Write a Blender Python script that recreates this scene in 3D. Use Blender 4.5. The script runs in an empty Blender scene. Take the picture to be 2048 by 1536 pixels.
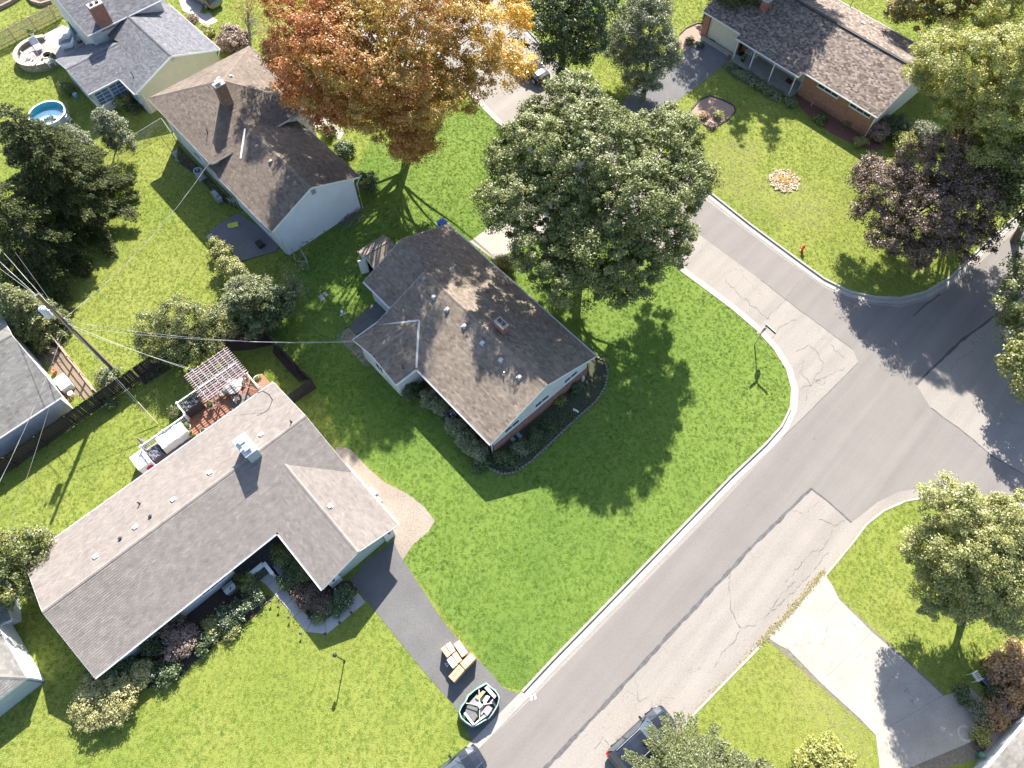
import bpy, math, random
import numpy as np
from mathutils import Vector, Matrix, noise as mnoise

# ---------------------------------------------------------------- camera, light, exposure
scene = bpy.context.scene
COL = scene.collection
CAM_H, TILT, FPX = 50.0, math.radians(28.0), 1421.0
cam_d = bpy.data.cameras.new('camera'); cam = bpy.data.objects.new('camera', cam_d); COL.objects.link(cam)
cam.location = (0, 0, CAM_H); cam.rotation_euler = (TILT, 0, 0)
cam_d.sensor_width = 36.0; cam_d.lens = FPX / 2048 * 36.0; cam_d.clip_start = 0.5; cam_d.clip_end = 2000
scene.camera = cam

SUN_EL, SUN_AZ = math.radians(39.0), math.radians(5.0)      # azimuth measured from +Y towards +X
world = bpy.data.worlds.new('World'); scene.world = world; world.use_nodes = True
wn = world.node_tree; wn.nodes.clear()
w_out = wn.nodes.new('ShaderNodeOutputWorld'); w_bg = wn.nodes.new('ShaderNodeBackground')
w_sky = wn.nodes.new('ShaderNodeTexSky'); w_sky.sky_type = 'NISHITA'; w_sky.sun_disc = False
w_sky.sun_elevation = SUN_EL; w_sky.sun_rotation = SUN_AZ
w_sky.air_density = 1.0; w_sky.dust_density = 1.0; w_sky.ozone_density = 1.0
w_bg.inputs['Strength'].default_value = 0.10
wn.links.new(w_sky.outputs[0], w_bg.inputs[0]); wn.links.new(w_bg.outputs[0], w_out.inputs[0])
sun_d = bpy.data.lights.new('sun', 'SUN'); sun_d.energy = 4.9; sun_d.angle = math.radians(0.53)
sun_d.color = (1.0, 0.95, 0.86)
sun = bpy.data.objects.new('sun', sun_d); COL.objects.link(sun)
SUN_DIR = Vector((math.sin(SUN_AZ) * math.cos(SUN_EL), math.cos(SUN_AZ) * math.cos(SUN_EL), math.sin(SUN_EL)))
sun.rotation_euler = (-SUN_DIR).to_track_quat('-Z', 'Y').to_euler()
sun.location = (0, 60, 80)
scene.view_settings.view_transform = 'Standard'; scene.view_settings.look = 'None'
scene.view_settings.gamma = 1.0; scene.view_settings.exposure = 1.6
try: scene.view_settings.use_curve_mapping = False
except Exception: pass
scene.render.engine = 'CYCLES'
scene.cycles.max_bounces = 5; scene.cycles.diffuse_bounces = 3; scene.cycles.transmission_bounces = 4
scene.cycles.transparent_max_bounces = 6

# ---------------------------------------------------------------- helpers
RNG = random.Random(7)
NR = np.random.RandomState(11)
_ct, _st = math.cos(TILT), math.sin(TILT)
def at(px, py, z=0.0):
    """world point at height z that the photograph shows at pixel (px, py) of 2048x1536"""
    dx, dy = px - 1024.0, 768.0 - py
    d = (dx, dy * _ct + FPX * _st, dy * _st - FPX * _ct)
    k = (z - CAM_H) / d[2]
    return Vector((d[0] * k, d[1] * k, z))
def on_plane(px, py, p0, n):
    o = Vector((0, 0, CAM_H)); dx, dy = px - 1024.0, 768.0 - py
    d = Vector((dx, dy * _ct + FPX * _st, dy * _st - FPX * _ct))
    return o + d * ((p0 - o).dot(n) / d.dot(n))

def V3(p): return Vector(p)
def lerp(a, b, t): return a + (b - a) * t

class MB:
    def __init__(s): s.v = []; s.f = []; s.t = []; s.marks = []
    def mark(s): s.marks.append((len(s.v), len(s.f)))
    def face(s, pts, tone=0.5):
        i = len(s.v); s.v += [tuple(p) for p in pts]; s.f.append(tuple(range(i, i + len(pts)))); s.t.append(tone)
    def box(s, c, size, rz=0.0, tone=0.5, top=None):
        """box with base centre c, size (x,y,z); top = scale of the top face"""
        s.mark()
        cx, cy, cz = c; hx, hy, h = size[0] / 2, size[1] / 2, size[2]
        ca, sa = math.cos(rz), math.sin(rz); k = 1.0 if top is None else top
        P = []
        for (q, z) in ((1.0, 0), (k, h)):
            for (a, b) in ((-1, -1), (1, -1), (1, 1), (-1, 1)):
                x, y = a * hx * q, b * hy * q
                P.append((cx + x * ca - y * sa, cy + x * sa + y * ca, cz + z))
        i = len(s.v); s.v += P
        for f in ((3, 2, 1, 0), (4, 5, 6, 7), (0, 1, 5, 4), (1, 2, 6, 5), (2, 3, 7, 6), (3, 0, 4, 7)):
            s.f.append(tuple(i + j for j in f)); s.t.append(tone)
    def beam(s, a, b, w, h, tone=0.5, up=(0, 0, 1)):
        """rectangular bar from a to b; h measured along up, centred"""
        s.mark()
        a, b = V3(a), V3(b); d = (b - a)
        if d.length < 1e-6: return
        d.normalize(); u = V3(up)
        side = d.cross(u)
        if side.length < 1e-4: side = d.cross(Vector((1, 0, 0)))
        side.normalize(); u2 = side.cross(d).normalized()
        P = []
        for p in (a, b):
            for (x, y) in ((-1, -1), (1, -1), (1, 1), (-1, 1)):
                P.append(tuple(p + side * (x * w / 2) + u2 * (y * h / 2)))
        i = len(s.v); s.v += P
        for f in ((3, 2, 1, 0), (4, 5, 6, 7), (0, 1, 5, 4), (1, 2, 6, 5), (2, 3, 7, 6), (3, 0, 4, 7)):
            s.f.append(tuple(i + j for j in f)); s.t.append(tone)
    def prism(s, pts, dz=None, vec=None, tone=0.5):
        """extrude polygon pts by vector"""
        s.mark()
        vec = Vector((0, 0, dz)) if vec is None else V3(vec)
        A = [V3(p) for p in pts]; B = [p + vec for p in A]; n = len(A); i = len(s.v)
        s.v += [tuple(p) for p in A + B]
        s.f.append(tuple(i + n - 1 - j for j in range(n))); s.f.append(tuple(i + n + j for j in range(n)))
        s.t += [tone, tone]
        for j in range(n):
            k = (j + 1) % n
            s.f.append((i + j, i + k, i + n + k, i + n + j)); s.t.append(tone)
    def tube(s, path, r, n=6, tone=0.5, cap=True):
        s.mark()
        path = [V3(p) for p in path]; rs = r if isinstance(r, (list, tuple)) else [r] * len(path)
        i0 = len(s.v); N = len(path)
        for k, p in enumerate(path):
            d = (path[min(k + 1, N - 1)] - path[max(k - 1, 0)]).normalized()
            a = d.cross(Vector((0, 0, 1)))
            if a.length < 0.05: a = d.cross(Vector((1, 0, 0)))
            a.normalize(); b = d.cross(a)
            for j in range(n):
                t = 2 * math.pi * j / n
                s.v.append(tuple(p + (a * math.cos(t) + b * math.sin(t)) * rs[k]))
        for k in range(N - 1):
            for j in range(n):
                m = (j + 1) % n
                s.f.append((i0 + k * n + j, i0 + k * n + m, i0 + (k + 1) * n + m, i0 + (k + 1) * n + j)); s.t.append(tone)
        if cap:
            s.f.append(tuple(i0 + j for j in range(n))); s.f.append(tuple(i0 + (N - 1) * n + n - 1 - j for j in range(n))); s.t += [tone, tone]
    def lathe(s, c, prof, n=16, sx=1.0, sy=1.0, rz=0.0, tone=0.5, cap=True):
        i0 = len(s.v); ca, sa = math.cos(rz), math.sin(rz)
        for (r, z) in prof:
            for j in range(n):
                t = 2 * math.pi * j / n; x, y = r * math.cos(t) * sx, r * math.sin(t) * sy
                s.v.append((c[0] + x * ca - y * sa, c[1] + x * sa + y * ca, c[2] + z))
        for k in range(len(prof) - 1):
            for j in range(n):
                m = (j + 1) % n
                s.f.append((i0 + k * n + j, i0 + k * n + m, i0 + (k + 1) * n + m, i0 + (k + 1) * n + j)); s.t.append(tone)
        if not cap: return
        if prof[0][0] > 0.001: s.f.append(tuple(i0 + n - 1 - j for j in range(n))); s.t.append(tone)
        if prof[-1][0] > 0.001:
            b = i0 + (len(prof) - 1) * n; s.f.append(tuple(b + j for j in range(n))); s.t.append(tone)
    def mesh(s, name, m, smooth=False):
        me = bpy.data.meshes.new(name); me.from_pydata(s.v, [], s.f); me.update()
        at_ = me.attributes.new('tone', 'FLOAT', 'FACE'); at_.data.foreach_set('value', np.array(s.t, dtype=np.float32))
        # metre-scaled UVs: u along the horizontal of each face, v up its slope
        uv = me.uv_layers.new(name='UVMap'); U = np.zeros(len(me.loops) * 2, dtype=np.float32)
        for p in me.polygons:
            n = p.normal
            if abs(n.z) > 0.995: ux, uy = Vector((1, 0, 0)), Vector((0, 1, 0))
            else:
                ux = Vector((0, 0, 1)).cross(n); ux.normalize(); uy = n.cross(ux)
            for li in p.loop_indices:
                co = me.vertices[me.loops[li].vertex_index].co
                U[2 * li] = co.dot(ux); U[2 * li + 1] = co.dot(uy)
        uv.data.foreach_set('uv', U)
        if m is not None: me.materials.append(m)
        if smooth: me.polygons.foreach_set('use_smooth', [True] * len(me.polygons))
        return me
    def build(s, name, m, parent=None, smooth=False):
        """ONE mesh object; world coordinates are moved to an origin at the object's base"""
        if parent is not None: off = Matrix.Translation(-Vector(parent['org']))
        else:
            a = np.array(s.v); off = Matrix.Translation((-float(a[:, 0].mean()), -float(a[:, 1].mean()), -float(a[:, 2].min())))
        t = off.to_translation(); s.v = [(x + t.x, y + t.y, z + t.z) for (x, y, z) in s.v]
        o = bpy.data.objects.new(name, s.mesh(name, m, smooth)); COL.objects.link(o)
        if parent is not None:
            o.parent = parent; o['org'] = parent.get('org', (0, 0, 0))
        else:
            o.location = (-t.x, -t.y, -t.z); o['org'] = (-t.x, -t.y, -t.z)
        return o

def build_each(b, name, m, parent, **k):
    """every solid that was added to b becomes an object of its own"""
    mk = b.marks + [(len(b.v), len(b.f))]; out = []
    for (v0, f0), (v1, f1) in zip(mk, mk[1:]):
        if f1 == f0: continue
        q = MB(); q.v = b.v[v0:v1]; q.f = [tuple(i - v0 for i in f) for f in b.f[f0:f1]]; q.t = b.t[f0:f1]; out.append(q.build(name, m, parent, **k))
    return out
def tag(o, label=None, cat=None, group=None, kind=None):
    if label: o['label'] = label
    if cat: o['category'] = cat
    if group: o['group'] = group
    if kind: o['kind'] = kind
    return o
def thing(name, loc, label, cat, group=None):
    o = bpy.data.objects.new(name, None); COL.objects.link(o); o.empty_display_size = 0.3
    o.location = loc; o['org'] = tuple(loc); return tag(o, label, cat, group)
def copy_tree(o, delta, rz=0.0, label=None, parent=None):
    c = o.copy(); COL.objects.link(c)
    if parent is None:
        c.location = Vector(o.location) + Vector(delta); c.rotation_euler.z = o.rotation_euler.z + rz
        if label: c['label'] = label
    else: c.parent = parent
    for ch in [x for x in o.children]: copy_tree(ch, delta, parent=c)
    return c
def piece(src, loc, rz, parent, name=None):
    """another piece sharing src's mesh, placed in the parent's space"""
    c = src.copy(); COL.objects.link(c); c.parent = parent; c.location = loc; c.rotation_euler = (0, 0, rz); return c

# ---------------------------------------------------------------- materials
def new_mat(name):
    m = bpy.data.materials.new(name); m.use_nodes = True
    nt = m.node_tree; bs = nt.nodes['Principled BSDF']; return m, nt, bs
def N(nt, t, **k):
    n = nt.nodes.new(t)
    for a, b in k.items(): setattr(n, a, b)
    return n
def noise_node(nt, scale, detail=4, rough=0.6, coord='Object', stretch=None):
    tc = N(nt, 'ShaderNodeTexCoord'); nz = N(nt, 'ShaderNodeTexNoise')
    nz.inputs['Scale'].default_value = scale; nz.inputs['Detail'].default_value = detail; nz.inputs['Roughness'].default_value = rough
    src = tc.outputs[coord]
    if stretch:
        mp = N(nt, 'ShaderNodeMapping'); mp.inputs['Scale'].default_value = stretch; nt.links.new(src, mp.inputs[0]); src = mp.outputs[0]
    nt.links.new(src, nz.inputs['Vector']); return nz
def ramp(nt, fac, stops):
    r = N(nt, 'ShaderNodeValToRGB'); e = r.color_ramp.elements
    e[0].position = stops[0][0]; e[0].color = (*stops[0][1], 1); e[1].position = stops[-1][0]; e[1].color = (*stops[-1][1], 1)
    for p, c in stops[1:-1]:
        x = e.new(p); x.color = (*c, 1)
    nt.links.new(fac, r.inputs[0]); return r
def mix(nt, a, b, fac, mode='MIX'):
    n = N(nt, 'ShaderNodeMix', data_type='RGBA', blend_type=mode)
    for s_, v in ((0, fac), (6, a), (7, b)):
        if hasattr(v, 'is_linked') or hasattr(v, 'links'): nt.links.new(v, n.inputs[s_])
        elif isinstance(v, (tuple, list)): n.inputs[s_].default_value = (*v, 1)
        else: n.inputs[s_].default_value = v
    return n.outputs[2]
def sc(c, k): return tuple(x * k for x in c)
def bumpit(nt, bs, h, dist, strength=0.6):
    b = N(nt, 'ShaderNodeBump'); b.inputs['Distance'].default_value = dist; b.inputs['Strength'].default_value = strength
    nt.links.new(h, b.inputs['Height']); nt.links.new(b.outputs[0], bs.inputs['Normal'])
_plain = {}
def plain(name, c, rough=0.6, var=0.12, scale=6.0, metal=0.0, bump=0.0, spec=None):
    if name in _plain: return _plain[name]
    m, nt, bs = new_mat(name)
    nz = noise_node(nt, scale)
    r = ramp(nt, nz.outputs[0], [(0.3, sc(c, 1 - var)), (0.7, sc(c, 1 + var))])
    nt.links.new(r.outputs[0], bs.inputs['Base Color']); bs.inputs['Roughness'].default_value = rough; bs.inputs['Metallic'].default_value = metal
    if bump: bumpit(nt, bs, nz.outputs[0], bump)
    if spec is not None: bs.inputs['Specular IOR Level'].default_value = spec
    _plain[name] = m; return m
def shingle_mat(name, c1, c2, c3, streak=(0.05, 0.04, 0.035), streak_amt=0.35):
    """colour per shingle tab from the face attribute, granules and weathering from noise"""
    m, nt, bs = new_mat(name)
    a = N(nt, 'ShaderNodeAttribute', attribute_name='tone')
    r = ramp(nt, a.outputs['Fac'], [(0.0, c1), (0.5, c2), (1.0, c3)])
    g = noise_node(nt, 55, 3, 0.7); gr = ramp(nt, g.outputs[0], [(0.3, (0.72, 0.72, 0.72)), (0.7, (1.28, 1.28, 1.28))])
    w = noise_node(nt, 0.35, 5, 0.65); wr = ramp(nt, w.outputs[0], [(0.45, (0, 0, 0)), (0.75, (streak_amt,) * 3)])
    c = mix(nt, r.outputs[0], gr.outputs[0], 1.0, 'MULTIPLY'); c = mix(nt, c, streak, wr.outputs[0])
    w2 = noise_node(nt, 1.7, 4, 0.6); w2r = ramp(nt, w2.outputs[0], [(0.3, (0.86, 0.86, 0.87)), (0.7, (1.12, 1.1, 1.07))])
    c = mix(nt, c, w2r.outputs[0], 1.0, 'MULTIPLY')
    nt.links.new(c, bs.inputs['Base Color']); bs.inputs['Roughness'].default_value = 0.92; bs.inputs['Specular IOR Level'].default_value = 0.25
    bumpit(nt, bs, g.outputs[0], 0.004, 0.5); return m
def brick_mat(name, c1=(0.30, 0.10, 0.06), c2=(0.20, 0.065, 0.045), mortar=(0.42, 0.36, 0.31)):
    m, nt, bs = new_mat(name); tc = N(nt, 'ShaderNodeTexCoord'); b = N(nt, 'ShaderNodeTexBrick')
    nt.links.new(tc.outputs['UV'], b.inputs['Vector'])
    for k, v in (('Scale', 1.0), ('Brick Width', 0.21), ('Row Height', 0.075), ('Mortar Size', 0.006)): b.inputs[k].default_value = v
    b.inputs['Color1'].default_value = (*c1, 1); b.inputs['Color2'].default_value = (*c2, 1); b.inputs['Mortar'].default_value = (*mortar, 1)
    nz = noise_node(nt, 3.0); wr = ramp(nt, nz.outputs[0], [(0.3, (0.8, 0.8, 0.8)), (0.7, (1.15, 1.15, 1.15))])
    c = mix(nt, b.outputs['Color'], wr.outputs[0], 1.0, 'MULTIPLY')
    nt.links.new(c, bs.inputs['Base Color']); bs.inputs['Roughness'].default_value = 0.9
    bumpit(nt, bs, b.outputs['Fac'], -0.008, 0.6); return m
def siding_mat(name, c, row=0.2, vertical=False, dirt=0.25):
    m, nt, bs = new_mat(name); tc = N(nt, 'ShaderNodeTexCoord'); sp = N(nt, 'ShaderNodeSeparateXYZ'); nt.links.new(tc.outputs['UV'], sp.inputs[0])
    d = N(nt, 'ShaderNodeMath', operation='DIVIDE'); nt.links.new(sp.outputs[0 if vertical else 1], d.inputs[0]); d.inputs[1].default_value = row
    fr = N(nt, 'ShaderNodeMath', operation='FRACT'); nt.links.new(d.outputs[0], fr.inputs[0])
    nz = noise_node(nt, 1.2, 5); r = ramp(nt, nz.outputs[0], [(0.35, sc(c, 1 - dirt)), (0.65, c)])
    ln = ramp(nt, fr.outputs[0], [(0.0, (0.72, 0.72, 0.72)), (0.09, (1, 1, 1))])
    cc = mix(nt, r.outputs[0], ln.outputs[0], 1.0, 'MULTIPLY'); nt.links.new(cc, bs.inputs['Base Color'])
    bs.inputs['Roughness'].default_value = 0.55; bumpit(nt, bs, fr.outputs[0], 0.015, 0.7); return m
def leaf_mat(name, stops, trans=0.30, rough=0.5, gloss=0.06):
    m = bpy.data.materials.new(name); m.use_nodes = True; nt = m.node_tree; nt.nodes.clear()
    out = N(nt, 'ShaderNodeOutputMaterial'); a = N(nt, 'ShaderNodeAttribute', attribute_name='tone')
    r = ramp(nt, a.outputs['Fac'], stops)
    df = N(nt, 'ShaderNodeBsdfDiffuse'); tr = N(nt, 'ShaderNodeBsdfTranslucent'); gl = N(nt, 'ShaderNodeBsdfGlossy'); gl.inputs['Roughness'].default_value = rough
    nt.links.new(r.outputs[0], df.inputs[0])
    tcol = mix(nt, r.outputs[0], (1.35, 1.25, 0.45), 1.0, 'MULTIPLY'); nt.links.new(tcol, tr.inputs[0])
    m1 = N(nt, 'ShaderNodeMixShader'); m1.inputs[0].default_value = trans; nt.links.new(df.outputs[0], m1.inputs[1]); nt.links.new(tr.outputs[0], m1.inputs[2])
    m2 = N(nt, 'ShaderNodeMixShader'); m2.inputs[0].default_value = gloss; nt.links.new(m1.outputs[0], m2.inputs[1]); nt.links.new(gl.outputs[0], m2.inputs[2])
    nt.links.new(m2.outputs[0], out.inputs[0]); return m
def glass_mat(name, c=(0.03, 0.04, 0.05)):
    m, nt, bs = new_mat(name); nz = noise_node(nt, 2.0)
    r = ramp(nt, nz.outputs[0], [(0.3, sc(c, 0.7)), (0.7, sc(c, 1.4))]); nt.links.new(r.outputs[0], bs.inputs['Base Color'])
    bs.inputs['Roughness'].default_value = 0.06; bs.inputs['Specular IOR Level'].default_value = 0.8; return m

WHITE = plain('white_trim_paint', (0.72, 0.72, 0.71), 0.5, 0.05)
WHITE2 = plain('white_plastic', (0.76, 0.76, 0.75), 0.4, 0.04)
GALV = plain('galvanised_metal', (0.42, 0.44, 0.46), 0.4, 0.15, metal=0.5)
VENTM = plain('painted_vent_metal', (0.50, 0.50, 0.49), 0.5, 0.1)
DARK = plain('dark_painted_metal', (0.03, 0.032, 0.035), 0.5, 0.3)
BLACK = plain('black_rubber', (0.012, 0.012, 0.013), 0.7, 0.3)
GLASS = glass_mat('window_glass')
MULCH = plain('dark_mulch', (0.055, 0.035, 0.028), 0.95, 0.6, 14, bump=0.03)
RMULCH = plain('red_brown_mulch', (0.16, 0.070, 0.052), 0.95, 0.5, 14, bump=0.03)
PMULCH = plain('pale_wood_chips', (0.30, 0.20, 0.155), 0.95, 0.45, 12, bump=0.03)
DIRT = plain('bare_dirt', (0.25, 0.20, 0.15), 0.95, 0.35, 7, bump=0.02)
WOODG = plain('weathered_grey_wood', (0.22, 0.19, 0.165), 0.9, 0.3, 9)
WOODD = plain('dark_stained_wood', (0.035, 0.028, 0.024), 0.85, 0.4, 9)
WOODR = plain('red_brown_deck_stain', (0.30, 0.13, 0.075), 0.7, 0.25, 5)
WOODP = plain('pale_picket_wood', (0.50, 0.40, 0.27), 0.85, 0.2, 9)
BARK = plain('bark', (0.11, 0.085, 0.068), 0.95, 0.4, 8, bump=0.03)
BARKL = plain('pale_bark', (0.22, 0.19, 0.16), 0.95, 0.35, 8, bump=0.02)
BRICK = brick_mat('red_brick')
BRICK2 = brick_mat('orange_brown_brick', (0.34, 0.15, 0.085), (0.25, 0.11, 0.07), (0.40, 0.30, 0.24))

def concrete_mat(name, c, crack=0.5, speck=0.12, streak=None):
    m, nt, bs = new_mat(name)
    a = noise_node(nt, 0.45, 6, 0.65); b = noise_node(nt, 9, 5, 0.7); f = noise_node(nt, 60, 2, 0.6)
    r1 = ramp(nt, a.outputs[0], [(0.3, sc(c, 0.82 if streak is None else 0.95)), (0.7, sc(c, 1.12 if streak is None else 1.04))])
    r2 = ramp(nt, b.outputs[0], [(0.3, (1 - speck,) * 3), (0.7, (1 + speck,) * 3)])
    r3 = ramp(nt, f.outputs[0], [(0.35, (0.78,) * 3), (0.65, (1.18,) * 3)])
    cc = mix(nt, r1.outputs[0], r2.outputs[0], 1.0, 'MULTIPLY'); cc = mix(nt, cc, r3.outputs[0], 1.0, 'MULTIPLY')
    if streak is not None:      # faint wheel-polished and darker lanes along the road
        st = N(nt, 'ShaderNodeTexCoord'); mp = N(nt, 'ShaderNodeMapping'); mp.inputs['Rotation'].default_value = (0, 0, -streak); mp.inputs['Scale'].default_value = (0.035, 0.9, 1); vr = N(nt, 'ShaderNodeVectorRotate', rotation_type='Z_AXIS'); vr.inputs['Angle'].default_value = -streak; nt.links.new(st.outputs['Object'], vr.inputs['Vector'])
        mp.inputs['Rotation'].default_value = (0, 0, 0); nt.links.new(vr.outputs[0], mp.inputs[0]); sn = N(nt, 'ShaderNodeTexNoise'); sn.inputs['Scale'].default_value = 1.0; sn.inputs['Detail'].default_value = 4; nt.links.new(mp.outputs[0], sn.inputs['Vector'])
        sr = ramp(nt, sn.outputs[0], [(0.35, (0.93,) * 3), (0.65, (1.08,) * 3)]); cc = mix(nt, cc, sr.outputs[0], 1.0, 'MULTIPLY')
    if crack:
        tc = N(nt, 'ShaderNodeTexCoord'); wob = N(nt, 'ShaderNodeTexNoise'); wob.inputs['Scale'].default_value = 1.2; wob.inputs['Detail'].default_value = 4
        nt.links.new(tc.outputs['Object'], wob.inputs['Vector'])
        vadd = N(nt, 'ShaderNodeVectorMath', operation='MULTIPLY_ADD'); nt.links.new(wob.outputs['Color'], vadd.inputs[0]); vadd.inputs[1].default_value = (1.6, 1.6, 0); nt.links.new(tc.outputs['Object'], vadd.inputs[2])
        vo = N(nt, 'ShaderNodeTexVoronoi', feature='DISTANCE_TO_EDGE'); vo.inputs['Scale'].default_value = 0.33; nt.links.new(vadd.outputs[0], vo.inputs['Vector'])
        r4 = ramp(nt, vo.outputs['Distance'], [(0.0, (1, 1, 1)), (0.011, (0, 0, 0))])
        msk = noise_node(nt, 0.22, 3); mr = ramp(nt, msk.outputs[0], [(0.5, (0, 0, 0)), (0.58, (crack,) * 3)])
        k = mix(nt, r4.outputs[0], mr.outputs[0], 1.0, 'MULTIPLY')
        cc = mix(nt, cc, sc(c, 0.42), k)
    nt.links.new(cc, bs.inputs['Base Color']); bs.inputs['Roughness'].default_value = 0.88; bs.inputs['Specular IOR Level'].default_value = 0.3
    bumpit(nt, bs, f.outputs[0], 0.004, 0.5); return m
# ---------------------------------------------------------------- ground, lawns, streets
ROADZ = -0.12
def grass_ground_mat(name, a, b, c):
    m, nt, bs = new_mat(name)
    n1 = noise_node(nt, 0.10, 5, 0.6); n2 = noise_node(nt, 2.2, 6, 0.75); n3 = noise_node(nt, 14, 3, 0.7)
    r1 = ramp(nt, n1.outputs[0], [(0.3, a), (0.5, b), (0.72, c)])
    r2 = ramp(nt, n2.outputs[0], [(0.3, (0.92,) * 3), (0.7, (1.08,) * 3)]); r3 = ramp(nt, n3.outputs[0], [(0.3, (0.6,) * 3), (0.7, (1.35,) * 3)])
    cc = mix(nt, r1.outputs[0], r2.outputs[0], 1.0, 'MULTIPLY'); cc = mix(nt, cc, r3.outputs[0], 1.0, 'MULTIPLY')
    nt.links.new(cc, bs.inputs['Base Color']); bs.inputs['Roughness'].default_value = 0.95; bs.inputs['Specular IOR Level'].default_value = 0.15
    bumpit(nt, bs, n3.outputs[0], 0.05, 0.8); return m
G_LUSH = grass_ground_mat('lush_lawn_ground', (0.10, 0.160, 0.030), (0.13, 0.190, 0.036), (0.15, 0.205, 0.042))
G_YEL = grass_ground_mat('yellow_green_lawn_ground', (0.15, 0.19, 0.035), (0.19, 0.22, 0.045), (0.22, 0.235, 0.06))

def sheet(name, pts, z, m, kind='structure', parent=None, thick=0.0):
    b = MB()
    P = [at(p[0], p[1], z) if len(p) == 2 else V3(p) for p in pts]
    # counter-clockwise, so that it faces up
    ar = sum(P[i].x * P[(i + 1) % len(P)].y - P[(i + 1) % len(P)].x * P[i].y for i in range(len(P)))
    if ar < 0: P.reverse()
    if thick: b.prism([p - Vector((0, 0, thick)) for p in P], thick)
    else: b.face(P)
    o = b.build(name, m, parent)
    if kind and parent is None: o['kind'] = kind
    return o

b = MB(); b.face([(-700, -700, -0.3), (700, -700, -0.3), (700, 700, -0.3), (-700, 700, -0.3)])
tag(b.build('ground', G_YEL), kind='structure')

OLD = concrete_mat('old_pale_asphalt', (0.250, 0.224, 0.200), 0.55, 0.16, 0.80)
NEW = concrete_mat('newer_grey_asphalt', (0.184, 0.165, 0.153), 0.0, 0.10, 0.80)
DRV = concrete_mat('dark_driveway_asphalt', (0.128, 0.123, 0.122), 0.0, 0.2)
DRV2 = concrete_mat('sealed_driveway_asphalt', (0.135, 0.132, 0.134), 0.0, 0.35)
CONC = concrete_mat('pale_concrete', (0.345, 0.31, 0.27), 0.6, 0.12)
CURB = concrete_mat('curb_concrete', (0.37, 0.34, 0.305), 0.0, 0.18)
WALK = concrete_mat('walkway_concrete', (0.37, 0.355, 0.34), 0.0, 0.06)
TAR = plain('crack_sealing_tar', (0.055, 0.053, 0.055), 0.7, 0.3, 3)

b = MB(); b.face([(-160, -90, ROADZ), (190, -90, ROADZ), (190, 190, ROADZ), (-160, 190, ROADZ)])
tag(b.build('road', OLD), kind='structure')

def ext(p, q, d):      # a point d metres beyond q on the line p->q (world xy)
    a, c = at(*p), at(*q); v = (c - a).normalized(); r = c + v * d; return (r.x, r.y, 0)
def W3(pts, z=0.0): return [tuple(at(p[0], p[1], z)) if len(p) == 2 else (p[0], p[1], z) for p in pts]
# back-of-curb outlines (photo pixels)
NWC = [(792, 8), (870, 108), (945, 197), (1000, 252), (1100, 340), (1225, 438), (1345, 531), (1400, 571), (1465, 620), (1515, 663), (1548, 700), (1572, 740), (1582, 778), (1579, 815), (1562, 850), (1530, 886), (1460, 952), (1380, 1034), (1300, 1116), (1200, 1218), (1100, 1320), (1043, 1381)]
NWC2 = [(943, 1483), (905, 1519), (840, 1582)]
NEC = [(960, -60), (1040, 40), (1110, 118), (1200, 196), (1310, 290), (1418, 381), (1500, 446), (1600, 520), (1650, 556), (1700, 581), (1750, 592), (1800, 594), (1850, 582), (1900, 552), (1960, 494), (2040, 422), (2140, 330)]
SEC = [(1255, 1575), (1372, 1441), (1440, 1371), (1520, 1289), (1640, 1160), (1700, 1088), (1730, 1048), (1765, 1020), (1810, 1000), (1860, 991), (1930, 1001), (2010, 1050), (2100, 1110)]
EC = [(2300, 420), (2200, 530), (2130, 610), (2092, 670), (2084, 730), (2110, 800), (2180, 870), (2300, 960)]
def block(name, curb, far, m):
    b = MB(); P = [V3(p) for p in W3(curb)] + [V3((x, y, 0)) for x, y in far]
    ar = sum(P[i].x * P[(i + 1) % len(P)].y - P[(i + 1) % len(P)].x * P[i].y for i in range(len(P)))
    if ar < 0: P.reverse()
    b.prism([p - Vector((0, 0, 0.29)) for p in P], 0.29); o = b.build(name, m); o['kind'] = 'structure'; return o
block('lawn', NWC + NWC2, [(-60, -60), (-160, -60), (-160, 190), (-75, 190)], G_YEL)
block('lawn', NEC, [(190, 160), (190, 190), (-45, 190)], G_YEL)
block('lawn', SEC, [(190, 20), (190, -60), (-10, -60)], G_YEL)
block('lawn', EC, [(190, 30), (190, 110)], G_YEL)
LUSH_POLY = [(600, 540), (760, 250), (945, 197)] + NWC[3:] + [(1000, 1372), (800, 1115), (870, 1040), (790, 970), (690, 900), (625, 760), (540, 660)]
sheet('lush_lawn', LUSH_POLY, 0.004, G_LUSH)

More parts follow.
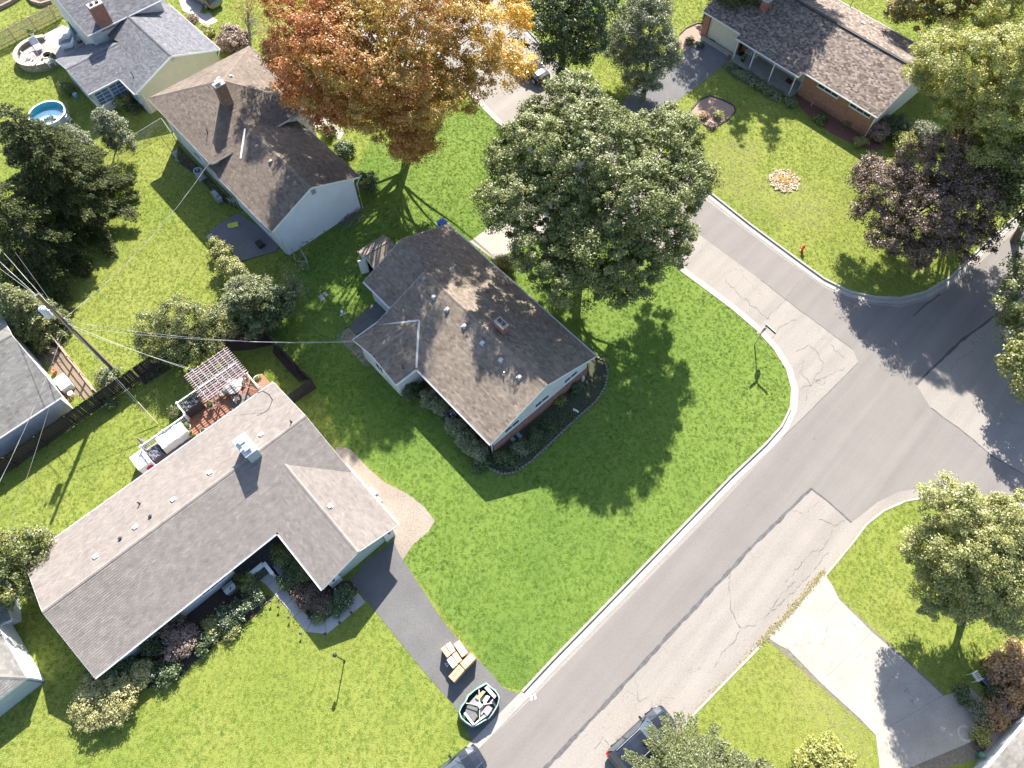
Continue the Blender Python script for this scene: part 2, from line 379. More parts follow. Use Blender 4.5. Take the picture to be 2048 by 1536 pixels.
# asphalt overlays
def roadpatch(name, pts, dz, m): return sheet(name, pts, ROADZ + dz, m)
roadpatch('new_asphalt', [(870, 1600), (960, 1497), (1066, 1394), (1420, 1031), (1577, 863), (1650, 792), (1717, 724), (1705, 698), (1595, 617), (1522, 560), (1400, 470), (1280, 380), (1150, 270), (1100, 225), (1145, 190), (1260, 285), (1420, 406), (1560, 512), (1650, 575), (1720, 606), (1800, 615), (1870, 597), (1930, 552), (2000, 490), (2160, 345), (2230, 430), (2014, 615), (1920, 684), (1832, 768), (1861, 815), (1925, 862), (1982, 910), (2048, 947), (2240, 1060), (2120, 1100), (2010, 1030), (1930, 985), (1860, 974), (1800, 982), (1755, 1004), (1720, 1032), (1703, 1045), (1660, 1006), (1622, 977), (1560, 1035), (1357, 1250), (1200, 1420), (1060, 1570)], 0.004, NEW)
def strip(name, path, w, dz, m, base=ROADZ, jit=0.0):
    b = MB(); P = [at(*p, base + dz) for p in path]; L = []; R = []
    for i, p in enumerate(P):
        d = (P[min(i + 1, len(P) - 1)] - P[max(i - 1, 0)]).normalized(); s_ = Vector((-d.y, d.x, 0)); ww = w * (1 + RNG.uniform(-jit, jit))
        L.append(p + s_ * ww / 2); R.append(p - s_ * ww / 2)
    for i in range(len(P) - 1): b.face([R[i], R[i + 1], L[i + 1], L[i]])
    o = b.build(name, m); o['kind'] = 'structure'; return o
def dense(path, step=12):
    out = []
    for i in range(len(path) - 1):
        a, c = path[i], path[i + 1]; n = max(1, int(math.hypot(c[0] - a[0], c[1] - a[1]) / step))
        for k in range(n): out.append((a[0] + (c[0] - a[0]) * k / n, a[1] + (c[1] - a[1]) * k / n))
    out.append(path[-1]); return out
def wob(path, amp=1.2, step=10):
    return [(x + RNG.uniform(-amp, amp), y + RNG.uniform(-amp, amp)) for x, y in dense(path, step)]
TAR2 = plain('worn_seam_tar', (0.085, 0.082, 0.085), 0.8, 0.35, 3)
strip('road_seam', wob([(1060, 1570), (1200, 1420), (1357, 1250), (1500, 1098), (1622, 977)], 0.9), 0.22, 0.010, TAR2, jit=0.35)
strip('road_seam', wob([(1622, 977), (1660, 1006), (1703, 1045)], 0.6), 0.13, 0.010, TAR2, jit=0.3)
strip('road_seam', wob([(1565, 875), (1640, 802), (1717, 724)], 0.6), 0.05, 0.010, TAR2, jit=0.3)
strip('road_seam', wob([(1832, 768), (1920, 684), (2014, 615), (2100, 545)], 0.8), 0.20, 0.010, TAR, jit=0.4)
strip('road_seam', wob([(1826, 632), (1850, 610), (1880, 588)], 0.6), 0.10, 0.010, TAR, jit=0.4)
strip('road_seam', wob([(1861, 815), (1925, 862), (1982, 910), (2048, 950)], 0.8), 0.09, 0.010, TAR2, jit=0.4)
strip('road_seam', wob([(1522, 560), (1595, 617), (1705, 698)], 0.5), 0.04, 0.010, TAR2, jit=0.4)
cracks = [[(1458, 1130), (1462, 1215), (1480, 1256), (1505, 1250), (1560, 1210), (1620, 1150), (1655, 1105)], [(1570, 1165), (1600, 1130), (1620, 1105), (1640, 1098)], [(1540, 1218), (1572, 1180), (1590, 1160)], [(1428, 1335), (1450, 1300), (1470, 1285)],
          [(1480, 1256), (1467, 1285)], [(1590, 640), (1560, 655), (1540, 680)], [(1600, 560), (1570, 600), (1530, 640)], [(1590, 700), (1620, 690), (1650, 730), (1625, 760)], [(1600, 780), (1640, 760), (1690, 735)], [(1610, 720), (1600, 745), (1622, 770), (1610, 800)],
          [(1660, 690), (1690, 715)], [(1630, 1120), (1650, 1090), (1662, 1062)], [(1640, 1040), (1668, 1050), (1690, 1042)], [(1190, 1500), (1205, 1475), (1215, 1490)], [(1900, 740), (1925, 715), (1945, 700)], [(1450, 560), (1490, 600), (1540, 640)]]
for cpts in cracks: strip('road_crack', wob(cpts, 3.0, 6), 0.022, 0.012, TAR2, jit=0.9)
# painted survey mark on the road near the driveway
PAINT = plain('white_road_paint', (0.72, 0.72, 0.68), 0.7, 0.15, 8)
b = MB()
for pts in ([(1060, 1391), (1065, 1391), (1064, 1397), (1064.5, 1401), (1061, 1401), (1061.5, 1396)], [(1068, 1387), (1071, 1386), (1072.5, 1398), (1069.5, 1399), (1069, 1391), (1066, 1390.5)]):
    b.face([at(*p, ROADZ + 0.009) for p in reversed(pts)])
mk = b.build('road_marking', PAINT); mk['kind'] = 'structure'

# gutter pans and curbs
def offset_path(P, d):
    out = []
    for i, p in enumerate(P):
        t = (P[min(i + 1, len(P) - 1)] - P[max(i - 1, 0)]).normalized(); out.append(p + Vector((-t.y, t.x, 0)) * d)
    return out
def curb(path, side, step=14):
    P = [at(*p, 0) for p in dense(path, step)]
    A = P; B = offset_path(P, side * 0.15); C_ = offset_path(P, side * 0.17); D = offset_path(P, side * 0.62)
    c_ = MB(); g = MB()
    for i in range(len(P) - 1):
        def q(pa, pb, za, zb, bb):
            f = [(pa[i].x, pa[i].y, za), (pa[i + 1].x, pa[i + 1].y, za), (pb[i + 1].x, pb[i + 1].y, zb), (pb[i].x, pb[i].y, zb)]
            bb.face(f if side > 0 else f[::-1])
        q(A, B, 0.035, 0.03, c_); q(B, C_, 0.03, ROADZ + 0.0, c_)
        f = [(A[i].x, A[i].y, -0.1), (A[i + 1].x, A[i + 1].y, -0.1), (A[i + 1].x, A[i + 1].y, 0.035), (A[i].x, A[i].y, 0.035)]; c_.face(f if side > 0 else f[::-1])
        q(C_, D, ROADZ + 0.016, ROADZ + 0.022, g)
    tag(c_.build('curb', CURB), kind='structure'); tag(g.build('gutter', CURB), kind='structure')
    # debris line along the gutter
    return P
curb(NWC, 1); curb(NWC2, 1); curb(NEC, -1); curb(SEC[:4], -1); curb(SEC[4:], -1); curb(EC, 1)
# dropped curb in front of the right-hand driveway
P1 = [at(*p, 0) for p in dense([(1520, 1289), (1640, 1160)], 14)]; g = MB(); D = offset_path(P1, -0.62)
for i in range(len(P1) - 1): g.face([(D[i].x, D[i].y, ROADZ + 0.02), (D[i + 1].x, D[i + 1].y, ROADZ + 0.02), (P1[i + 1].x, P1[i + 1].y, 0.012), (P1[i].x, P1[i].y, 0.012)])
tag(g.build('gutter', CURB), kind='structure')
P1 = [at(*p, 0) for p in dense([(1043, 1381), (943, 1483)], 14)]; g = MB(); D = offset_path(P1, 0.62)
for i in range(len(P1) - 1): g.face([(P1[i].x, P1[i].y, 0.012), (P1[i + 1].x, P1[i + 1].y, 0.012), (D[i + 1].x, D[i + 1].y, ROADZ + 0.02), (D[i].x, D[i].y, ROADZ + 0.02)])
tag(g.build('gutter', CURB), kind='structure')
# cast-iron cover in the road
def manhole(px, py, r=0.12):
    b = MB(); b.lathe(tuple(at(px, py, ROADZ + 0.004)), [(r, 0), (r, 0.012), (r * 0.8, 0.014), (0.001, 0.014)], 14)
    return b.build('valve_cover', plain('cast_iron', (0.14, 0.12, 0.11), 0.7, 0.3))
tag(manhole(1629, 877), 'small round iron valve cover set in the middle of the grey asphalt', 'valve cover')
tag(manhole(1673, 627), 'small pale valve cover in the side street near the curved corner', 'valve cover')

# driveways, walks, beds
B_DRIVE = [(700, 1160), (735, 1120), (786, 1082), (800, 1110), (868, 1215), (884, 1240), (913, 1275), (952, 1315), (976, 1340), (1006, 1375), (1033, 1387), (1043, 1382), (943, 1482), (919, 1425), (840, 1334)]
sheet('driveway', B_DRIVE, 0.016, DRV)
E_DRIVE = [(1417, 77), (1469, 112), (1439, 137), (1392, 174), (1340, 213), (1300, 262), (1260, 228), (1240, 205), (1340, 123), (1372, 100)]
sheet('driveway', E_DRIVE, 0.016, DRV2)
A_DRIVE = [(939, 483), (1020, 425), (1118, 352), (1185, 405), (1085, 470), (990, 520)]
sheet('driveway', A_DRIVE, 0.016, CONC)
C_DRIVE = [(560, 150), (690, 60), (800, 20), (830, 60), (870, 108), (740, 190), (650, 250), (600, 215)]
sheet('driveway', C_DRIVE, 0.016, CONC)
sheet('walkway', [(610, 235), (640, 225), (690, 262), (680, 280), (640, 262)], 0.020, CONC)
D_DRIVE = [(350, -20), (420, -20), (400, 25), (436, 40), (410, 55), (385, 30), (366, 22)]
sheet('driveway', D_DRIVE, 0.016, WALK)
sheet('stepping_slab', [(400, 33), (417, 24), (435, 43), (423, 49)], 0.03, WALK, thick=0.03)
# right-hand concrete driveway poured in separate slabs
def drv_slabs():
    Lp = [(1531, 1273), (1560, 1292), (1577, 1300), (1641, 1366), (1720, 1438), (1751, 1471), (1762, 1560)]
    Rp = [(1647, 1144), (1664, 1170), (1679, 1199), (1744, 1264), (1812, 1322), (1885, 1390), (1975, 1470)]
    root = None
    rows = [(0, 2), (2, 3), (3, 4), (4, 5), (5, 6)]
    def pt(t_row, s_): return (lerp(Lp[t_row][0], Rp[t_row][0], s_), lerp(Lp[t_row][1], Rp[t_row][1], s_))
    cols = [0.0, 0.5, 1.0]
    objs = []
    for (r0, r1) in rows:
        cc = [0, 1.0]
        for k in range(len(cc) - 1):
            a, c = cc[k] + (0.002 if k else 0), cc[k + 1] - (0.002 if k < len(cc) - 2 else 0)
            mids = [pt(r, a) for r in range(r0, r1 + 1)] + [pt(r, c) for r in range(r1, r0 - 1, -1)]
            P = [at(*p, 0.014) for p in mids]; ctr = sum(P, Vector()) / len(P)
            P = [ctr + (p - ctr) * (1 - 0.012 / max(0.5, (p - ctr).length) * 1.0) for p in P]
            ar = sum(P[i].x * P[(i + 1) % len(P)].y - P[(i + 1) % len(P)].x * P[i].y for i in range(len(P)))
            if ar < 0: P.reverse()
            b = MB(); b.prism([p + Vector((0, 0, -0.01)) for p in P], 0.01 + RNG.uniform(0.008, 0.018))
            if root is None:
                root = thing('concrete_driveway', tuple(ctr), None, None); root['kind'] = 'structure'
            b.build('slab', CONC, root)
    b = MB(); P = [at(*p, 0.006) for p in [(1529, 1275), (1648, 1142), (1680, 1197), (1890, 1388), (2010, 1500), (1765, 1575), (1750, 1470)]]
    b.face(P[::-1]); b.build('joint_filler', plain('dirty_joint', (0.16, 0.14, 0.11), 0.95, 0.3), root)
drv_slabs()
sheet('concrete_apron', [(1885, 1392), (1940, 1375), (1985, 1420), (2010, 1460), (1960, 1540), (1900, 1600), (1985, 1480)], 0.018, CONC)
B_BED = [(183, 1345), (480, 1135), (520, 1185), (548, 1195), (500, 1240), (450, 1275), (395, 1320), (350, 1365), (260, 1385), (215, 1400)]
sheet('planting_bed', B_BED, 0.012, MULCH)
B_BED2 = [(525, 1100), (560, 1070), (665, 1165), (700, 1160), (716, 1178), (648, 1238), (622, 1238), (590, 1195), (545, 1145)]
sheet('planting_bed', B_BED2, 0.012, MULCH)
DIRT_BED = [(672, 893), (700, 897), (735, 935), (770, 965), (820, 990), (850, 1015), (870, 1042), (855, 1065), (825, 1090), (803, 1125), (788, 1085), (780, 1050), (700, 960), (670, 915)]
sheet('dirt_bed', DIRT_BED, 0.010, concrete_mat('dusty_bare_soil', (0.265, 0.22, 0.18), 0.0, 0.35))
A_BED = [(1168, 735), (1190, 712), (1208, 722), (1216, 745), (1210, 775), (1190, 805), (1150, 840), (1105, 883), (1060, 925), (1030, 945), (1005, 949), (980, 938), (965, 915), (935, 905), (915, 870), (880, 835), (860, 815), (835, 795), (800, 795), (800, 740), (900, 780)]
A_MULCH = plain('dark_bed_with_ground_cover', (0.05, 0.055, 0.028), 0.95, 0.6, 10, bump=0.03)
sheet('planting_bed', A_BED, 0.012, A_MULCH)
E_BED = [(1590, 188), (1602, 180), (1742, 270), (1775, 300), (1740, 300), (1700, 285), (1660, 265), (1625, 240), (1600, 215)]
sheet('planting_bed', E_BED, 0.012, RMULCH)
ISLAND = [(1377, 226), (1400, 200), (1420, 192), (1445, 200), (1468, 212), (1471, 222), (1455, 240), (1432, 254), (1420, 257), (1400, 245)]
sheet('planting_bed', ISLAND, 0.012, PMULCH)
BED3 = [(1359, 70), (1372, 57), (1395, 47), (1416, 48), (1418, 74), (1385, 98), (1368, 103), (1357, 88)]
sheet('planting_bed', BED3, 0.012, PMULCH)
EDGEM = plain('dark_edging', (0.035, 0.03, 0.03), 0.8, 0.3)
def edging(pts, closed, h, w, m, name='bed_edging', lab=None):
    b = MB(); P = [at(*p, 0.0) for p in dense(pts + ([pts[0]] if closed else []), 6)]
    for i in range(len(P) - 1): b.beam(P[i] + Vector((0, 0, h / 2)), P[i + 1] + Vector((0, 0, h / 2)), w, h)
    return tag(b.build(name, m), lab, 'edging')
edging(ISLAND, True, 0.10, 0.09, EDGEM, lab='black edging strip around the kidney shaped wood chip bed')
edging(BED3[:3] + BED3[2:4], False, 0.10, 0.09, EDGEM, lab='black edging strip of the small bed beside the garage door of the brick house')
STONE = plain('grey_edging_stone', (0.19, 0.165, 0.14), 0.9, 0.35, 5)
def stones(pts, size, lab, closed=False):
    b0 = MB(); b0.box((0, 0, 0), (size, size * 0.62, 0.11), top=0.86); me = b0.mesh('stone', STONE)
    P = [at(*p, 0) for p in dense(pts, 4)]; L = [0]
    for i in range(len(P) - 1): L.append(L[-1] + (P[i + 1] - P[i]).length)
    root = thing('stone_edging', tuple(P[0]), lab, 'edging'); d = 0.0; k = 0
    while d < L[-1] and k < 290:
        i = max(j for j in range(len(L)) if L[j] <= d + 1e-6); i = min(i, len(P) - 2)
        p = P[i].lerp(P[i + 1], (d - L[i]) / max(1e-6, L[i + 1] - L[i])); t = P[i + 1] - P[i]
        o = bpy.data.objects.new('stone', me); COL.objects.link(o); o.parent = root; o.location = p - P[0] + Vector((0, 0, RNG.uniform(-0.02, 0.02)))
        o.rotation_euler = (0, 0, math.atan2(t.y, t.x) + RNG.uniform(-0.15, 0.15)); o.scale = (RNG.uniform(0.8, 1.05), RNG.uniform(0.8, 1.2), RNG.uniform(0.8, 1.4)); d += size * 1.04; k += 1
    return root
stones([(1190, 712), (1208, 722), (1216, 745), (1210, 775), (1190, 805), (1150, 840), (1105, 883), (1060, 925), (1030, 945), (1005, 949), (980, 938), (965, 915)], 0.28, 'curving row of grey edging stones round the bed beside the middle house')

# brown leaf litter and weeds in joints
def litter(pts, n, spread, cols, size, lab, name='leaf_litter'):
    b = MB(); P = [at(*p, 0) for p in dense(pts, 6)]
    for _ in range(n):
        i = RNG.randrange(len(P) - 1); p = P[i].lerp(P[i + 1], RNG.random()); x, y = p.x + RNG.gauss(0, spread), p.y + RNG.gauss(0, spread)
        a = RNG.uniform(0, 6.28); s_ = size * RNG.uniform(0.5, 1.3); z = RNG.uniform(0.02, 0.05) + (ROADZ + 0.02 if lab == 'r' else 0)
        b.face([(x + s_ * math.cos(a + k * 1.57), y + s_ * math.sin(a + k * 1.57), z + RNG.uniform(0, 0.02)) for k in range(4)], RNG.random())
    return tag(b.build(name, cols), kind='stuff')
DRYLEAF = leaf_mat('dry_fallen_leaves', [(0, (0.20, 0.10, 0.04)), (0.5, (0.30, 0.17, 0.07)), (1, (0.36, 0.27, 0.13))], 0.1)
litter([(1480, 1335), (1510, 1300), (1560, 1245), (1650, 1140)], 700, 0.16, DRYLEAF, 0.035, 'r')
litter([(1395, 1412), (1480, 1330)], 90, 0.14, DRYLEAF, 0.03, 'r')
litter([(1490, 640), (1540, 690), (1575, 735)], 160, 0.10, DRYLEAF, 0.03, 'r')
litter([(1150, 1400), (1350, 1200), (1560, 930)], 40, 0.3, DRYLEAF, 0.02, 'r')
litter([(1175, 1480), (1330, 1370), (1500, 1210), (1620, 1080)], 240, 0.9, DRYLEAF, 0.022, 'r')
DEADG = leaf_mat('dead_grass', [(0, (0.34, 0.25, 0.14)), (0.6, (0.50, 0.40, 0.24)), (1, (0.58, 0.48, 0.32))], 0.2)
WEED = leaf_mat('weed_leaves', [(0, (0.12, 0.14, 0.04)), (0.5, (0.22, 0.20, 0.07)), (1, (0.30, 0.24, 0.10))], 0.2)
litter([(1518, 1290), (1540, 1266), (1580, 1225), (1620, 1178), (1648, 1140)], 1300, 0.09, WEED, 0.04, 'w', 'joint_weeds')
# ---------------------------------------------------------------- vegetation builders
def leaf_mesh(name, C, Nn, S, tone, m, parent, elong=1.0, axis=None):
    """C centres (n,3), Nn normals, S half sizes, tone (n) -> one mesh of leaf-sized quads"""
    n = len(C); K = 3 if n > 12000 else 4
    if n == 0: return None
    Nn = Nn / np.maximum(np.linalg.norm(Nn, axis=1, keepdims=True), 1e-6)
    r = NR.normal(size=(n, 3)) if axis is None else axis
    A = np.cross(Nn, r) if axis is None else axis - Nn * np.sum(axis * Nn, axis=1, keepdims=True)
    A /= np.maximum(np.linalg.norm(A, axis=1, keepdims=True), 1e-6)
    B = np.cross(Nn, A); S = S[:, None]
    V = np.empty((n, 4, 3)); V[:, 0] = C - A * S * elong; V[:, 1] = C - B * S * 0.62 + Nn * S * 0.12; V[:, 2] = C + A * S * elong; V[:, 3] = C + B * S * 0.62 + Nn * S * 0.12
    o_ = np.array(parent['org']); V = V - o_
    if K == 3: V = np.stack([V[:, 0], V[:, 1] + (V[:, 1] - V[:, 3]) * 0.25, (V[:, 2] + V[:, 3] * 0.6) / 1.6], 1)
    me = bpy.data.meshes.new(name); me.vertices.add(K * n); me.vertices.foreach_set('co', V.reshape(-1).astype(np.float32))
    me.loops.add(K * n); me.loops.foreach_set('vertex_index', np.arange(K * n, dtype=np.int32))
    me.polygons.add(n); me.polygons.foreach_set('loop_start', np.arange(0, K * n, K, dtype=np.int32)); me.polygons.foreach_set('loop_total', np.full(n, K, dtype=np.int32))
    me.update(calc_edges=True)
    a = me.attributes.new('tone', 'FLOAT', 'FACE'); a.data.foreach_set('value', np.clip(tone, 0, 1).astype(np.float32))
    me.materials.append(m); o = bpy.data.objects.new(name, me); COL.objects.link(o); o.parent = parent; o['org'] = parent['org']; return o
def rdir(n, up=0.0):
    d = NR.normal(size=(n, 3)); d[:, 2] += up; return d / np.linalg.norm(d, axis=1, keepdims=True)
def limbs(b, base, top, targets, r0, zsplit):
    """tapered trunk, then limbs that bend out to the target points"""
    base, top = V3(base), V3(top)
    b.tube([base + Vector((0, 0, -0.1)), base.lerp(top, 0.12), base.lerp(top, 0.5), top], [r0 * 1.35, r0, r0 * 0.75, r0 * 0.3], 8)
    for t in targets:
        t = V3(t); f = RNG.uniform(*zsplit); p0 = base.lerp(top, f); mid = p0.lerp(t, 0.5) + Vector((RNG.uniform(-.4, .4), RNG.uniform(-.4, .4), RNG.uniform(0.1, 0.7)))
        r = r0 * lerp(0.42, 0.16, f) * RNG.uniform(0.7, 1.1)
        b.tube([p0, p0.lerp(mid, 0.5) + Vector((0, 0, 0.15)), mid, mid.lerp(t, .6), t], [r, r * 0.8, r * 0.55, r * .35, r * 0.12], 5, cap=False)
def crown_points(blobs, dens, rc, zmin=0.3, inner=0.25):
    """clump centres over the union of blobs; returns (centre, outward, radius)"""
    P, O = [], []
    for (c, r) in blobs:
        r = np.array(r if hasattr(r, '__len__') else (r, r, r), float); c = np.array(c, float)
        n = int(dens * (r[0] * r[1] + r[0] * r[2] + r[1] * r[2]) / 3 * 4 * math.pi / (rc * rc) * 0.32) + 1
        d = rdir(n, 0.25); rad = np.where(NR.rand(n) < inner, NR.uniform(0.35, 0.8, n), NR.uniform(0.8, 1.03, n))
        p = c + d * r * rad[:, None]; keep = p[:, 2] > zmin
        for (c2, r2) in blobs:
            c2 = np.array(c2, float); r2 = np.array(r2 if hasattr(r2, '__len__') else (r2,) * 3, float)
            if np.allclose(c2, c): continue
            keep &= ~((np.linalg.norm((p - c2) / r2, axis=1) < 0.62) & (NR.rand(n) < 0.85))
        P.append(p[keep]); O.append(d[keep])
    return np.concatenate(P), np.concatenate(O)
def tree(name, label, cat, base, blobs, m, leaf=0.15, n_leaf=40000, rc=0.65, dens=1.0, trunk=0.28, tonef=None, bark=None, group=None, nl=26, elong=1.0, split=(0.25, 0.9), flat=0.7, inner=0.25, flowers=None, top=None, spread=0.28, upn=0.5, crown='crown'):
    base = V3(base); root = thing(name, tuple(base), label, cat, group)
    P, O = crown_points(blobs, dens, rc, zmin=base.z + 0.1, inner=inner)
    k = max(1, n_leaf // max(1, len(P))); idx = np.repeat(np.arange(len(P)), k)
    rcs = rc * NR.uniform(0.45, 1.6, len(P)); ctone = NR.normal(0, 0.10, len(P))
    d = rdir(len(idx), 0.35) ; rad = NR.uniform(0.25, 1.35, len(idx)) ** 0.8
    C = P[idx] + d * np.array([1, 1, flat]) * (rcs[idx] * rad)[:, None]; C[:, 2] = np.maximum(C[:, 2], base.z + 0.04)
    Nn = d * 0.7 + O[idx] * 0.25 + np.array([0, 0, upn]) + NR.normal(0, 0.45, C.shape)
    S = leaf * NR.uniform(0.6, 1.2, len(C))
    t = 0.5 + ctone[idx] + NR.normal(0, spread * 0.5, len(C))
    if tonef is not None: t = tonef(C, t)
    leaf_mesh(crown, C, Nn, S, t, m, root, elong)
    if nl and trunk:
        if top is None:
            hi = max(blobs, key=lambda q: q[0][2]); top = (lerp(base.x, hi[0][0], 0.8), lerp(base.y, hi[0][1], 0.8), hi[0][2] + 0.2 * (hi[1] if not hasattr(hi[1], '__len__') else hi[1][2]))
        b = MB(); tg = P[NR.choice(len(P), min(nl, len(P)), replace=False)]
        limbs(b, base, top, tg, trunk, split); b.build('trunk', bark or BARK, root, smooth=True)
    if flowers:
        fm, fn, fs = flowers; sel = NR.choice(len(C), min(fn, len(C)), replace=False)
        FC = C[sel] + O[idx][sel] * 0.06 + np.array([0, 0, 0.05]); leaf_mesh('flowers', FC, NR.normal(0, 0.4, FC.shape) + np.array([0, 0, 1.0]), fs * NR.uniform(0.6, 1.2, len(FC)), NR.rand(len(FC)), fm, root)
    return root
def bush(label, px, py, r, h, m, leaf=0.07, n=2500, name='bush', cat='bush', group=None, z0=0.0, sx=1.0, sy=1.0, rz=0.0, lump=3, rc=0.28, flowers=None, tonef=None, trunk=0.03, spread=0.28, dens=1.0):
    """px,py = where the middle of the bush shows in the photo"""
    c = at(px, py, z0 + h * 0.55); blobs = [((c.x, c.y, z0 + h * 0.5), (r * sx * 0.8, r * sy * 0.8, h * 0.5))]
    for k in range(lump):
        a = 2 * math.pi * (k + RNG.random() * 0.6) / max(1, lump); q = 0.5 * r
        blobs.append(((c.x + q * sx * math.cos(a), c.y + q * sy * math.sin(a), z0 + h * RNG.uniform(0.4, 0.6)), (r * 0.5, r * 0.5, h * RNG.uniform(0.35, 0.5))))
    return tree(name, label, cat, (c.x, c.y, z0), blobs, m, leaf, n, rc, dens, trunk, group=group, nl=8, flowers=flowers, tonef=tonef, spread=spread, inner=0.15)
def conifer(label, base, h, r, m, n_leaf=30000, leaf=0.10, name='spruce_tree', z0=0.6, whorls=14, per=9, droop=0.25, lean=(0, 0), power=0.85, twig=0.22, cat='tree', group=None, upward=0.0, tone0=0.3):
    """tapered trunk with whorls of boughs; needle sprays lie along each bough and its side twigs"""
    base = V3(base); root = thing(name, tuple(base), label, cat, group); b = MB()
    top = base + Vector((lean[0], lean[1], h)); b.tube([base, base.lerp(top, 0.5), top], [0.03 * h, 0.018 * h, 0.01], 7)
    Cs, Ns, Ax, Ts, Ss = [], [], [], [], []; boughs = []
    for w in range(whorls):
        f = (w + 0.5) / whorls; z = z0 + (h - z0) * f; L = r * (1 - f) ** power * 1.0 + 0.12
        for k in range(per):
            a = 2 * math.pi * (k + RNG.random() * 0.8 + 0.37 * w) / per; ll = L * RNG.uniform(0.72, 1.12); zz = z + RNG.uniform(-.5, .5) * h / whorls
            p0 = base.lerp(top, zz / h); d = Vector((math.cos(a), math.sin(a), 0)); p2 = p0 + d * ll + Vector((0, 0, -droop * ll * (1 - 0.7 * f) + upward * ll)); p1 = p0.lerp(p2, 0.55) + Vector((0, 0, 0.12 * ll))
            boughs.append((p0, p1, p2, ll, f))
            b.tube([p0, p1, p2], [0.035, 0.022, 0.008], 4, cap=False)
    tot = sum(x[3] ** 1.6 for x in boughs); 
    for (p0, p1, p2, ll, f) in boughs:
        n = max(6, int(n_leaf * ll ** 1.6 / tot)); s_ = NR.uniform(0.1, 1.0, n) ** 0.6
        a0, a1, a2 = [np.array(q) for q in (p0, p1, p2)]
        q = ((1 - s_) ** 2)[:, None] * a0 + (2 * s_ * (1 - s_))[:, None] * a1 + (s_ ** 2)[:, None] * a2
        d = np.array((p2 - p0).normalized()); side = np.cross(d, [0, 0, 1]); side /= np.linalg.norm(side)
        wdt = twig * ll ** 0.6 * (1.1 - 0.6 * s_) + 0.05; off = NR.uniform(-1, 1, n) * wdt * 1.6
        q = q + side * off[:, None] + d * (np.abs(off) * 0.5)[:, None] + np.array([0, 0, 1]) * (NR.normal(0, 0.06, n) - np.abs(off) * 0.25)[:, None]
        ax = d * 1.0 + side * np.sign(off)[:, None] * 0.8 + NR.normal(0, 0.3, (n, 3)); Cs.append(q); Ax.append(ax); Ns.append(NR.normal(0, 0.35, (n, 3)) + np.array([0, 0, 1.0]))
        Ts.append(tone0 + 0.35 * s_ + NR.normal(0, 0.14, n)); Ss.append(leaf * NR.uniform(0.6, 1.3, n))  # lighter toward tips: new growth, plus lit tips and shaded gaps painted in
    leaf_mesh('crown', np.concatenate(Cs), np.concatenate(Ns), np.concatenate(Ss), np.concatenate(Ts), m, root, elong=1.5, axis=np.concatenate(Ax))
    b.build('trunk', BARK, root); return root

# ---------------------------------------------------------------- grass tufts over the lawns
def inpoly(X, Y, poly):
    r = np.zeros(len(X), bool); n = len(poly); j = n - 1
    for i in range(n):
        xi, yi, xj, yj = poly[i][0], poly[i][1], poly[j][0], poly[j][1]
        c = ((yi > Y) != (yj > Y)) & (X < (xj - xi) * (Y - yi) / (yj - yi + 1e-12) + xi); r ^= c; j = i
    return r
def wp(pts): return [(at(*p).x, at(*p).y) if len(p) == 2 else (p[0], p[1]) for p in pts]
def grass_tuft(name, blades, spread, h, w, seed):
    R = random.Random(seed); b = MB()
    for _ in range(blades):
        a = R.uniform(0, 6.283); rr = spread * math.sqrt(R.random()); x, y = rr * math.cos(a), rr * math.sin(a)
        d = R.uniform(0, 6.283); lean = R.uniform(0.3, 1.3); hh = h * R.uniform(0.6, 1.2); ww = w * R.uniform(0.6, 1.2)
        ux, uy = math.cos(d), math.sin(d); px_, py_ = -uy * ww / 2, ux * ww / 2
        tip = (x + ux * lean * hh, y + uy * lean * hh, hh * math.sqrt(max(0.15, 1.2 - lean * 0.7)))
        b.face([(x - px_, y - py_, 0), (x + px_, y + py_, 0), tip], R.random())
    return b
GRASSM = None
def grass_leaf_mat():
    m = bpy.data.materials.new('grass_blades'); m.use_nodes = True; nt = m.node_tree; nt.nodes.clear(); out = N(nt, 'ShaderNodeOutputMaterial')
    a = N(nt, 'ShaderNodeAttribute', attribute_name='gtone', attribute_type='INSTANCER'); f = N(nt, 'ShaderNodeAttribute', attribute_name='tone')
    r = ramp(nt, a.outputs['Fac'], [(0.0, (0.085, 0.165, 0.028)), (0.25, (0.150, 0.255, 0.046)), (0.5, (0.255, 0.345, 0.072)), (0.75, (0.370, 0.400, 0.105)), (1.0, (0.50, 0.44, 0.24))])
    v = ramp(nt, f.outputs['Fac'], [(0.0, (0.7,) * 3), (1.0, (1.35,) * 3)]); c = mix(nt, r.outputs[0], v.outputs[0], 1.0, 'MULTIPLY')
    df = N(nt, 'ShaderNodeBsdfDiffuse'); tr = N(nt, 'ShaderNodeBsdfTranslucent'); nt.links.new(c, df.inputs[0]); nt.links.new(c, tr.inputs[0])
    mm = N(nt, 'ShaderNodeMixShader'); mm.inputs[0].default_value = 0.3; nt.links.new(df.outputs[0], mm.inputs[1]); nt.links.new(tr.outputs[0], mm.inputs[2]); nt.links.new(mm.outputs[0], out.inputs[0]); return m
def fbm(X, Y, s, seed=0.0):
    return np.array([mnoise.fractal(Vector((x * s + seed, y * s - seed, seed)), 1.0, 2.0, 4) for x, y in zip(X, Y)])
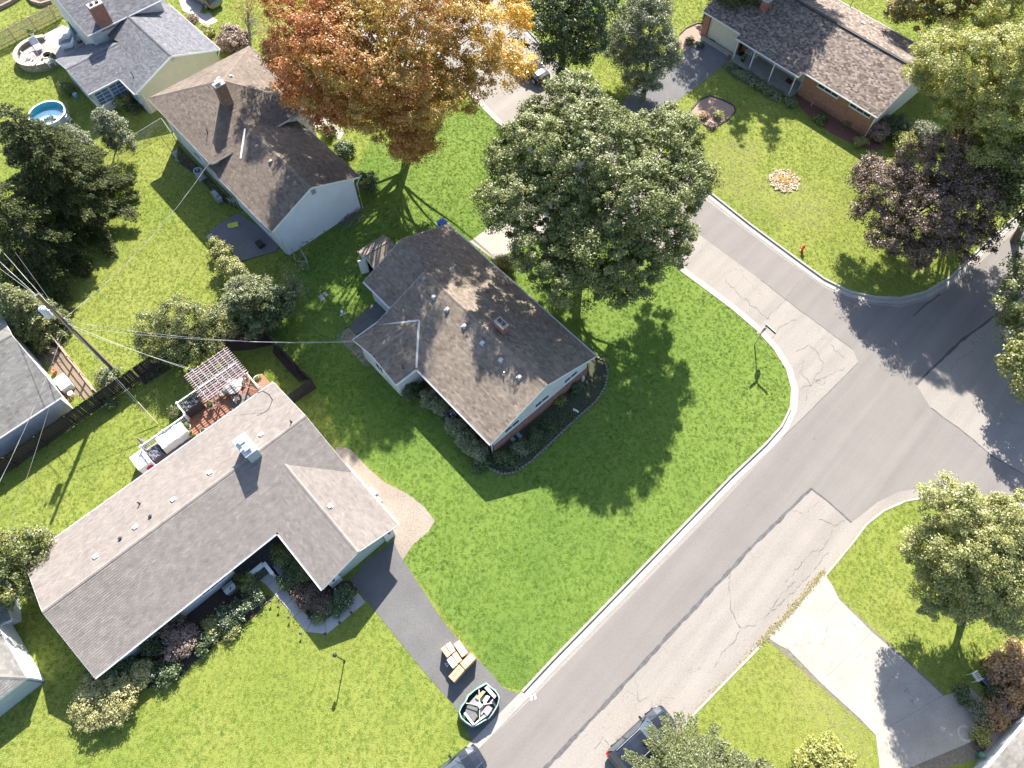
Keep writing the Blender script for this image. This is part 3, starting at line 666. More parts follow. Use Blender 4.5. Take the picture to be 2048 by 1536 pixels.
def build_grass(density, excl, zones):
    lim = [at(-120, -60), at(2168, -60), at(2120, 1600), at(-90, 1600)]
    x0, x1 = min(p.x for p in lim), max(p.x for p in lim); y0, y1 = min(p.y for p in lim), max(p.y for p in lim)
    n = int((x1 - x0) * (y1 - y0) * density); X = NR.uniform(x0, x1, n); Y = NR.uniform(y0, y1, n)
    k = inpoly(X, Y, [(p.x, p.y) for p in lim]); X, Y = X[k], Y[k]
    lawn = np.zeros(len(X), bool)
    for P in ([wp(NWC + NWC2) + [(-60, -60), (-160, -60), (-160, 190), (-75, 190)], wp(NEC) + [(190, 160), (190, 190), (-45, 190)], wp(SEC) + [(190, 20), (190, -60), (-10, -60)], wp(EC) + [(190, 30), (190, 110)]]):
        lawn |= inpoly(X, Y, P)
    for P in excl: lawn &= ~inpoly(X, Y, wp(P))
    X, Y = X[lawn], Y[lawn]; n = len(X)
    f1 = fbm(X, Y, 0.07, 3.1); f2 = fbm(X, Y, 0.45, 9.7)
    tone = np.full(n, 0.62)
    for (P, v) in zones: tone[inpoly(X, Y, wp(P))] = v
    # soften zone borders a little, then add patchiness
    ca, sa = math.cos(0.85), math.sin(0.85); f3 = fbm((X * ca + Y * sa) * 0.12, -X * sa + Y * ca, 1.1, 6.6)
    tone = tone + 0.13 * f1 + 0.08 * f2 + 0.12 * f3 + NR.normal(0, 0.08, n)
    for (px, py, r, amt) in DRY: 
        c = at(px, py); dd = np.hypot(X - c.x, Y - c.y) / r; tone += amt * np.clip(1.2 - dd, 0, 1) * (0.6 + 0.8 * NR.rand(n))
    protos = []
    gm = grass_leaf_mat(); pc = bpy.data.collections.new('tuft_sources')
    for q in range(3):
        me = grass_tuft('tuft', 20, 0.085, 0.058, 0.018, 40 + q).mesh('tuft', gm); protos.append(bpy.data.objects.new('grass_tuft_source', me))
    for q in range(3):
        s_ = np.arange(n) % 3 == q; me = bpy.data.meshes.new('grass'); m_ = int(s_.sum()); me.vertices.add(m_)
        co = np.stack([X[s_], Y[s_], np.full(m_, 0.0)], 1); me.vertices.foreach_set('co', co.reshape(-1).astype(np.float32))
        for nm, val in (('gtone', np.clip(tone[s_], 0, 1)), ('rot', NR.uniform(0, 6.28, m_)), ('scl', NR.uniform(0.75, 1.35, m_))):
            a_ = me.attributes.new(nm, 'FLOAT', 'POINT'); a_.data.foreach_set('value', val.astype(np.float32))
        me.update(); o = bpy.data.objects.new('grass', me); COL.objects.link(o); o['kind'] = 'stuff'
        ng = bpy.data.node_groups.new('grass_scatter', 'GeometryNodeTree'); ng.interface.new_socket('Geometry', in_out='INPUT', socket_type='NodeSocketGeometry'); ng.interface.new_socket('Geometry', in_out='OUTPUT', socket_type='NodeSocketGeometry')
        gi = ng.nodes.new('NodeGroupInput'); go = ng.nodes.new('NodeGroupOutput'); mp = ng.nodes.new('GeometryNodeMeshToPoints'); ip = ng.nodes.new('GeometryNodeInstanceOnPoints'); oi = ng.nodes.new('GeometryNodeObjectInfo')
        oi.inputs['Object'].default_value = protos[q]; oi.inputs['As Instance'].default_value = True
        ra = ng.nodes.new('GeometryNodeInputNamedAttribute'); ra.data_type = 'FLOAT'; ra.inputs['Name'].default_value = 'rot'; sa = ng.nodes.new('GeometryNodeInputNamedAttribute'); sa.data_type = 'FLOAT'; sa.inputs['Name'].default_value = 'scl'
        cx = ng.nodes.new('ShaderNodeCombineXYZ'); L = ng.links.new
        L(gi.outputs[0], mp.inputs[0]); L(mp.outputs[0], ip.inputs['Points']); L(oi.outputs['Geometry'], ip.inputs['Instance']); L(ra.outputs[0], cx.inputs[2]); L(cx.outputs[0], ip.inputs['Rotation']); L(sa.outputs[0], ip.inputs['Scale']); L(ip.outputs[0], go.inputs[0])
        md = o.modifiers.new('scatter', 'NODES'); md.node_group = ng
# ---------------------------------------------------------------- roofs and houses
def clip_poly(sub, a, b, c, d):
    """clip 2D polygon to the axis rectangle a<=x<=b, c<=y<=d"""
    for (ax, lim, sg) in ((0, a, 1), (0, b, -1), (1, c, 1), (1, d, -1)):
        out = []; n = len(sub)
        for i in range(n):
            p, q = sub[i], sub[(i + 1) % n]; ip, iq = (p[ax] - lim) * sg >= -1e-9, (q[ax] - lim) * sg >= -1e-9
            if ip: out.append(p)
            if ip != iq:
                t = (lim - p[ax]) / (q[ax] - p[ax]); out.append((p[0] + (q[0] - p[0]) * t, p[1] + (q[1] - p[1]) * t))
        sub = out
        if len(sub) < 3: return None
    return sub
class Roof:
    def __init__(s, root, deckm, shm, row=0.15, tab=0.30, thick=0.014, tones=(0.5, 0.22)):
        s.root, s.deckm, s.shm, s.row, s.tab, s.thick, s.tones = root, deckm, shm, row, tab, thick, tones
        s.deck, s.sh, s.cap, s.fas = MB(), MB(), MB(), MB(); s.planes = []
    def plane(s, pts, shingle=True, t=0.11):
        P = [V3(p) for p in pts]; n = Vector((0, 0, 0))
        for i in range(len(P)): n += (P[i] - P[0]).cross(P[(i + 1) % len(P)] - P[0])
        n.normalize()
        if n.z < 0: n = -n
        s.deck.prism([p - n * t for p in P] if _ccw(P) else [p - n * t for p in P][::-1], vec=n * (t - 0.004))
        s.planes.append((P[0], n))
        if not shingle: return n
        u = (P[1] - P[0]); u.normalize(); v = n.cross(u); o = P[0]
        if v.z < 0: v = -v
        flip = u.cross(v).dot(n) < 0
        sub = [((p - o).dot(u), (p - o).dot(v)) for p in P]
        umin, umax = min(q[0] for q in sub), max(q[0] for q in sub); vmin, vmax = min(q[1] for q in sub), max(q[1] for q in sub)
        rows = int(math.ceil((vmax - vmin) / s.row)); th = s.thick; R = RNG
        for r in range(rows):
            v0 = vmin + r * s.row - 0.004; v1 = v0 + s.row
            line = clip_poly(sub, umin - 1, umax + 1, v0, v1)
            if not line: continue
            a, b_ = min(q[0] for q in line), max(q[0] for q in line); off = (r % 2) * s.tab * 0.5 + R.uniform(-0.02, 0.02)
            k0 = int(math.floor((a - off) / s.tab)); k1 = int(math.ceil((b_ - off) / s.tab)); rt = R.gauss(0, 0.05)
            for k in range(k0, k1):
                ua, ub = k * s.tab + off + 0.003, (k + 1) * s.tab + off - 0.003
                q = clip_poly(sub, ua, ub, v0, v1)
                if not q: continue
                lift = th * R.uniform(0.8, 1.3); tone = s.tones[0] + R.gauss(0, s.tones[1]) + rt
                top = [o + u * x + v * y + n * (0.001 + lift * (1 - (y - v0) / s.row) + 0.0015) for x, y in q]
                if flip: top = top[::-1]; q = q[::-1]
                s.sh.face(top, min(1, max(0, tone)))
                for i in range(len(q)):       # butt edge of the tab
                    j = (i + 1) % len(q)
                    if abs(q[i][1] - v0) < 1e-6 and abs(q[j][1] - v0) < 1e-6:
                        s.sh.face([top[i] - n * (lift + 0.004), top[j] - n * (lift + 0.004), top[j], top[i]], min(1, max(0, tone)))
        return n
    def ridge(s, a, b, w=0.24, lift=0.02, tone=0.55):
        """overlapping cap shingles along a ridge or hip"""
        a, b = V3(a), V3(b); L = (b - a).length; n = max(1, int(L / 0.2)); d = (b - a) / n
        side = d.cross(Vector((0, 0, 1))).normalized()
        for k in range(n):
            p0, p1 = a + d * k, a + d * (k + 1.15); h0, h1 = lift + 0.016, lift + 0.006; t = tone + RNG.gauss(0, 0.1)
            A = [p0 - side * w / 2 + Vector((0, 0, h0 - w * s.pit)), p0 + Vector((0, 0, h0 + 0.01)), p0 + side * w / 2 + Vector((0, 0, h0 - w * s.pit))]
            B = [p1 - side * w / 2 + Vector((0, 0, h1 - w * s.pit)), p1 + Vector((0, 0, h1 + 0.01)), p1 + side * w / 2 + Vector((0, 0, h1 - w * s.pit))]
            s.cap.face([A[0], B[0], B[1], A[1]][::-1] if False else [A[0], A[1], B[1], B[0]], t); s.cap.face([A[1], A[2], B[2], B[1]], t)
    pit = 0.16
    def fascia(s, a, b, h=0.17, w=0.03, out=(0, 0, 0), dz=-0.085):
        a, b = V3(a) + V3(out), V3(b) + V3(out); s.fas.beam(a + Vector((0, 0, dz)), b + Vector((0, 0, dz)), w, h)
    def gutter(s, a, b, outv, m=None):
        """open K-style gutter along an eave: outer lip, floor and back"""
        a, b, o = V3(a), V3(b), V3(outv).normalized()
        g = MB(); z = Vector((0, 0, 1)); s.guts = getattr(s, 'guts', []) + [g]
        g.beam(a + o * 0.115 - z * 0.05, b + o * 0.115 - z * 0.05, 0.018, 0.09); g.beam(a + o * 0.06 - z * 0.10, b + o * 0.06 - z * 0.10, 0.12, 0.012)
        g.beam(a + o * 0.012 - z * 0.07, b + o * 0.012 - z * 0.07, 0.012, 0.12)
    def finish(s, capm=None, fasm=None, gutm=None):
        build_each(s.deck, 'roof_slope', s.deckm, s.root)
        if s.sh.f: s.sh.build('shingles', s.shm, s.root)['kind'] = 'stuff'
        if s.cap.f: s.cap.build('ridge_caps', capm or s.shm, s.root)['kind'] = 'stuff'
        if s.fas.f: build_each(s.fas, 'fascia', fasm or WHITE, s.root)
        [q.build('gutter', gutm or WHITE2, s.root) for q in getattr(s, 'guts', [])]
def _ccw(P):
    return sum(P[i].x * P[(i + 1) % len(P)].y - P[(i + 1) % len(P)].x * P[i].y for i in range(len(P))) > 0
def frame(ox, oy, th, flip=True):
    U = (math.cos(th), math.sin(th)); V = (math.sin(th), -math.cos(th)) if flip else (-math.sin(th), math.cos(th))
    def g(a, b, z=0.0): return Vector((ox + a * U[0] + b * V[0], oy + a * U[1] + b * V[1], z))
    g.U = Vector((*U, 0)); g.V = Vector((*V, 0)); g.rz = math.atan2(U[1], U[0]); return g
def wall(b, p, q, z0, z1, t=0.15, tone=0.5):
    p, q = V3(p), V3(q); b.beam((p.x, p.y, (z0 + z1) / 2), (q.x, q.y, (z0 + z1) / 2), t, z1 - z0, tone)
def gable(b, pts, nrm, t=0.15):
    """vertical wall polygon (list of 3D points) extruded inward by t along -nrm"""
    b.prism([V3(p) for p in pts], vec=-V3(nrm).normalized() * t)
def window(root, c, along, w, h, nrm, panes=2, mf=None, mg=None, sill=True, rows=1):
    """framed window; c = centre on the outer wall face"""
    c, a, n = V3(c), V3(along).normalized(), V3(nrm).normalized(); z = Vector((0, 0, 1)); c = c + n * 0.02
    b = MB(); f = 0.055
    for s_ in (-1, 1):
        b.beam(c + a * s_ * (w / 2 - f / 2) - z * h / 2, c + a * s_ * (w / 2 - f / 2) + z * h / 2, 0.06, f, up=a)
    b.beam(c - a * (w / 2 - f) + z * (h / 2 - f / 2), c + a * (w / 2 - f) + z * (h / 2 - f / 2), 0.062, f); b.beam(c - a * (w / 2 - f) - z * (h / 2 - f / 2), c + a * (w / 2 - f) - z * (h / 2 - f / 2), 0.062, f)
    for k in range(1, panes):
        x = -w / 2 + w * k / panes; b.beam(c + a * x - z * (h / 2 - f), c + a * x + z * (h / 2 - f), 0.05, 0.035, up=a)
    for k in range(1, rows):
        y = -h / 2 + h * k / rows; b.beam(c - a * (w / 2 - f) + z * y, c + a * (w / 2 - f) + z * y, 0.045, 0.03)
    if sill: b.beam(c - a * (w / 2 + 0.03) - z * (h / 2 + 0.02) + n * 0.03, c + a * (w / 2 + 0.03) - z * (h / 2 + 0.02) + n * 0.03, 0.12, 0.035)
    fr = b.build('window', mf or WHITE, root)
    for k in range(panes):
        x0, x1 = -w / 2 + w * k / panes + f * 0.7, -w / 2 + w * (k + 1) / panes - f * 0.7; g = MB()
        g.beam(c + a * x0 - n * 0.005, c + a * x1 - n * 0.005, 0.02, h - 2 * f); g.build('pane', mg or GLASS, fr)
    return fr
def roof_vent(root, p, n, rz, m=None, s=0.26, h=0.13):
    b = MB(); p = V3(p); b.box((p.x, p.y, p.z - 0.02), (s * 1.25, s * 1.25, 0.035), rz); b.box((p.x, p.y, p.z + 0.01), (s * 0.8, s * 0.8, h), rz); b.box((p.x, p.y, p.z + h - 0.0), (s, s, 0.05), rz, top=0.8)
    return b.build('roof_vent', m or VENTM, root)
def pipe_vent(root, p, h=0.35, r=0.04, m=None):
    b = MB(); p = V3(p); b.lathe(tuple(p - Vector((0, 0, 0.03))), [(r * 3.2, 0), (r * 1.6, 0.06), (r, 0.08), (r, h), (r * 0.6, h)], 10)
    return b.build('vent_pipe', m or DARK, root)
def chimney(root, c, sx, sy, z0, z1, rz, m, capm=None, flues=1, metal_top=False):
    b = MB(); b.box((c[0], c[1], z0), (sx, sy, z1 - z0), rz); ch = b.build('chimney', m, root)
    b = MB(); b.box((c[0], c[1], z1), (sx + 0.10, sy + 0.10, 0.09), rz, top=0.94); b.build('chimney_cap', capm or plain('chimney_mortar_cap', (0.42, 0.38, 0.34), 0.9, 0.3, 5), ch)
    ca, sa = math.cos(rz), math.sin(rz)
    for k in range(flues):
        x = (k - (flues - 1) / 2) * sx * 0.42; b = MB(); q = (c[0] + x * ca, c[1] + x * sa, z1 + 0.08)
        if metal_top and k == 0:
            b.box(q, (0.30, 0.30, 0.20), rz); b.box((q[0], q[1], q[2] + 0.22), (0.46, 0.46, 0.04), rz); b.build('flue', GALV, ch)
        else:
            b.box(q, (0.26, 0.26, 0.16), rz); b.box((q[0], q[1], q[2] + 0.161), (0.17, 0.17, 0.004), rz, tone=0); b.build('flue', plain('clay_flue', (0.10, 0.07, 0.06), 0.9, 0.3), ch)
    return ch
# ================= middle house: brown roof, white and brick gable end
SH_A = shingle_mat('warm_brown_shingles', (0.145, 0.115, 0.089), (0.215, 0.174, 0.139), (0.285, 0.236, 0.193), streak_amt=0.35)
SH_B = shingle_mat('mauve_grey_shingles', (0.172, 0.150, 0.136), (0.212, 0.188, 0.173), (0.255, 0.226, 0.206), streak_amt=0.12)
SH_C = shingle_mat('brown_weathered_shingles', (0.115, 0.090, 0.072), (0.165, 0.132, 0.108), (0.22, 0.178, 0.147), streak_amt=0.35)
SH_D = shingle_mat('slate_blue_shingles', (0.098, 0.098, 0.112), (0.140, 0.140, 0.158), (0.195, 0.195, 0.212), streak_amt=0.05)
SH_E = shingle_mat('mixed_tan_and_brown_shingles', (0.095, 0.070, 0.062), (0.185, 0.148, 0.125), (0.33, 0.27, 0.225), streak_amt=0.08)
SH_F = shingle_mat('pale_grey_shingles', (0.15, 0.145, 0.135), (0.195, 0.188, 0.176), (0.24, 0.23, 0.215), streak_amt=0.35)
SID_W = siding_mat('white_siding', (0.62, 0.63, 0.63), 0.2); SID_V = siding_mat('white_vertical_siding', (0.60, 0.63, 0.63), 0.3, True, 0.15)
STUCCO = plain('white_painted_block', (0.62, 0.64, 0.68), 0.8, 0.05, 1.2)
YELLOW = siding_mat('cream_yellow_siding', (0.50, 0.45, 0.31), 0.16, dirt=0.08)
DECKF = plain('roof_deck_edge', (0.10, 0.09, 0.085), 0.9, 0.2)

def house_a():
    g = frame(-1.529, 20.202, 2.313); e = 2.75; W, s_ = 10.84, 0.389; zr = e + s_ * W / 2
    L1, hw, D, s2 = 8.5, 2.65, 2.04, 0.374; u2 = L1 + 2 * hw; wj = L1 + hw; zw = e + s2 * hw; hj = hw * s2 / s_; Lt, r2 = 17.77, 6.14; z2 = e + s_ * (W - r2); vn = 1.95
    root = thing('house', tuple(g(W * 0.7, W / 2, 0)), 'brown-shingled corner house with six roof vents and a brick and white gable', 'house'); R = Roof(root, DECKF, SH_A); R.pit = 0.19
    n1 = R.plane([g(0, 0, e), g(L1, 0, e), g(wj, hj, zw), g(u2, 0, e), g(u2, W / 2, zr), g(0, W / 2, zr)])
    n2 = R.plane([g(Lt, W, e), g(0, W, e), g(0, W / 2, zr), g(u2, W / 2, zr), g(u2, r2, z2), g(Lt, r2, z2)])
    n3 = R.plane([g(u2 - 0.3, vn, e), g(Lt, vn, e), g(Lt, r2, z2), g(u2 - 0.3, r2, z2)])
    R.plane([g(L1, -D, e), g(L1, 0, e), g(wj, hj, zw), g(wj, -D, zw)]); R.plane([g(u2, vn if False else 0, e), g(u2, -D, e), g(wj, -D, zw), g(wj, hj, zw)])
    R.ridge(g(0, W / 2, zr), g(u2, W / 2, zr)); R.ridge(g(u2, r2, z2), g(Lt, r2, z2)); R.ridge(g(wj, -D, zw), g(wj, hj, zw))
    # pale metal valley flashing on both sides of the wing
    b = MB()
    for (p, q) in ((g(L1 + 0.05, 0.02, e + 0.035), g(wj, hj, zw + 0.035)), (g(u2 - 0.1, 0.1, e + 0.035), g(wj, hj, zw + 0.035))): b.beam(p, q, 0.17, 0.02)
    build_each(b, 'valley_flashing', plain('pale_flashing', (0.66, 0.60, 0.53), 0.6, 0.1), root)
    for (a, c) in ((g(0, 0, e), g(0, W / 2, zr)), (g(0, W / 2, zr), g(0, W, e)), (g(Lt, W, e), g(Lt, r2, z2)), (g(Lt, r2, z2), g(Lt, vn, e)), (g(u2, W / 2, zr), g(u2, 0, e)), (g(L1, -D, e), g(wj, -D, zw)), (g(wj, -D, zw), g(u2, -D, e))): R.fascia(a, c)
    R.fascia(g(u2, vn, e), g(Lt, vn, e)); R.fascia(g(u2 + 0.02, -D, e), g(u2 + 0.02, vn, e))
    R.gutter(g(L1 - 0.1, 0, e), g(0, 0, e), -g.V); R.gutter(g(0, W, e), g(Lt, W, e), g.V); R.gutter(g(L1, -D, e), g(L1, -0.1, e), -g.U); R.gutter(g(u2, vn, e), g(u2, -D, e), g.U); R.gutter(g(Lt, vn, e), g(u2 + 0.1, vn, e), -g.V)
    R.finish()
    wv = 0.5; h0 = e + s_ * wv - 0.16; b = MB()     # white walls
    zb = 1.15; ui = 0.32
    pts = [g(ui, wv, zb), g(ui, W - wv, zb), g(ui, W - wv, h0), g(ui, W / 2, zr - 0.14), g(ui, wv, h0)]; gable(b, pts, -g.U)
    wall(b, g(L1 + 0.3, -D + 0.3, 0), g(L1 + 0.3, wv, 0), 0, h0 - 0.1)
    gable(b, [g(L1 + 0.4, -D + 0.3, 0), g(u2 - 0.3, -D + 0.3, 0), g(u2 - 0.3, -D + 0.3, e - 0.05), g(wj, -D + 0.3, zw - 0.14), g(L1 + 0.4, -D + 0.3, e - 0.05)], -g.V)
    wall(b, g(u2 - 0.3, -D + 0.4, 0), g(u2 - 0.3, vn + 0.4, 0), 0, e - 0.02); wall(b, g(u2 - 0.3, vn + 0.4, 0), g(Lt - 0.3, vn + 0.4, 0), 0, e - 0.05)
    gable(b, [g(Lt - 0.3, vn + 0.3, 0), g(Lt - 0.3, W - wv, 0), g(Lt - 0.3, W - wv, h0), g(Lt - 0.3, r2, z2 - 0.14), g(Lt - 0.3, vn + 0.3, e)], g.U)
    gable(b, [g(u2 - 0.12, 0.6, e - 0.3), g(u2 - 0.12, W / 2 + 1, e - 0.3), g(u2 - 0.12, W / 2 + 1, zr - 0.5), g(u2 - 0.12, W / 2, zr - 0.14), g(u2 - 0.12, 0.6, e + 0.1)], g.U, 0.1)
    build_each(b, 'wall', SID_V, root)
    b = MB(); wall(b, g(ui + 0.02, wv - 0.03, 0), g(ui + 0.02, W - wv + 0.03, 0), 0, zb, 0.24); wall(b, g(ui + 0.15, wv, 0), g(L1 + 0.2, wv, 0), 0, h0, 0.18); wall(b, g(ui + 0.15, W - wv, 0), g(Lt - 0.4, W - wv, 0), 0, h0, 0.18); build_each(b, 'wall', BRICK, root)
    for v in (2.35, W / 2, W - 2.35): window(root, g(ui, v, 1.95), g.V, 1.5, 0.62, -g.U, 2)
    window(root, g(wj, -D + 0.3, 1.5), g.U, 1.0, 1.1, -g.V, 2)
    b = MB(); b.tube([g(Lt - 3.0, vn - 0.1, e - 0.15), g(Lt - 3.0, vn + 0.28, e - 0.5), g(Lt - 3.0, vn + 0.28, 0.1)], 0.04, 6); b.tube([g(0.1, 0.0, e - 0.12), g(0.3, 0.32, e - 0.5), g(0.3, 0.32, 0.1)], 0.045, 6); build_each(b, 'downspout', WHITE, root)
    p0 = g(0, 0, e)
    for (x, y) in ((868, 592), (895, 617), (929, 650), (965, 684), (1002, 718), (1039, 752)): roof_vent(root, on_plane(x, y + 3, p0, n1), n1, g.rz, s=0.30, h=0.16)
    pipe_vent(root, on_plane(1008, 748, p0, n1), 0.35, 0.05, GALV); nw = (g(L1 + 1, -D, e + s2) - g(L1, -D, e)).cross(g.V); q = on_plane(806, 736, g(L1, 0, e), nw.normalized()); pipe_vent(root, q, 0.75, 0.035)
    q = on_plane(1003, 660, g(0, W, e), n2); chimney(root, (q.x, q.y), 0.95, 0.55, q.z - 0.4, q.z + 0.95, g.rz + math.pi / 2 + math.pi / 2, BRICK, flues=2)
    return root, g
HA, gA = house_a()

# ================= long L-shaped house at lower left
def house_b():
    g = frame(-25.788, 4.586, 0.748, False); e = 2.75; W, s_, rv = 9.825, 0.345, 4.95; zr = e + s_ * rv; sb = (zr - e) / (W - rv)
    L1, hw, D, s2 = 13.47, 3.16, 5.19, 0.346; L = L1 + 2 * hw; wj = L1 + hw; zw = e + s2 * hw; hj = hw * s2 / s_
    root = thing('house', tuple(g(10, W / 2, 0)), 'long L-shaped house with mauve grey roof, garage wing and a deck behind it', 'house'); R = Roof(root, DECKF, SH_B, tones=(0.5, 0.15))
    n1 = R.plane([g(0, 0, e), g(L1, 0, e), g(wj, hj, zw), g(L, 0, e), g(L, rv, zr), g(0, rv, zr)])
    n2 = R.plane([g(L, W, e), g(0, W, e), g(0, rv, zr), g(L, rv, zr)])
    n3 = R.plane([g(L1, 0, e), g(L1, -D, e), g(wj, -D, zw), g(wj, hj, zw)]); n4 = R.plane([g(L, -D, e), g(L, 0, e), g(wj, hj, zw), g(wj, -D, zw)])
    R.ridge(g(0, rv, zr), g(L, rv, zr), tone=0.95); R.ridge(g(wj, -D, zw), g(wj, hj, zw), tone=0.95)
    for (a, c) in ((g(0, 0, e), g(0, rv, zr)), (g(0, rv, zr), g(0, W, e)), (g(L, rv, zr), g(L, W, e)), (g(L, 0, e), g(L, rv, zr)), (g(L1, -D, e), g(wj, -D, zw)), (g(wj, -D, zw), g(L, -D, e))): R.fascia(a, c)
    R.gutter(g(0, 0, e), g(L1 - 0.12, 0, e), -g.V); R.gutter(g(L1, -0.12, e), g(L1, -D, e), -g.U); R.gutter(g(L, -D, e), g(L, 0.9, e), g.U); R.gutter(g(L, W, e), g(0, W, e), g.V); R.finish()
    wv = 0.65; h0 = e + s_ * wv - 0.17; b = MB()
    gable(b, [g(0.3, wv, 0), g(0.3, W - wv, 0), g(0.3, W - wv, h0), g(0.3, rv, zr - 0.14), g(0.3, wv, h0)], -g.U)
    gable(b, [g(L - 0.45, wv, 0), g(L - 0.45, W - wv, 0), g(L - 0.45, W - wv, h0), g(L - 0.45, rv, zr - 0.14), g(L - 0.45, wv, h0)], g.U)
    wall(b, g(0.4, wv, 0), g(L1 - 3.9, wv, 0), 0, h0 - 0.1); wall(b, g(L1 - 3.9, wv + 1.4, 0), g(L1 + 0.6, wv + 1.4, 0), 0, h0 + 0.2); wall(b, g(L1 - 3.9, wv + 0.08, 0), g(L1 - 3.9, wv + 1.3, 0), 0, h0)
    wall(b, g(0.4, W - wv, 0), g(L - 0.6, W - wv, 0), 0, h0 - 0.1)
    wall(b, g(L1 + 0.5, -D + 0.5, 0), g(L1 + 0.5, wv + 1.3, 0), 0, e - 0.05); wall(b, g(L - 0.45, -D + 0.5, 0), g(L - 0.45, wv, 0), 0, e - 0.05)
    # garage front: white piers, pale green gable and door
    f = -D + 0.55; wall(b, g(L1 + 0.42, f, 0), g(L1 + 1.3, f, 0), 0, e - 0.05, 0.16); wall(b, g(L - 1.15, f, 0), g(L - 0.37, f, 0), 0, e - 0.05, 0.16)
    build_each(b, 'wall', SID_W, root)
    GREEN = siding_mat('pale_sage_siding', (0.40, 0.47, 0.42), 0.18, dirt=0.08); b = MB()
    gable(b, [g(L1 + 1.3, f + 0.06, 2.2), g(L - 1.15, f + 0.06, 2.2), g(L - 1.15, f + 0.06, e + 0.05), g(wj, f + 0.06, zw - 0.14), g(L1 + 1.3, f + 0.06, e + 0.05)], -g.V); b.build('gable_panel', GREEN, root)
    a0, a1 = L1 + 1.32, L - 1.17
    for k in range(4):
        b = MB(); z0 = 0.02 + k * 0.54; b.beam(g(a0, f + 0.10, z0 + 0.26), g(a1, f + 0.10, z0 + 0.26), 0.05, 0.52)
        for j in range(4):
            x0 = lerp(a0, a1, j / 4) + 0.12; x1 = lerp(a0, a1, (j + 1) / 4) - 0.12; b.beam(g(x0, f + 0.065, z0 + 0.26), g(x1, f + 0.065, z0 + 0.26), 0.03, 0.34)
        b.build('garage_door_panel', plain('pale_sage_paint', (0.40, 0.47, 0.42), 0.5, 0.05), root)
    for u in (L1 + 0.85, L - 0.75):
        b = MB(); p = g(u, f - 0.24, 1.75); b.lathe(tuple(p), [(0.02, -0.05), (0.09, 0.0), (0.12, 0.22), (0.14, 0.24), (0.03, 0.34)], 8); b.tube([p + Vector((0, 0, 0.1)), g(u, f - 0.05, 2.0)], 0.02, 5); b.build('wall_lantern', DARK, root)
    # porch: floor, steps and white corner piers
    b = MB(); b.prism([g(L1 - 3.85, -0.75, 0), g(L1 + 0.35, -0.75, 0), g(L1 + 0.35, wv + 1.3, 0), g(L1 - 3.85, wv + 1.3, 0)], 0.35); b.build('porch_floor', plain('dark_porch_floor', (0.07, 0.062, 0.065), 0.8, 0.4, 5), root)
    bl = plain('blue_grey_deck_paint', (0.25, 0.29, 0.37), 0.7, 0.12, 5)
    for k in range(7):
        b = MB(); v = -0.78 - k * 0.19; b.beam(g(L1 - 1.75, v, 0.30 - 0.035 * k), g(L1 - 0.15, v, 0.30 - 0.035 * k), 0.18, 0.05); b.build('porch_board', bl, root)
    b = MB()
    for (p, q) in ((g(L1 - 2.0, -1.35), g(L1 - 2.0, -0.3)), (g(L1 - 2.08, -0.3), g(L1 - 3.8, -0.3)), (g(L1 + 0.05, -1.75), g(L1 + 0.05, -0.68)), (g(L1 + 0.13, -0.68), g(L1 + 0.42, -0.68))): wall(b, p, q, 0, 0.78, 0.16); b.beam(V3(p) + Vector((0, 0, 0.80)), V3(q) + Vector((0, 0, 0.80)), 0.24, 0.05)
    build_each(b, 'porch_wall', WHITE, root)
    # windows under the front eave
    window(root, g(8.15, wv - 0.07, 1.45), g.U, 1.9, 1.1, -g.V, 3, sill=True); window(root, g(3.4, wv - 0.07, 1.45), g.U, 1.5, 1.1, -g.V, 2)
    PURP = plain('dark_plum_shutter', (0.10, 0.015, 0.09), 0.6, 0.1); b = MB(); b.beam(g(6.95, wv - 0.11, 2.0), g(9.35, wv - 0.11, 2.0), 0.05, 0.14); b.build('awning_box', PURP, root)
    b = MB(); b.tube([g(L1 - 3.9, -0.05, e - 0.15), g(L1 - 3.9, wv - 0.12, e - 0.5), g(L1 - 3.9, wv - 0.12, 0.1)], 0.04, 6); b.tube([g(0.3, -0.05, e - 0.15), g(0.4, wv - 0.12, e - 0.5), g(0.4, wv - 0.12, 0.1)], 0.04, 6); build_each(b, 'downspout', WHITE, root)
    p2 = g(0, W, e)
    for (x, y) in ((192, 1112), (271, 1053), (347, 998), (420, 944), (523, 868)): roof_vent(root, on_plane(x, y + 2, p2, n2), n2, g.rz, WHITE2, 0.30, 0.10)
    for (x, y) in ((241, 1076), (301, 1032)): roof_vent(root, on_plane(x, y + 2, p2, n2), n2, g.rz, DARK, 0.19, 0.14)
    roof_vent(root, on_plane(660, 1013, g(L, 0, e), n4), n4, g.rz, WHITE2, 0.30, 0.10)
    for (x, y) in ((280, 1008), (583, 845)): pipe_vent(root, on_plane(x, y, p2, n2), 0.42, 0.045)
    # boxed chimney: pale top, blue-grey clad sides, twin caps
    q = on_plane(502, 904, p2, n2); b = MB(); CL = plain('blue_grey_cladding', (0.30, 0.36, 0.40), 0.6, 0.15, 4)
    b.box((q.x, q.y, q.z - 0.5), (1.5, 0.85, 1.7), g.rz + math.pi / 2); ch = b.build('chimney', CL, root); rz = g.rz + math.pi / 2; z = q.z + 1.2
    b = MB(); b.box((q.x, q.y, z), (1.66, 1.0, 0.07), rz); b.box((q.x, q.y, z + 0.07), (1.5, 0.85, 0.04), rz); b.build('chimney_cap', plain('pale_blue_cap', (0.55, 0.58, 0.60), 0.5, 0.15, 3), ch)
    for s1 in (-0.33, 0.33):
        b = MB(); cx, cy = q.x + s1 * math.cos(rz), q.y + s1 * math.sin(rz); b.box((cx, cy, z + 0.11), (0.34, 0.34, 0.18), rz); b.box((cx, cy, z + 0.30), (0.52, 0.52, 0.035), rz); b.build('flue', GALV, ch)
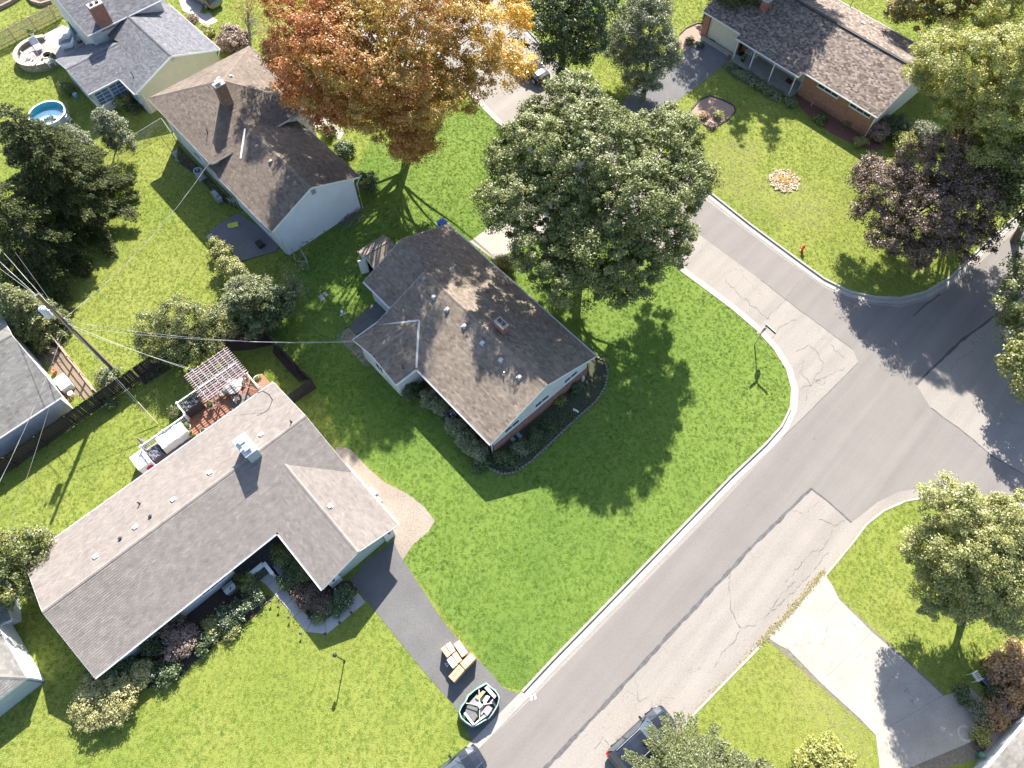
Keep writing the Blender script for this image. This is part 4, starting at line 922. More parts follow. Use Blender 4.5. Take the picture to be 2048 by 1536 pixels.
    q = on_plane(545, 800, p2, n2); b = MB(); b.tube([q, q + Vector((0, 0, 0.9)), q + Vector((-0.35, 0.1, 1.25))], 0.035, 6); b.tube([q + Vector((-0.35, 0.1, 1.25)), q + Vector((-0.75, -0.05, 1.2))], 0.03, 6); b.build('service_mast', DARK, root)
    return root, g, e, n2
HB, gB, eB, nB2 = house_b()

# ================= brown hip-roofed split-level with white block gable
def house_c():
    e = 3.8; g = frame(-19.933, 38.908, 2.318); W, s_ = 9.006, 0.426; zr = e + s_ * W / 2; L = 10.0
    root = thing('house', tuple(g(6, W / 2, 0)), 'split-level house with brown hip roof, tall brick chimney and blank white gable wall', 'house'); R = Roof(root, DECKF, SH_C); R.pit = 0.2
    n1 = R.plane([g(0, 0, e), g(L, 0, e), g(L, W / 2, zr), g(0, W / 2, zr)]); n2 = R.plane([g(L, W, e), g(0, W, e), g(0, W / 2, zr), g(L, W / 2, zr)])
    R.ridge(g(0, W / 2, zr), g(L, W / 2, zr), 0.3, tone=0.9)
    R.fascia(g(0, 0, e), g(0, W / 2, zr)); R.fascia(g(0, W / 2, zr), g(0, W, e)); R.gutter(g(8.7, 0, e), g(0, 0, e), -g.V); R.gutter(g(0, W, e), g(8.7, W, e), g.V)
    e2 = 4.8; k = frame(-25.95, 45.6, 2.308); W2, L2, s2 = 10.71, 10.98, 0.428; pk = k(L2 / 2, W2 / 2, e2 + s2 * W2 / 2)
    m1 = R.plane([k(0, 0, e2), k(L2, 0, e2), pk]); R.plane([k(L2, 0, e2), k(L2, W2, e2), pk]); R.plane([k(L2, W2, e2), k(0, W2, e2), pk]); m4 = R.plane([k(0, W2, e2), k(0, 0, e2), pk])
    for q in (k(0, 0, e2), k(L2, 0, e2), k(L2, W2, e2), k(0, W2, e2)): R.ridge(q, pk, 0.28, tone=0.85)
    R.gutter(k(L2, 0, e2), k(0, 0, e2), -k.V); R.gutter(k(0, 0, e2), k(0, 2.3, e2), -k.U); R.gutter(k(0, W2, e2), k(0, W2 - 2.6, e2), -k.U); R.gutter(k(L2, W2, e2), k(0, W2, e2), k.V); R.fascia(k(L2, 0, e2), k(L2, W2, e2)); R.fascia(k(0, 0, e2), k(0, W2, e2))
    R.finish(gutm=plain('stained_gutter', (0.42, 0.38, 0.33), 0.7, 0.35, 3))
    b = MB(); b.beam(g(9.55, W / 2 - 0.25, zr - 0.02), g(7.75, 2.3, 4.83), 0.14, 0.05); build_each(b, 'valley_flashing', WHITE2, root)
    b = MB(); wv = 0.55; h0 = e + s_ * wv - 0.16
    gable(b, [g(0.2, wv, 0), g(0.2, W - wv, 0), g(0.2, W - wv, h0), g(0.2, W / 2, zr - 0.13), g(0.2, wv, h0)], -g.U, 0.2)
    wall(b, g(0.4, wv, 0), g(8, wv, 0), 0, h0, 0.16); wall(b, g(0.4, W - wv, 0), g(8, W - wv, 0), 0, h0, 0.16)
    for (p, q) in ((k(0.5, 0.5), k(L2 - 0.5, 0.5)), (k(L2 - 0.5, 0.6), k(L2 - 0.5, W2 - 0.6)), (k(L2 - 0.5, W2 - 0.5), k(0.5, W2 - 0.5)), (k(0.5, W2 - 0.6), k(0.5, 0.6))): wall(b, p, q, 0, e2 - 0.0)
    build_each(b, 'wall', STUCCO, root)
    b = MB(); p = g(0.19, W / 2 + 0.15, zr - 0.75); b.beam(p - g.V * 0.2, p + g.V * 0.2, 0.05, 0.5)
    for j in range(5): b.beam(p - g.V * 0.18 - g.U * 0.03 + Vector((0, 0, -0.2 + j * 0.1)), p + g.V * 0.18 - g.U * 0.03 + Vector((0, 0, -0.2 + j * 0.1)), 0.03, 0.03)
    b.build('gable_vent', GALV, root)
    chip = plain('exposed_block_patch', (0.10, 0.09, 0.09), 0.9, 0.3); b = MB()
    for _ in range(9):
        v = RNG.uniform(0.8, W - 0.8); z = RNG.uniform(0.1, 0.5); b.beam(g(0.193, v, z), g(0.193, v + RNG.uniform(0.12, 0.5), z), 0.015, RNG.uniform(0.04, 0.10))
    b.build('chipped_paint', chip, root)
    window(root, g(3.0, wv - 0.09, 1.6), g.U, 1.6, 1.0, -g.V, 2); window(root, k(5.5, 0.42, 1.4), k.U, 1.3, 0.8, -k.V, 2)
    b = MB(); b.tube([g(0, W + 0.05, e - 0.1), g(0.05, W - 0.35, e - 0.7), g(0.05, W - 0.4, 0.1)], 0.045, 6); b.tube([k(3.4, -0.05, e2 - 0.1), k(3.4, 0.35, e2 - 0.6), k(3.4, 0.35, 0.1)], 0.045, 6); b.tube([k(9.0, -0.05, e2 - 0.1), k(9.0, 0.35, e2 - 0.6), k(9.0, 0.35, 0.1)], 0.045, 6); b.tube([g(8.2, 0.05, e - 0.1), g(8.2, 0.4, e - 0.6), g(8.2, 0.4, 0.1)], 0.045, 6)
    build_each(b, 'downspout', plain('pale_downspout', (0.50, 0.48, 0.44), 0.6, 0.2), root)
    q = on_plane(454, 206, k(0, 0, e2), m4); chimney(root, (q.x, q.y), 0.95, 0.62, q.z - 0.5, q.z + 1.95, k.rz + math.pi / 2, brick_mat('weathered_brown_brick', (0.24, 0.12, 0.075), (0.15, 0.075, 0.05), (0.34, 0.29, 0.25)), flues=1, metal_top=True)
    for (x, y) in ((514, 293), (542, 323), (578, 356)): roof_vent(root, on_plane(x, y, g(0, 0, e), n1), n1, g.rz, plain('rusty_tan_vent', (0.36, 0.27, 0.22), 0.8, 0.2), 0.27, 0.10)
    for (x, y) in ((438, 157), (462, 152)): roof_vent(root, on_plane(x, y + 1, pk, (k(L2, W2, e2) - k(0, W2, e2)).cross(pk - k(L2, W2, e2)).normalized()), n2, k.rz, VENTM, 0.3, 0.10)
    q = on_plane(416, 266, k(0, 0, e2), m1); pipe_vent(root, q, 0.55, 0.04); return root, g, k
HC, gC, kC = house_c()

# ================= slate-blue roofed house, top left
def house_d():
    g = frame(-36.273, 56.734, 2.327); e = 2.75; W, s_ = 9.44, 0.364; zr = e + s_ * W / 2; L = 8.6; a, hw, D, s2 = 3.075, 3.36, 3.3, 0.258; wj = a + hw; zw = e + s2 * hw; hj = hw * s2 / s_; a2 = a + 2 * hw
    root = thing('house', tuple(g(5, 5, 0)), 'slate blue roofed house with cream gable, glazed bay and tall red brick chimney', 'house'); R = Roof(root, DECKF, SH_D); R.pit = 0.17
    n1 = R.plane([g(0, 0, e), g(a, 0, e), g(wj, hj, zw), g(8.8, hj - 0.4, zw - 0.1), g(8.8, W / 2, zr), g(0, W / 2, zr)]); R.plane([g(12, W, e), g(0, W, e), g(0, W / 2, zr), g(12, W / 2, zr)])
    R.plane([g(a, -D, e), g(a, 0, e), g(wj, hj, zw), g(wj, -D, zw)]); R.plane([g(a2, 0, e), g(a2, -D, e), g(wj, -D, zw), g(wj, hj, zw), g(a2, 0.3, e)])
    R.ridge(g(0, W / 2, zr), g(8.7, W / 2, zr), tone=0.15); R.ridge(g(wj, -D, zw), g(wj, hj, zw), tone=0.1)
    e2 = 4.5; u2, v2, V2 = 8.2, 0.3, 8.4; s3 = 0.36; zr2 = e2 + s3 * 4.6
    n5 = R.plane([g(u2, V2, e2), g(u2, v2, e2), g(u2 + 4.6, v2, zr2), g(u2 + 4.6, V2, zr2)]); R.plane([g(u2 + 9.2, v2, e2), g(u2 + 9.2, V2, e2), g(u2 + 4.6, V2, zr2), g(u2 + 4.6, v2, zr2)])
    R.gutter(g(u2, v2, e2), g(u2, V2, e2), -g.U); R.gutter(g(a, -D, e), g(a, -0.1, e), -g.U); R.gutter(g(a, 0, e), g(0, 0, e), -g.V); R.gutter(g(0, W, e), g(10, W, e), g.V)
    for (p, q) in ((g(0, 0, e), g(0, W / 2, zr)), (g(0, W / 2, zr), g(0, W, e)), (g(a, -D, e), g(wj, -D, zw)), (g(wj, -D, zw), g(a2, -D, e)), (g(u2, v2, e2), g(u2 + 4.6, v2, zr2)), (g(u2 + 4.6, v2, zr2), g(u2 + 9.2, v2, e2))): R.fascia(p, q)
    R.finish()
    b = MB(); wv = 0.4; h0 = e + s_ * wv - 0.16; gable(b, [g(0.15, wv, 0), g(0.15, W - wv, 0), g(0.15, W - wv, h0), g(0.15, W / 2, zr - 0.13), g(0.15, wv, h0)], -g.U); wall(b, g(0.3, W - wv, 0), g(9, W - wv, 0), 0, h0); build_each(b, 'wall', YELLOW, root)
    b = MB(); wall(b, g(0.3, wv, 0), g(a + 0.3, wv, 0), 0, h0, 0.14); wall(b, g(a + 0.35, -D + 0.3, 0), g(a + 0.35, 0.3, 0), 0, 0.85, 0.14); gable(b, [g(a + 0.4, -D + 0.3, 0), g(a2 - 0.3, -D + 0.3, 0), g(a2 - 0.3, -D + 0.3, e), g(wj, -D + 0.3, zw - 0.13), g(a + 0.4, -D + 0.3, e)], -g.V)
    gable(b, [g(u2 + 0.35, v2 + 0.35, 0), g(u2 + 8.9, v2 + 0.35, 0), g(u2 + 8.9, v2 + 0.35, e2), g(u2 + 4.6, v2 + 0.35, zr2 - 0.13), g(u2 + 0.35, v2 + 0.35, e2 + 0.08)], -g.V); wall(b, g(u2 + 0.35, 0.6, 0), g(u2 + 0.35, V2, 0), 0, e2 - 0.05); build_each(b, 'wall', SID_W, root)
    p, q = g(a + 0.35, -D + 0.35), g(a + 0.35, 0.3); along = (q - p).normalized(); Lg = (q - p).length
    BL = glass_mat('blue_reflective_glass', (0.10, 0.16, 0.33))
    for k_ in range(2):
        c = p + along * (Lg * (0.26 + 0.48 * k_)) + Vector((0, 0, 1.62)); window(root, c - g.U * 0.06, along, Lg * 0.46, 1.5, -g.U, 2, mg=BL, rows=4)
    for k_ in range(2): window(root, g(a + 1.2 + 1.7 * k_, -D + 0.29, 1.6), g.U, 1.3, 1.2, -g.V, 2)
    window(root, g(0.6 + 1.3, wv - 0.08, 1.5), g.U, 1.8, 1.3, -g.V, 2, mg=BL, rows=4)
    b = MB(); pp = g(0.13, W / 2 + 0.1, zr - 0.6); b.beam(pp - g.V * 0.16, pp + g.V * 0.16, 0.05, 0.3); b.build('gable_vent', plain('cream_vent', (0.42, 0.38, 0.27), 0.7, 0.1), root)
    b = MB(); b.tube([g(0.0, W + 0.0, e - 0.1), g(0.1, W - 0.3, e - 0.6), g(0.1, W - 0.35, 0.1)], 0.04, 6); b.tube([g(0.0, 0.0, e - 0.1), g(0.08, 0.6, e - 0.4), g(0.08, 0.65, 0.1)], 0.04, 6); build_each(b, 'downspout', WHITE, root)
    q = on_plane(209, 45, g(u2, 0, e2), n5); chimney(root, (q.x, q.y), 1.35, 0.8, q.z - 0.5, q.z + 1.9, g.rz + math.pi / 2, BRICK, flues=2)
    q = on_plane(268, 155, g(0, 0, e), n1); pipe_vent(root, q, 0.7, 0.035); return root, g
HD, gD = house_d()

# ================= brick ranch house with porch, top right
def house_e():
    g = frame(34.42, 53.55, 2.312); e = 2.75; W, s_, rv = 11.85, 0.30, 5.93; zr = e + s_ * rv; sb = (zr - e) / (W - rv); a, b_, d, L = 8.53, 16.39, 0.63, 21.4
    root = thing('house', tuple(g(10, 6, 0)), 'orange brick ranch house with mixed tan shingles, columned front porch and white garage door', 'house'); R = Roof(root, DECKF, SH_E, row=0.16, tab=0.26, tones=(0.5, 0.3))
    n1 = R.plane([g(0, 0, e), g(a, 0, e), g(a, -d, e - s_ * d), g(b_, -d, e - s_ * d), g(b_, 0, e), g(L, 0, e), g(L, rv, zr), g(0, rv, zr)]); n2 = R.plane([g(L, W, e), g(0, W, e), g(0, rv - 0.0, zr), g(L, rv, zr)])
    b = MB(); b.beam(g(0, rv, zr + 0.06), g(L, rv, zr + 0.06), 0.30, 0.05); b.build('ridge_bar', plain('dark_ridge_bar', (0.035, 0.03, 0.03), 0.8, 0.2), root)  # dark bar laid along the whole ridge
    for (p, q) in ((g(0, 0, e), g(0, rv, zr)), (g(0, rv, zr), g(0, W, e)), (g(a, 0.02, e), g(a, -d, e - s_ * d)), (g(b_, 0.02, e), g(b_, -d, e - s_ * d)), (g(L, 0, e), g(L, rv, zr))): R.fascia(p, q)
    R.gutter(g(a, 0, e), g(0, 0, e), -g.V); R.gutter(g(b_, -d, e - s_ * d), g(a, -d, e - s_ * d), -g.V); R.gutter(g(L, 0, e), g(b_, 0, e), -g.V); R.gutter(g(0, W, e), g(L, W, e), g.V); R.finish()
    b = MB(); wv = 0.45; h0 = e + s_ * wv - 0.16; wall(b, g(0.3, wv, 0), g(a - 0.15, wv, 0), 0, h0 - 0.35, 0.18); wall(b, g(b_ - 0.6, wv + 1.0, 0), g(b_ + 0.15, wv + 1.0, 0), 0, h0, 0.2); wall(b, g(L - 0.9, wv, 0), g(L - 0.2, wv, 0), 0, h0, 0.3); wall(b, g(b_ + 0.0, wv, 0), g(b_ + 0.25, wv, 0), 0, h0, 0.3); wall(b, g(L - 0.3, wv, 0), g(L - 0.3, W - 0.4, 0), 0, h0, 0.18); wall(b, g(0.3, W - 0.4, 0), g(L - 0.3, W - 0.4, 0), 0, h0, 0.18); build_each(b, 'wall', BRICK2, root)
    b = MB(); wall(b, g(0.3, wv + 0.02, 0), g(a - 0.15, wv + 0.02, 0), h0 - 0.35, h0, 0.2); wall(b, g(a, wv + 1.5, 0), g(b_ - 0.6, wv + 1.5, 0), 0, h0 + 0.3, 0.15); wall(b, g(a - 0.05, wv + 0.1, 0), g(a - 0.05, wv + 1.6, 0), 0, h0, 0.15)
    gable(b, [g(0.25, wv, 0), g(0.25, W - 0.5, 0), g(0.25, W - 0.5, h0), g(0.25, rv, zr - 0.13), g(0.25, wv, h0)], -g.U); build_each(b, 'wall', plain('cream_panel_siding', (0.56, 0.53, 0.45), 0.7, 0.08, 3), root)
    for u in (1.9, 5.6): window(root, g(u, wv - 0.10, 2.22), g.U, 2.4, 0.5, -g.V, 3)
    window(root, g(10.4, wv + 1.41, 1.5), g.U, 0.8, 0.6, -g.V, 1); window(root, g(13.6, wv + 1.41, 2.0), g.U, 1.9, 0.35, -g.V, 2)
    b = MB(); b.prism([g(a - 0.0, -0.75, 0), g(b_ + 0.1, -0.75, 0), g(b_ + 0.1, wv + 1.45, 0), g(a - 0.0, wv + 1.45, 0)][::-1], 0.16); b.build('porch_slab', plain('grey_porch_concrete', (0.30, 0.29, 0.26), 0.9, 0.12, 3), root)
    for u in (a + 0.35, a + 2.95, a + 5.45, b_ - 0.25):
        b = MB(); b.beam(g(u, -0.45, 0.16), g(u, -0.45, e - s_ * d - 0.12), 0.10, 0.10, up=g.U); b.build('porch_post', WHITE, root)
    b = MB(); b.beam(g(a, -0.45, e - s_ * d - 0.17), g(b_, -0.45, e - s_ * d - 0.17), 0.1, 0.14); b.build('porch_beam', WHITE, root)
    b = MB(); b.beam(g(b_ + 0.3, wv + 0.1, 1.1), g(L - 0.92, wv + 0.1, 1.1), 0.06, 2.2); b.build('garage_door', plain('cream_garage_door', (0.60, 0.57, 0.48), 0.6, 0.06, 3), root)
    b = MB(); b.prism([g(b_ + 0.1, -0.35, 0), g(L - 0.5, -0.35, 0), g(L - 0.5, wv - 0.1, 0), g(b_ + 0.1, wv - 0.1, 0)][::-1], 0.05); b.build('garage_apron', CONC, root)
    b = MB(); b.tube([g(0.1, -0.06, e - 0.1), g(0.25, 0.28, e - 0.5), g(0.25, 0.30, 0.1)], 0.05, 6); build_each(b, 'downspout', WHITE, root)
    p2 = g(0, W, e); roof_vent(root, on_plane(1725, 47, p2, n2), n2, g.rz, WHITE2, 0.34, 0.12); roof_vent(root, on_plane(1742, 48, p2, n2), n2, g.rz, GALV, 0.18, 0.1)
    for (x, y) in ((1766, 72), (1700, 14)): pipe_vent(root, on_plane(x, y, p2, n2), 0.8, 0.035)
    q = on_plane(1530, 16, g(0, 0, e), n1); chimney(root, (q.x, q.y), 0.7, 0.9, q.z - 0.4, q.z + 0.9, g.rz, BRICK)
    return root, g
HE, gE = house_e()

# ================= grey-roofed garage, left edge; white house corner, lower left; eave, lower right; shed
def gable_block(name, label, cat, o, U, V, L, W, e, s_, wallm, shm, name_deck=DECKF, over=0.4, trim=WHITE, smooth_dark=None):
    U, V, o = V3(U).normalized(), V3(V).normalized(), V3(o); g = lambda a, b, z=0.0: o + U * a + V * b + Vector((0, 0, z - o.z)); zr = e + s_ * W / 2
    root = thing(name, tuple(g(L / 2, W / 2, 0)), label, cat); R = Roof(root, name_deck, shm); n1 = R.plane([g(0, 0, e), g(L, 0, e), g(L, W / 2, zr), g(0, W / 2, zr)]); R.plane([g(L, W, e), g(0, W, e), g(0, W / 2, zr), g(L, W / 2, zr)]); R.ridge(g(0, W / 2, zr), g(L, W / 2, zr))
    for (p, q) in ((g(0, 0, e), g(0, W / 2, zr)), (g(0, W / 2, zr), g(0, W, e)), (g(L, 0, e), g(L, W / 2, zr)), (g(L, W / 2, zr), g(L, W, e))): R.fascia(p, q, h=0.14)
    R.gutter(g(0, 0, e), g(L, 0, e), -V); R.finish(fasm=trim); b = MB(); w = over; h0 = e + s_ * w - 0.15
    for (u, nn) in ((w * 0.6, -U), (L - w * 0.6, U)): gable(b, [g(u, w, 0), g(u, W - w, 0), g(u, W - w, h0), g(u, W / 2, zr - 0.13), g(u, w, h0)], nn, 0.1)
    wall(b, g(w * 0.6, w), g(L - w * 0.6, w), 0, h0, 0.1); wall(b, g(w * 0.6, W - w), g(L - w * 0.6, W - w), 0, h0, 0.1); build_each(b, 'wall', wallm, root); return root, g, n1
_o = Vector((-33.627, 24.134, 0)); _U = Vector((-0.729, -0.684, 0)); _V = Vector((-0.684, 0.729, 0))
HF, gF, nF = gable_block('garage', 'pale grey roofed building at the left edge behind the dark board fence', 'garage', _o, _U, _V, 11, 11.3, 2.7, 0.37, siding_mat('shade_tinted_white_siding', (0.58, 0.57, 0.60), 0.2), SH_F, over=0.55)  # white walls with the lavender of their shade put into the colour
def house_g():
    c = at(53, 1356, 2.1); U = (at(3, 1268, 2.1) - c).normalized(); V = Vector((-U.y, U.x, 0)); V = V if V.x < 0 else -V; g = lambda a, b, z=0.0: Vector((c.x, c.y, z)) + U * a + V * b; e = 2.1
    root = thing('house', tuple(g(3, 4, 0)), 'pale grey roofed white house at the lower left edge', 'house'); R = Roof(root, DECKF, SH_F); W, L, zr = 9.0, 6.0, 3.2
    R.plane([g(L, 0, e), g(0, 0, e), g(3.2, 3.2, zr), g(L, 3.2, zr)]); R.plane([g(0, 0, e), g(0, W, e), g(3.2, W, zr), g(3.2, 3.2, zr)]); R.plane([g(L, 3.2, zr), g(3.2, 3.2, zr), g(3.2, W, zr), g(L, W, zr)]); R.ridge(g(0, 0, e), g(3.2, 3.2, zr)); R.fascia(g(L, 0, e), g(0, 0, e)); R.fascia(g(0, 0, e), g(0, W, e)); R.finish()
    b = MB(); wall(b, g(0.12, 0.10), g(L, 0.10), 0, e - 0.08, 0.16); build_each(b, 'wall', plain('white_painted_wall', (0.75, 0.75, 0.74), 0.7, 0.04, 2), root)
    b = MB(); wall(b, g(0.10, 0.2), g(0.10, W), 0, e - 0.08, 0.16); build_each(b, 'wall', siding_mat('shaded_siding_wall', (0.36, 0.42, 0.46), 1.0, dirt=0.1), root)  # grey-white siding; its shade is put into the blue-grey colour
    window(root, g(0.02, 4.2, 1.7), V, 1.6, 1.2, -U, 2); return root
house_g()
_c = at(20, 1238, 1.7); gable_block('garden_shed', 'small pale roofed shed at the left edge above the white house', 'shed', (_c.x, _c.y, 0), (-0.9, -0.42, 0), (-0.42, 0.9, 0), 3, 3.2, 1.6, 0.35, SID_W, SH_F, over=0.3)
_c = at(1982, 1530, 2.7); _d = (at(2062, 1434, 2.7) - _c).normalized(); _n = Vector((_d.y, -_d.x, 0)); _s = Vector((_c.x, _c.y, 0)) - _d * 12
gable_block('house', 'pale grey roof with wide white gutter cutting the lower right corner', 'house', _s, _d, _n, 22, 10, 2.7, 0.4, SID_W, SH_F, over=0.5)
# storage shed beside the middle house
def shed():
    z = 2.05; c0 = at(749, 538, z); cw = at(711, 500, z); U = (at(759, 470, z) - cw).normalized(); V = Vector((-U.y, U.x, 0)); V = V if (cw - c0).dot(V) > 0 else -V
    W = 2.55; L = 2.75; o = Vector((c0.x, c0.y, 0)) ; g = lambda a, b, zz=0.0: o + U * a + V * b + Vector((0, 0, zz)); e, s_ = 1.95, 0.42; zr = e + s_ * W / 2
    root = thing('storage_shed', tuple(g(L / 2, W / 2)), 'small white shed with grey shingles and an open door against the middle house', 'shed'); R = Roof(root, DECKF, SH_A, tones=(0.75, 0.15)); R.plane([g(0, 0, e), g(L, 0, e), g(L, W / 2, zr), g(0, W / 2, zr)]); R.plane([g(L, W, e), g(0, W, e), g(0, W / 2, zr), g(L, W / 2, zr)]); R.fascia(g(0, 0, e), g(0, W / 2, zr), h=0.1); R.fascia(g(0, W / 2, zr), g(0, W, e), h=0.1); R.finish()
    b = MB(); b.beam(g(0, W / 2, zr + 0.03), g(L, W / 2, zr + 0.03), 0.05, 0.03); b.build('ridge_strip', DARK, root)
    b = MB(); u = 0.12; gable(b, [g(u, 1.55, 0), g(u, W - 0.15, 0), g(u, W - 0.15, e), g(u, 1.55, zr - 0.2)], -U, 0.06); gable(b, [g(u, 0.15, 1.85), g(u, 1.55, 1.85), g(u, 1.55, zr - 0.2), g(u, W / 2, zr - 0.12), g(u, 0.15, e)], -U, 0.06); wall(b, g(u, 0.15), g(L - 0.1, 0.15), 0, e, 0.06); wall(b, g(u, W - 0.15), g(L - 0.1, W - 0.15), 0, e, 0.06); wall(b, g(L - 0.1, 0.15), g(L - 0.1, W - 0.15), 0, e, 0.06); build_each(b, 'wall', SID_W, root)
    b = MB(); wall(b, g(u - 0.05, 1.52), g(-0.55, 1.75), 0.05, 1.85, 0.05); b.build('door', WHITE, root)
    b = MB(); b.prism([g(u, 0.15, 0.0), g(L - 0.1, 0.15, 0.0), g(L - 0.1, W - 0.15, 0.0), g(u, W - 0.15, 0.0)], 0.05); b.build('floor', WOODD, root)
shed()
# ---------------------------------------------------------------- fences
def board_fence(lab, a, c, h, bw, gap, m, name='board_fence', rails=(0.25, 0.9), th=0.02, posts=2.4, pointed=False, board='board', railm=None, jit=0.02):
    a, c = V3(a), V3(c); d = (c - a); L = d.length; d.normalize(); rz = math.atan2(d.y, d.x); root = thing(name, tuple(a), lab, 'fence'); nrm = Vector((-d.y, d.x, 0))
    b = MB()
    if pointed: b.prism([(-bw / 2, 0, 0), (bw / 2, 0, 0), (bw / 2, 0, h - 0.06), (0, 0, h), (-bw / 2, 0, h - 0.06)], vec=(0, th, 0))
    else: b.box((0, 0, 0), (bw, th, h))
    mes = [b.mesh(board, m)]
    n = int(L / (bw + gap))
    for k in range(min(n, 290)):
        o = bpy.data.objects.new(board, mes[0]); COL.objects.link(o); o.parent = root; o.location = d * ((k + 0.5) * (bw + gap)) + Vector((0, 0, RNG.uniform(-jit, jit) + 0.03)); o.rotation_euler = (RNG.uniform(-.01, .01), RNG.uniform(-.008, .008), rz)
    for z in rails: b = MB(); b.beam(a - nrm * 0.05 + Vector((0, 0, h * z)), c - nrm * 0.05 + Vector((0, 0, h * z)), 0.045, 0.09); b.build('rail', railm or m, root)
    k = 0.0
    while k <= L + 0.1: b = MB(); p = a + d * min(k, L) - nrm * 0.10; b.box(tuple(p), (0.10, 0.10, h + 0.04), rz); b.build('post', railm or m, root); k += posts
    return root
def chain_fence(lab, pts, h=1.15):
    P = [V3(p) for p in pts]; root = thing('chain_link_fence', tuple(P[0]), lab, 'fence'); wm = plain('galvanised_wire', (0.33, 0.33, 0.32), 0.5, 0.2)
    for i in range(len(P) - 1):
        a, c = P[i], P[i + 1]; L = (c - a).length; b = MB(); b.tube([a + Vector((0, 0, h)), c + Vector((0, 0, h))], 0.022, 6); b.build('top_rail', wm, root)
        n = max(1, round(L / 2.4))
        for k in range(n + 1): b = MB(); p = a.lerp(c, k / n); b.tube([p, p + Vector((0, 0, h + 0.06))], 0.028, 6); b.build('post', wm, root)
        b = MB(); s_ = 0.14; m_ = int(L / s_); d = (c - a).normalized(); hh = h - 0.04
        for k in range(-int(hh / s_), m_):
            for sg in (1, -1):
                x0 = k * s_; x1 = x0 + hh; z0, z1 = (0, hh) if sg > 0 else (hh, 0)
                if x0 < 0: z0 += sg * (-x0); x0 = 0
                if x1 > L: z1 -= sg * (x1 - L); x1 = L
                if x1 - x0 > 0.05: b.beam(a + d * x0 + Vector((0, 0, z0 + 0.03)), a + d * x1 + Vector((0, 0, z1 + 0.03)), 0.004, 0.004)
        b.build('wire_mesh', wm, root)['kind'] = 'stuff'
    return root
g0 = lambda px, py, z=0.0: Vector((at(px, py, z).x, at(px, py, z).y, 0))
board_fence('long dark stained board fence along the back of the utility pole yard', g0(-60, 957, 1.8), g0(262, 737, 1.8), 1.75, 0.14, 0.008, WOODD)
board_fence('dark board fence running on under the yellow-green shrub', g0(264, 735.5, 1.8), g0(440, 616, 1.8), 1.75, 0.14, 0.008, WOODD)
board_fence('dark board fence slanting down from the evergreens towards the deck', g0(519, 649, 1.7), g0(619, 756, 1.7), 1.65, 0.14, 0.008, WOODD)
board_fence('short dark fence section joining the house corner by the deck', g0(621, 757, 1.7), g0(574, 789, 1.7), 1.65, 0.14, 0.008, WOODD)
board_fence('pale wooden picket fence at the upper left corner', g0(-30, 75, 1.7), g0(112, 3, 1.7), 1.65, 0.065, 0.055, WOODP, 'picket_fence', (0.2, 0.55, 0.92), pointed=True, board='picket')
def rail_fence(lab, a, c, h=1.15):
    a, c = V3(a), V3(c); root = thing('rail_fence', tuple(a), lab, 'fence'); L = (c - a).length
    for z in (0.25, 0.6, 0.95):
        b = MB(); P = [a.lerp(c, t / 8) + Vector((RNG.uniform(-.04, .04), RNG.uniform(-.04, .04), h * z)) for t in range(9)]; b.tube(P, 0.045, 6); b.build('rail', plain('weathered_tan_rail', (0.30, 0.23, 0.17), 0.9, 0.3), root)
    for k in range(5): b = MB(); p = a.lerp(c, k / 4); b.box(tuple(p), (0.12, 0.12, h + 0.05), 0.7); b.build('post', WOODG, root)
rail_fence('weathered wooden rail fence beside the strip of bare dirt', g0(86, 650, 1.0), g0(186, 781, 1.0))
chain_fence('rusty chain link fence between the pool yard and the big yellow-green lawn', [g0(265, 271, 1.15), g0(322, 236, 1.15)])
chain_fence('chain link gate by the downspout of the split-level house', [g0(322, 236, 1.15), g0(343, 265, 1.15), g0(352, 262, 1.15)])
chain_fence('chain link fence passing behind the grey-green shrubs', [g0(190, 322, 1.15), g0(262, 274, 1.15)])
chain_fence('short chain link fence off the corner of the white gable wall', [g0(582, 496, 1.15), g0(592, 522, 1.15), g0(616, 524, 1.15)])
chain_fence('open chain link gate leaf lying askew near the white gable', [g0(599, 494, 1.15), g0(616, 524, 1.15)])
sheet('dirt_strip', [(82, 665), (92, 650), (190, 785), (165, 800), (120, 760), (90, 715)], 0.010, concrete_mat('bare_yard_dirt', (0.20, 0.15, 0.105), 0.0, 0.35))
sheet('dirt_patch', [(425, 655), (470, 640), (520, 650), (545, 690), (500, 700), (430, 705)], 0.010, MULCH)
sheet('bare_strip', [(262, 745), (430, 640), (450, 650), (400, 700), (290, 770)], 0.009, MULCH)
sheet('dirt_patch', [(548, 688), (615, 757), (600, 765), (570, 735), (545, 705)], 0.010, MULCH)

# ---------------------------------------------------------------- utility pole and wires
pb = at(228, 740, 0); PH = 10.4; pt = at(66, 598, PH); ptop = Vector((pb.x - 0.12, pb.y + 0.05, PH))
pole = thing('utility_pole', tuple(pb), 'tall leaning wooden utility pole with grey transformer and many wires', 'utility pole')
b = MB(); b.tube([pb, pb.lerp(ptop, 0.5), ptop], [0.17, 0.145, 0.115], 10); b.build('pole', plain('weathered_pole_wood', (0.17, 0.13, 0.10), 0.9, 0.3, 5), pole, smooth=True)
def on_pole(z): return pb.lerp(ptop, z / PH)
q = on_pole(8.4) + Vector((-0.50, -0.12, 0)); b = MB(); b.lathe(tuple(q - Vector((0, 0, 0.5))), [(0.20, 0), (0.25, 0.04), (0.25, 0.95), (0.27, 0.97), (0.22, 1.05), (0.001, 1.07)], 16); tr = b.build('transformer', plain('light_grey_transformer', (0.50, 0.53, 0.57), 0.45, 0.08), pole, smooth=False)
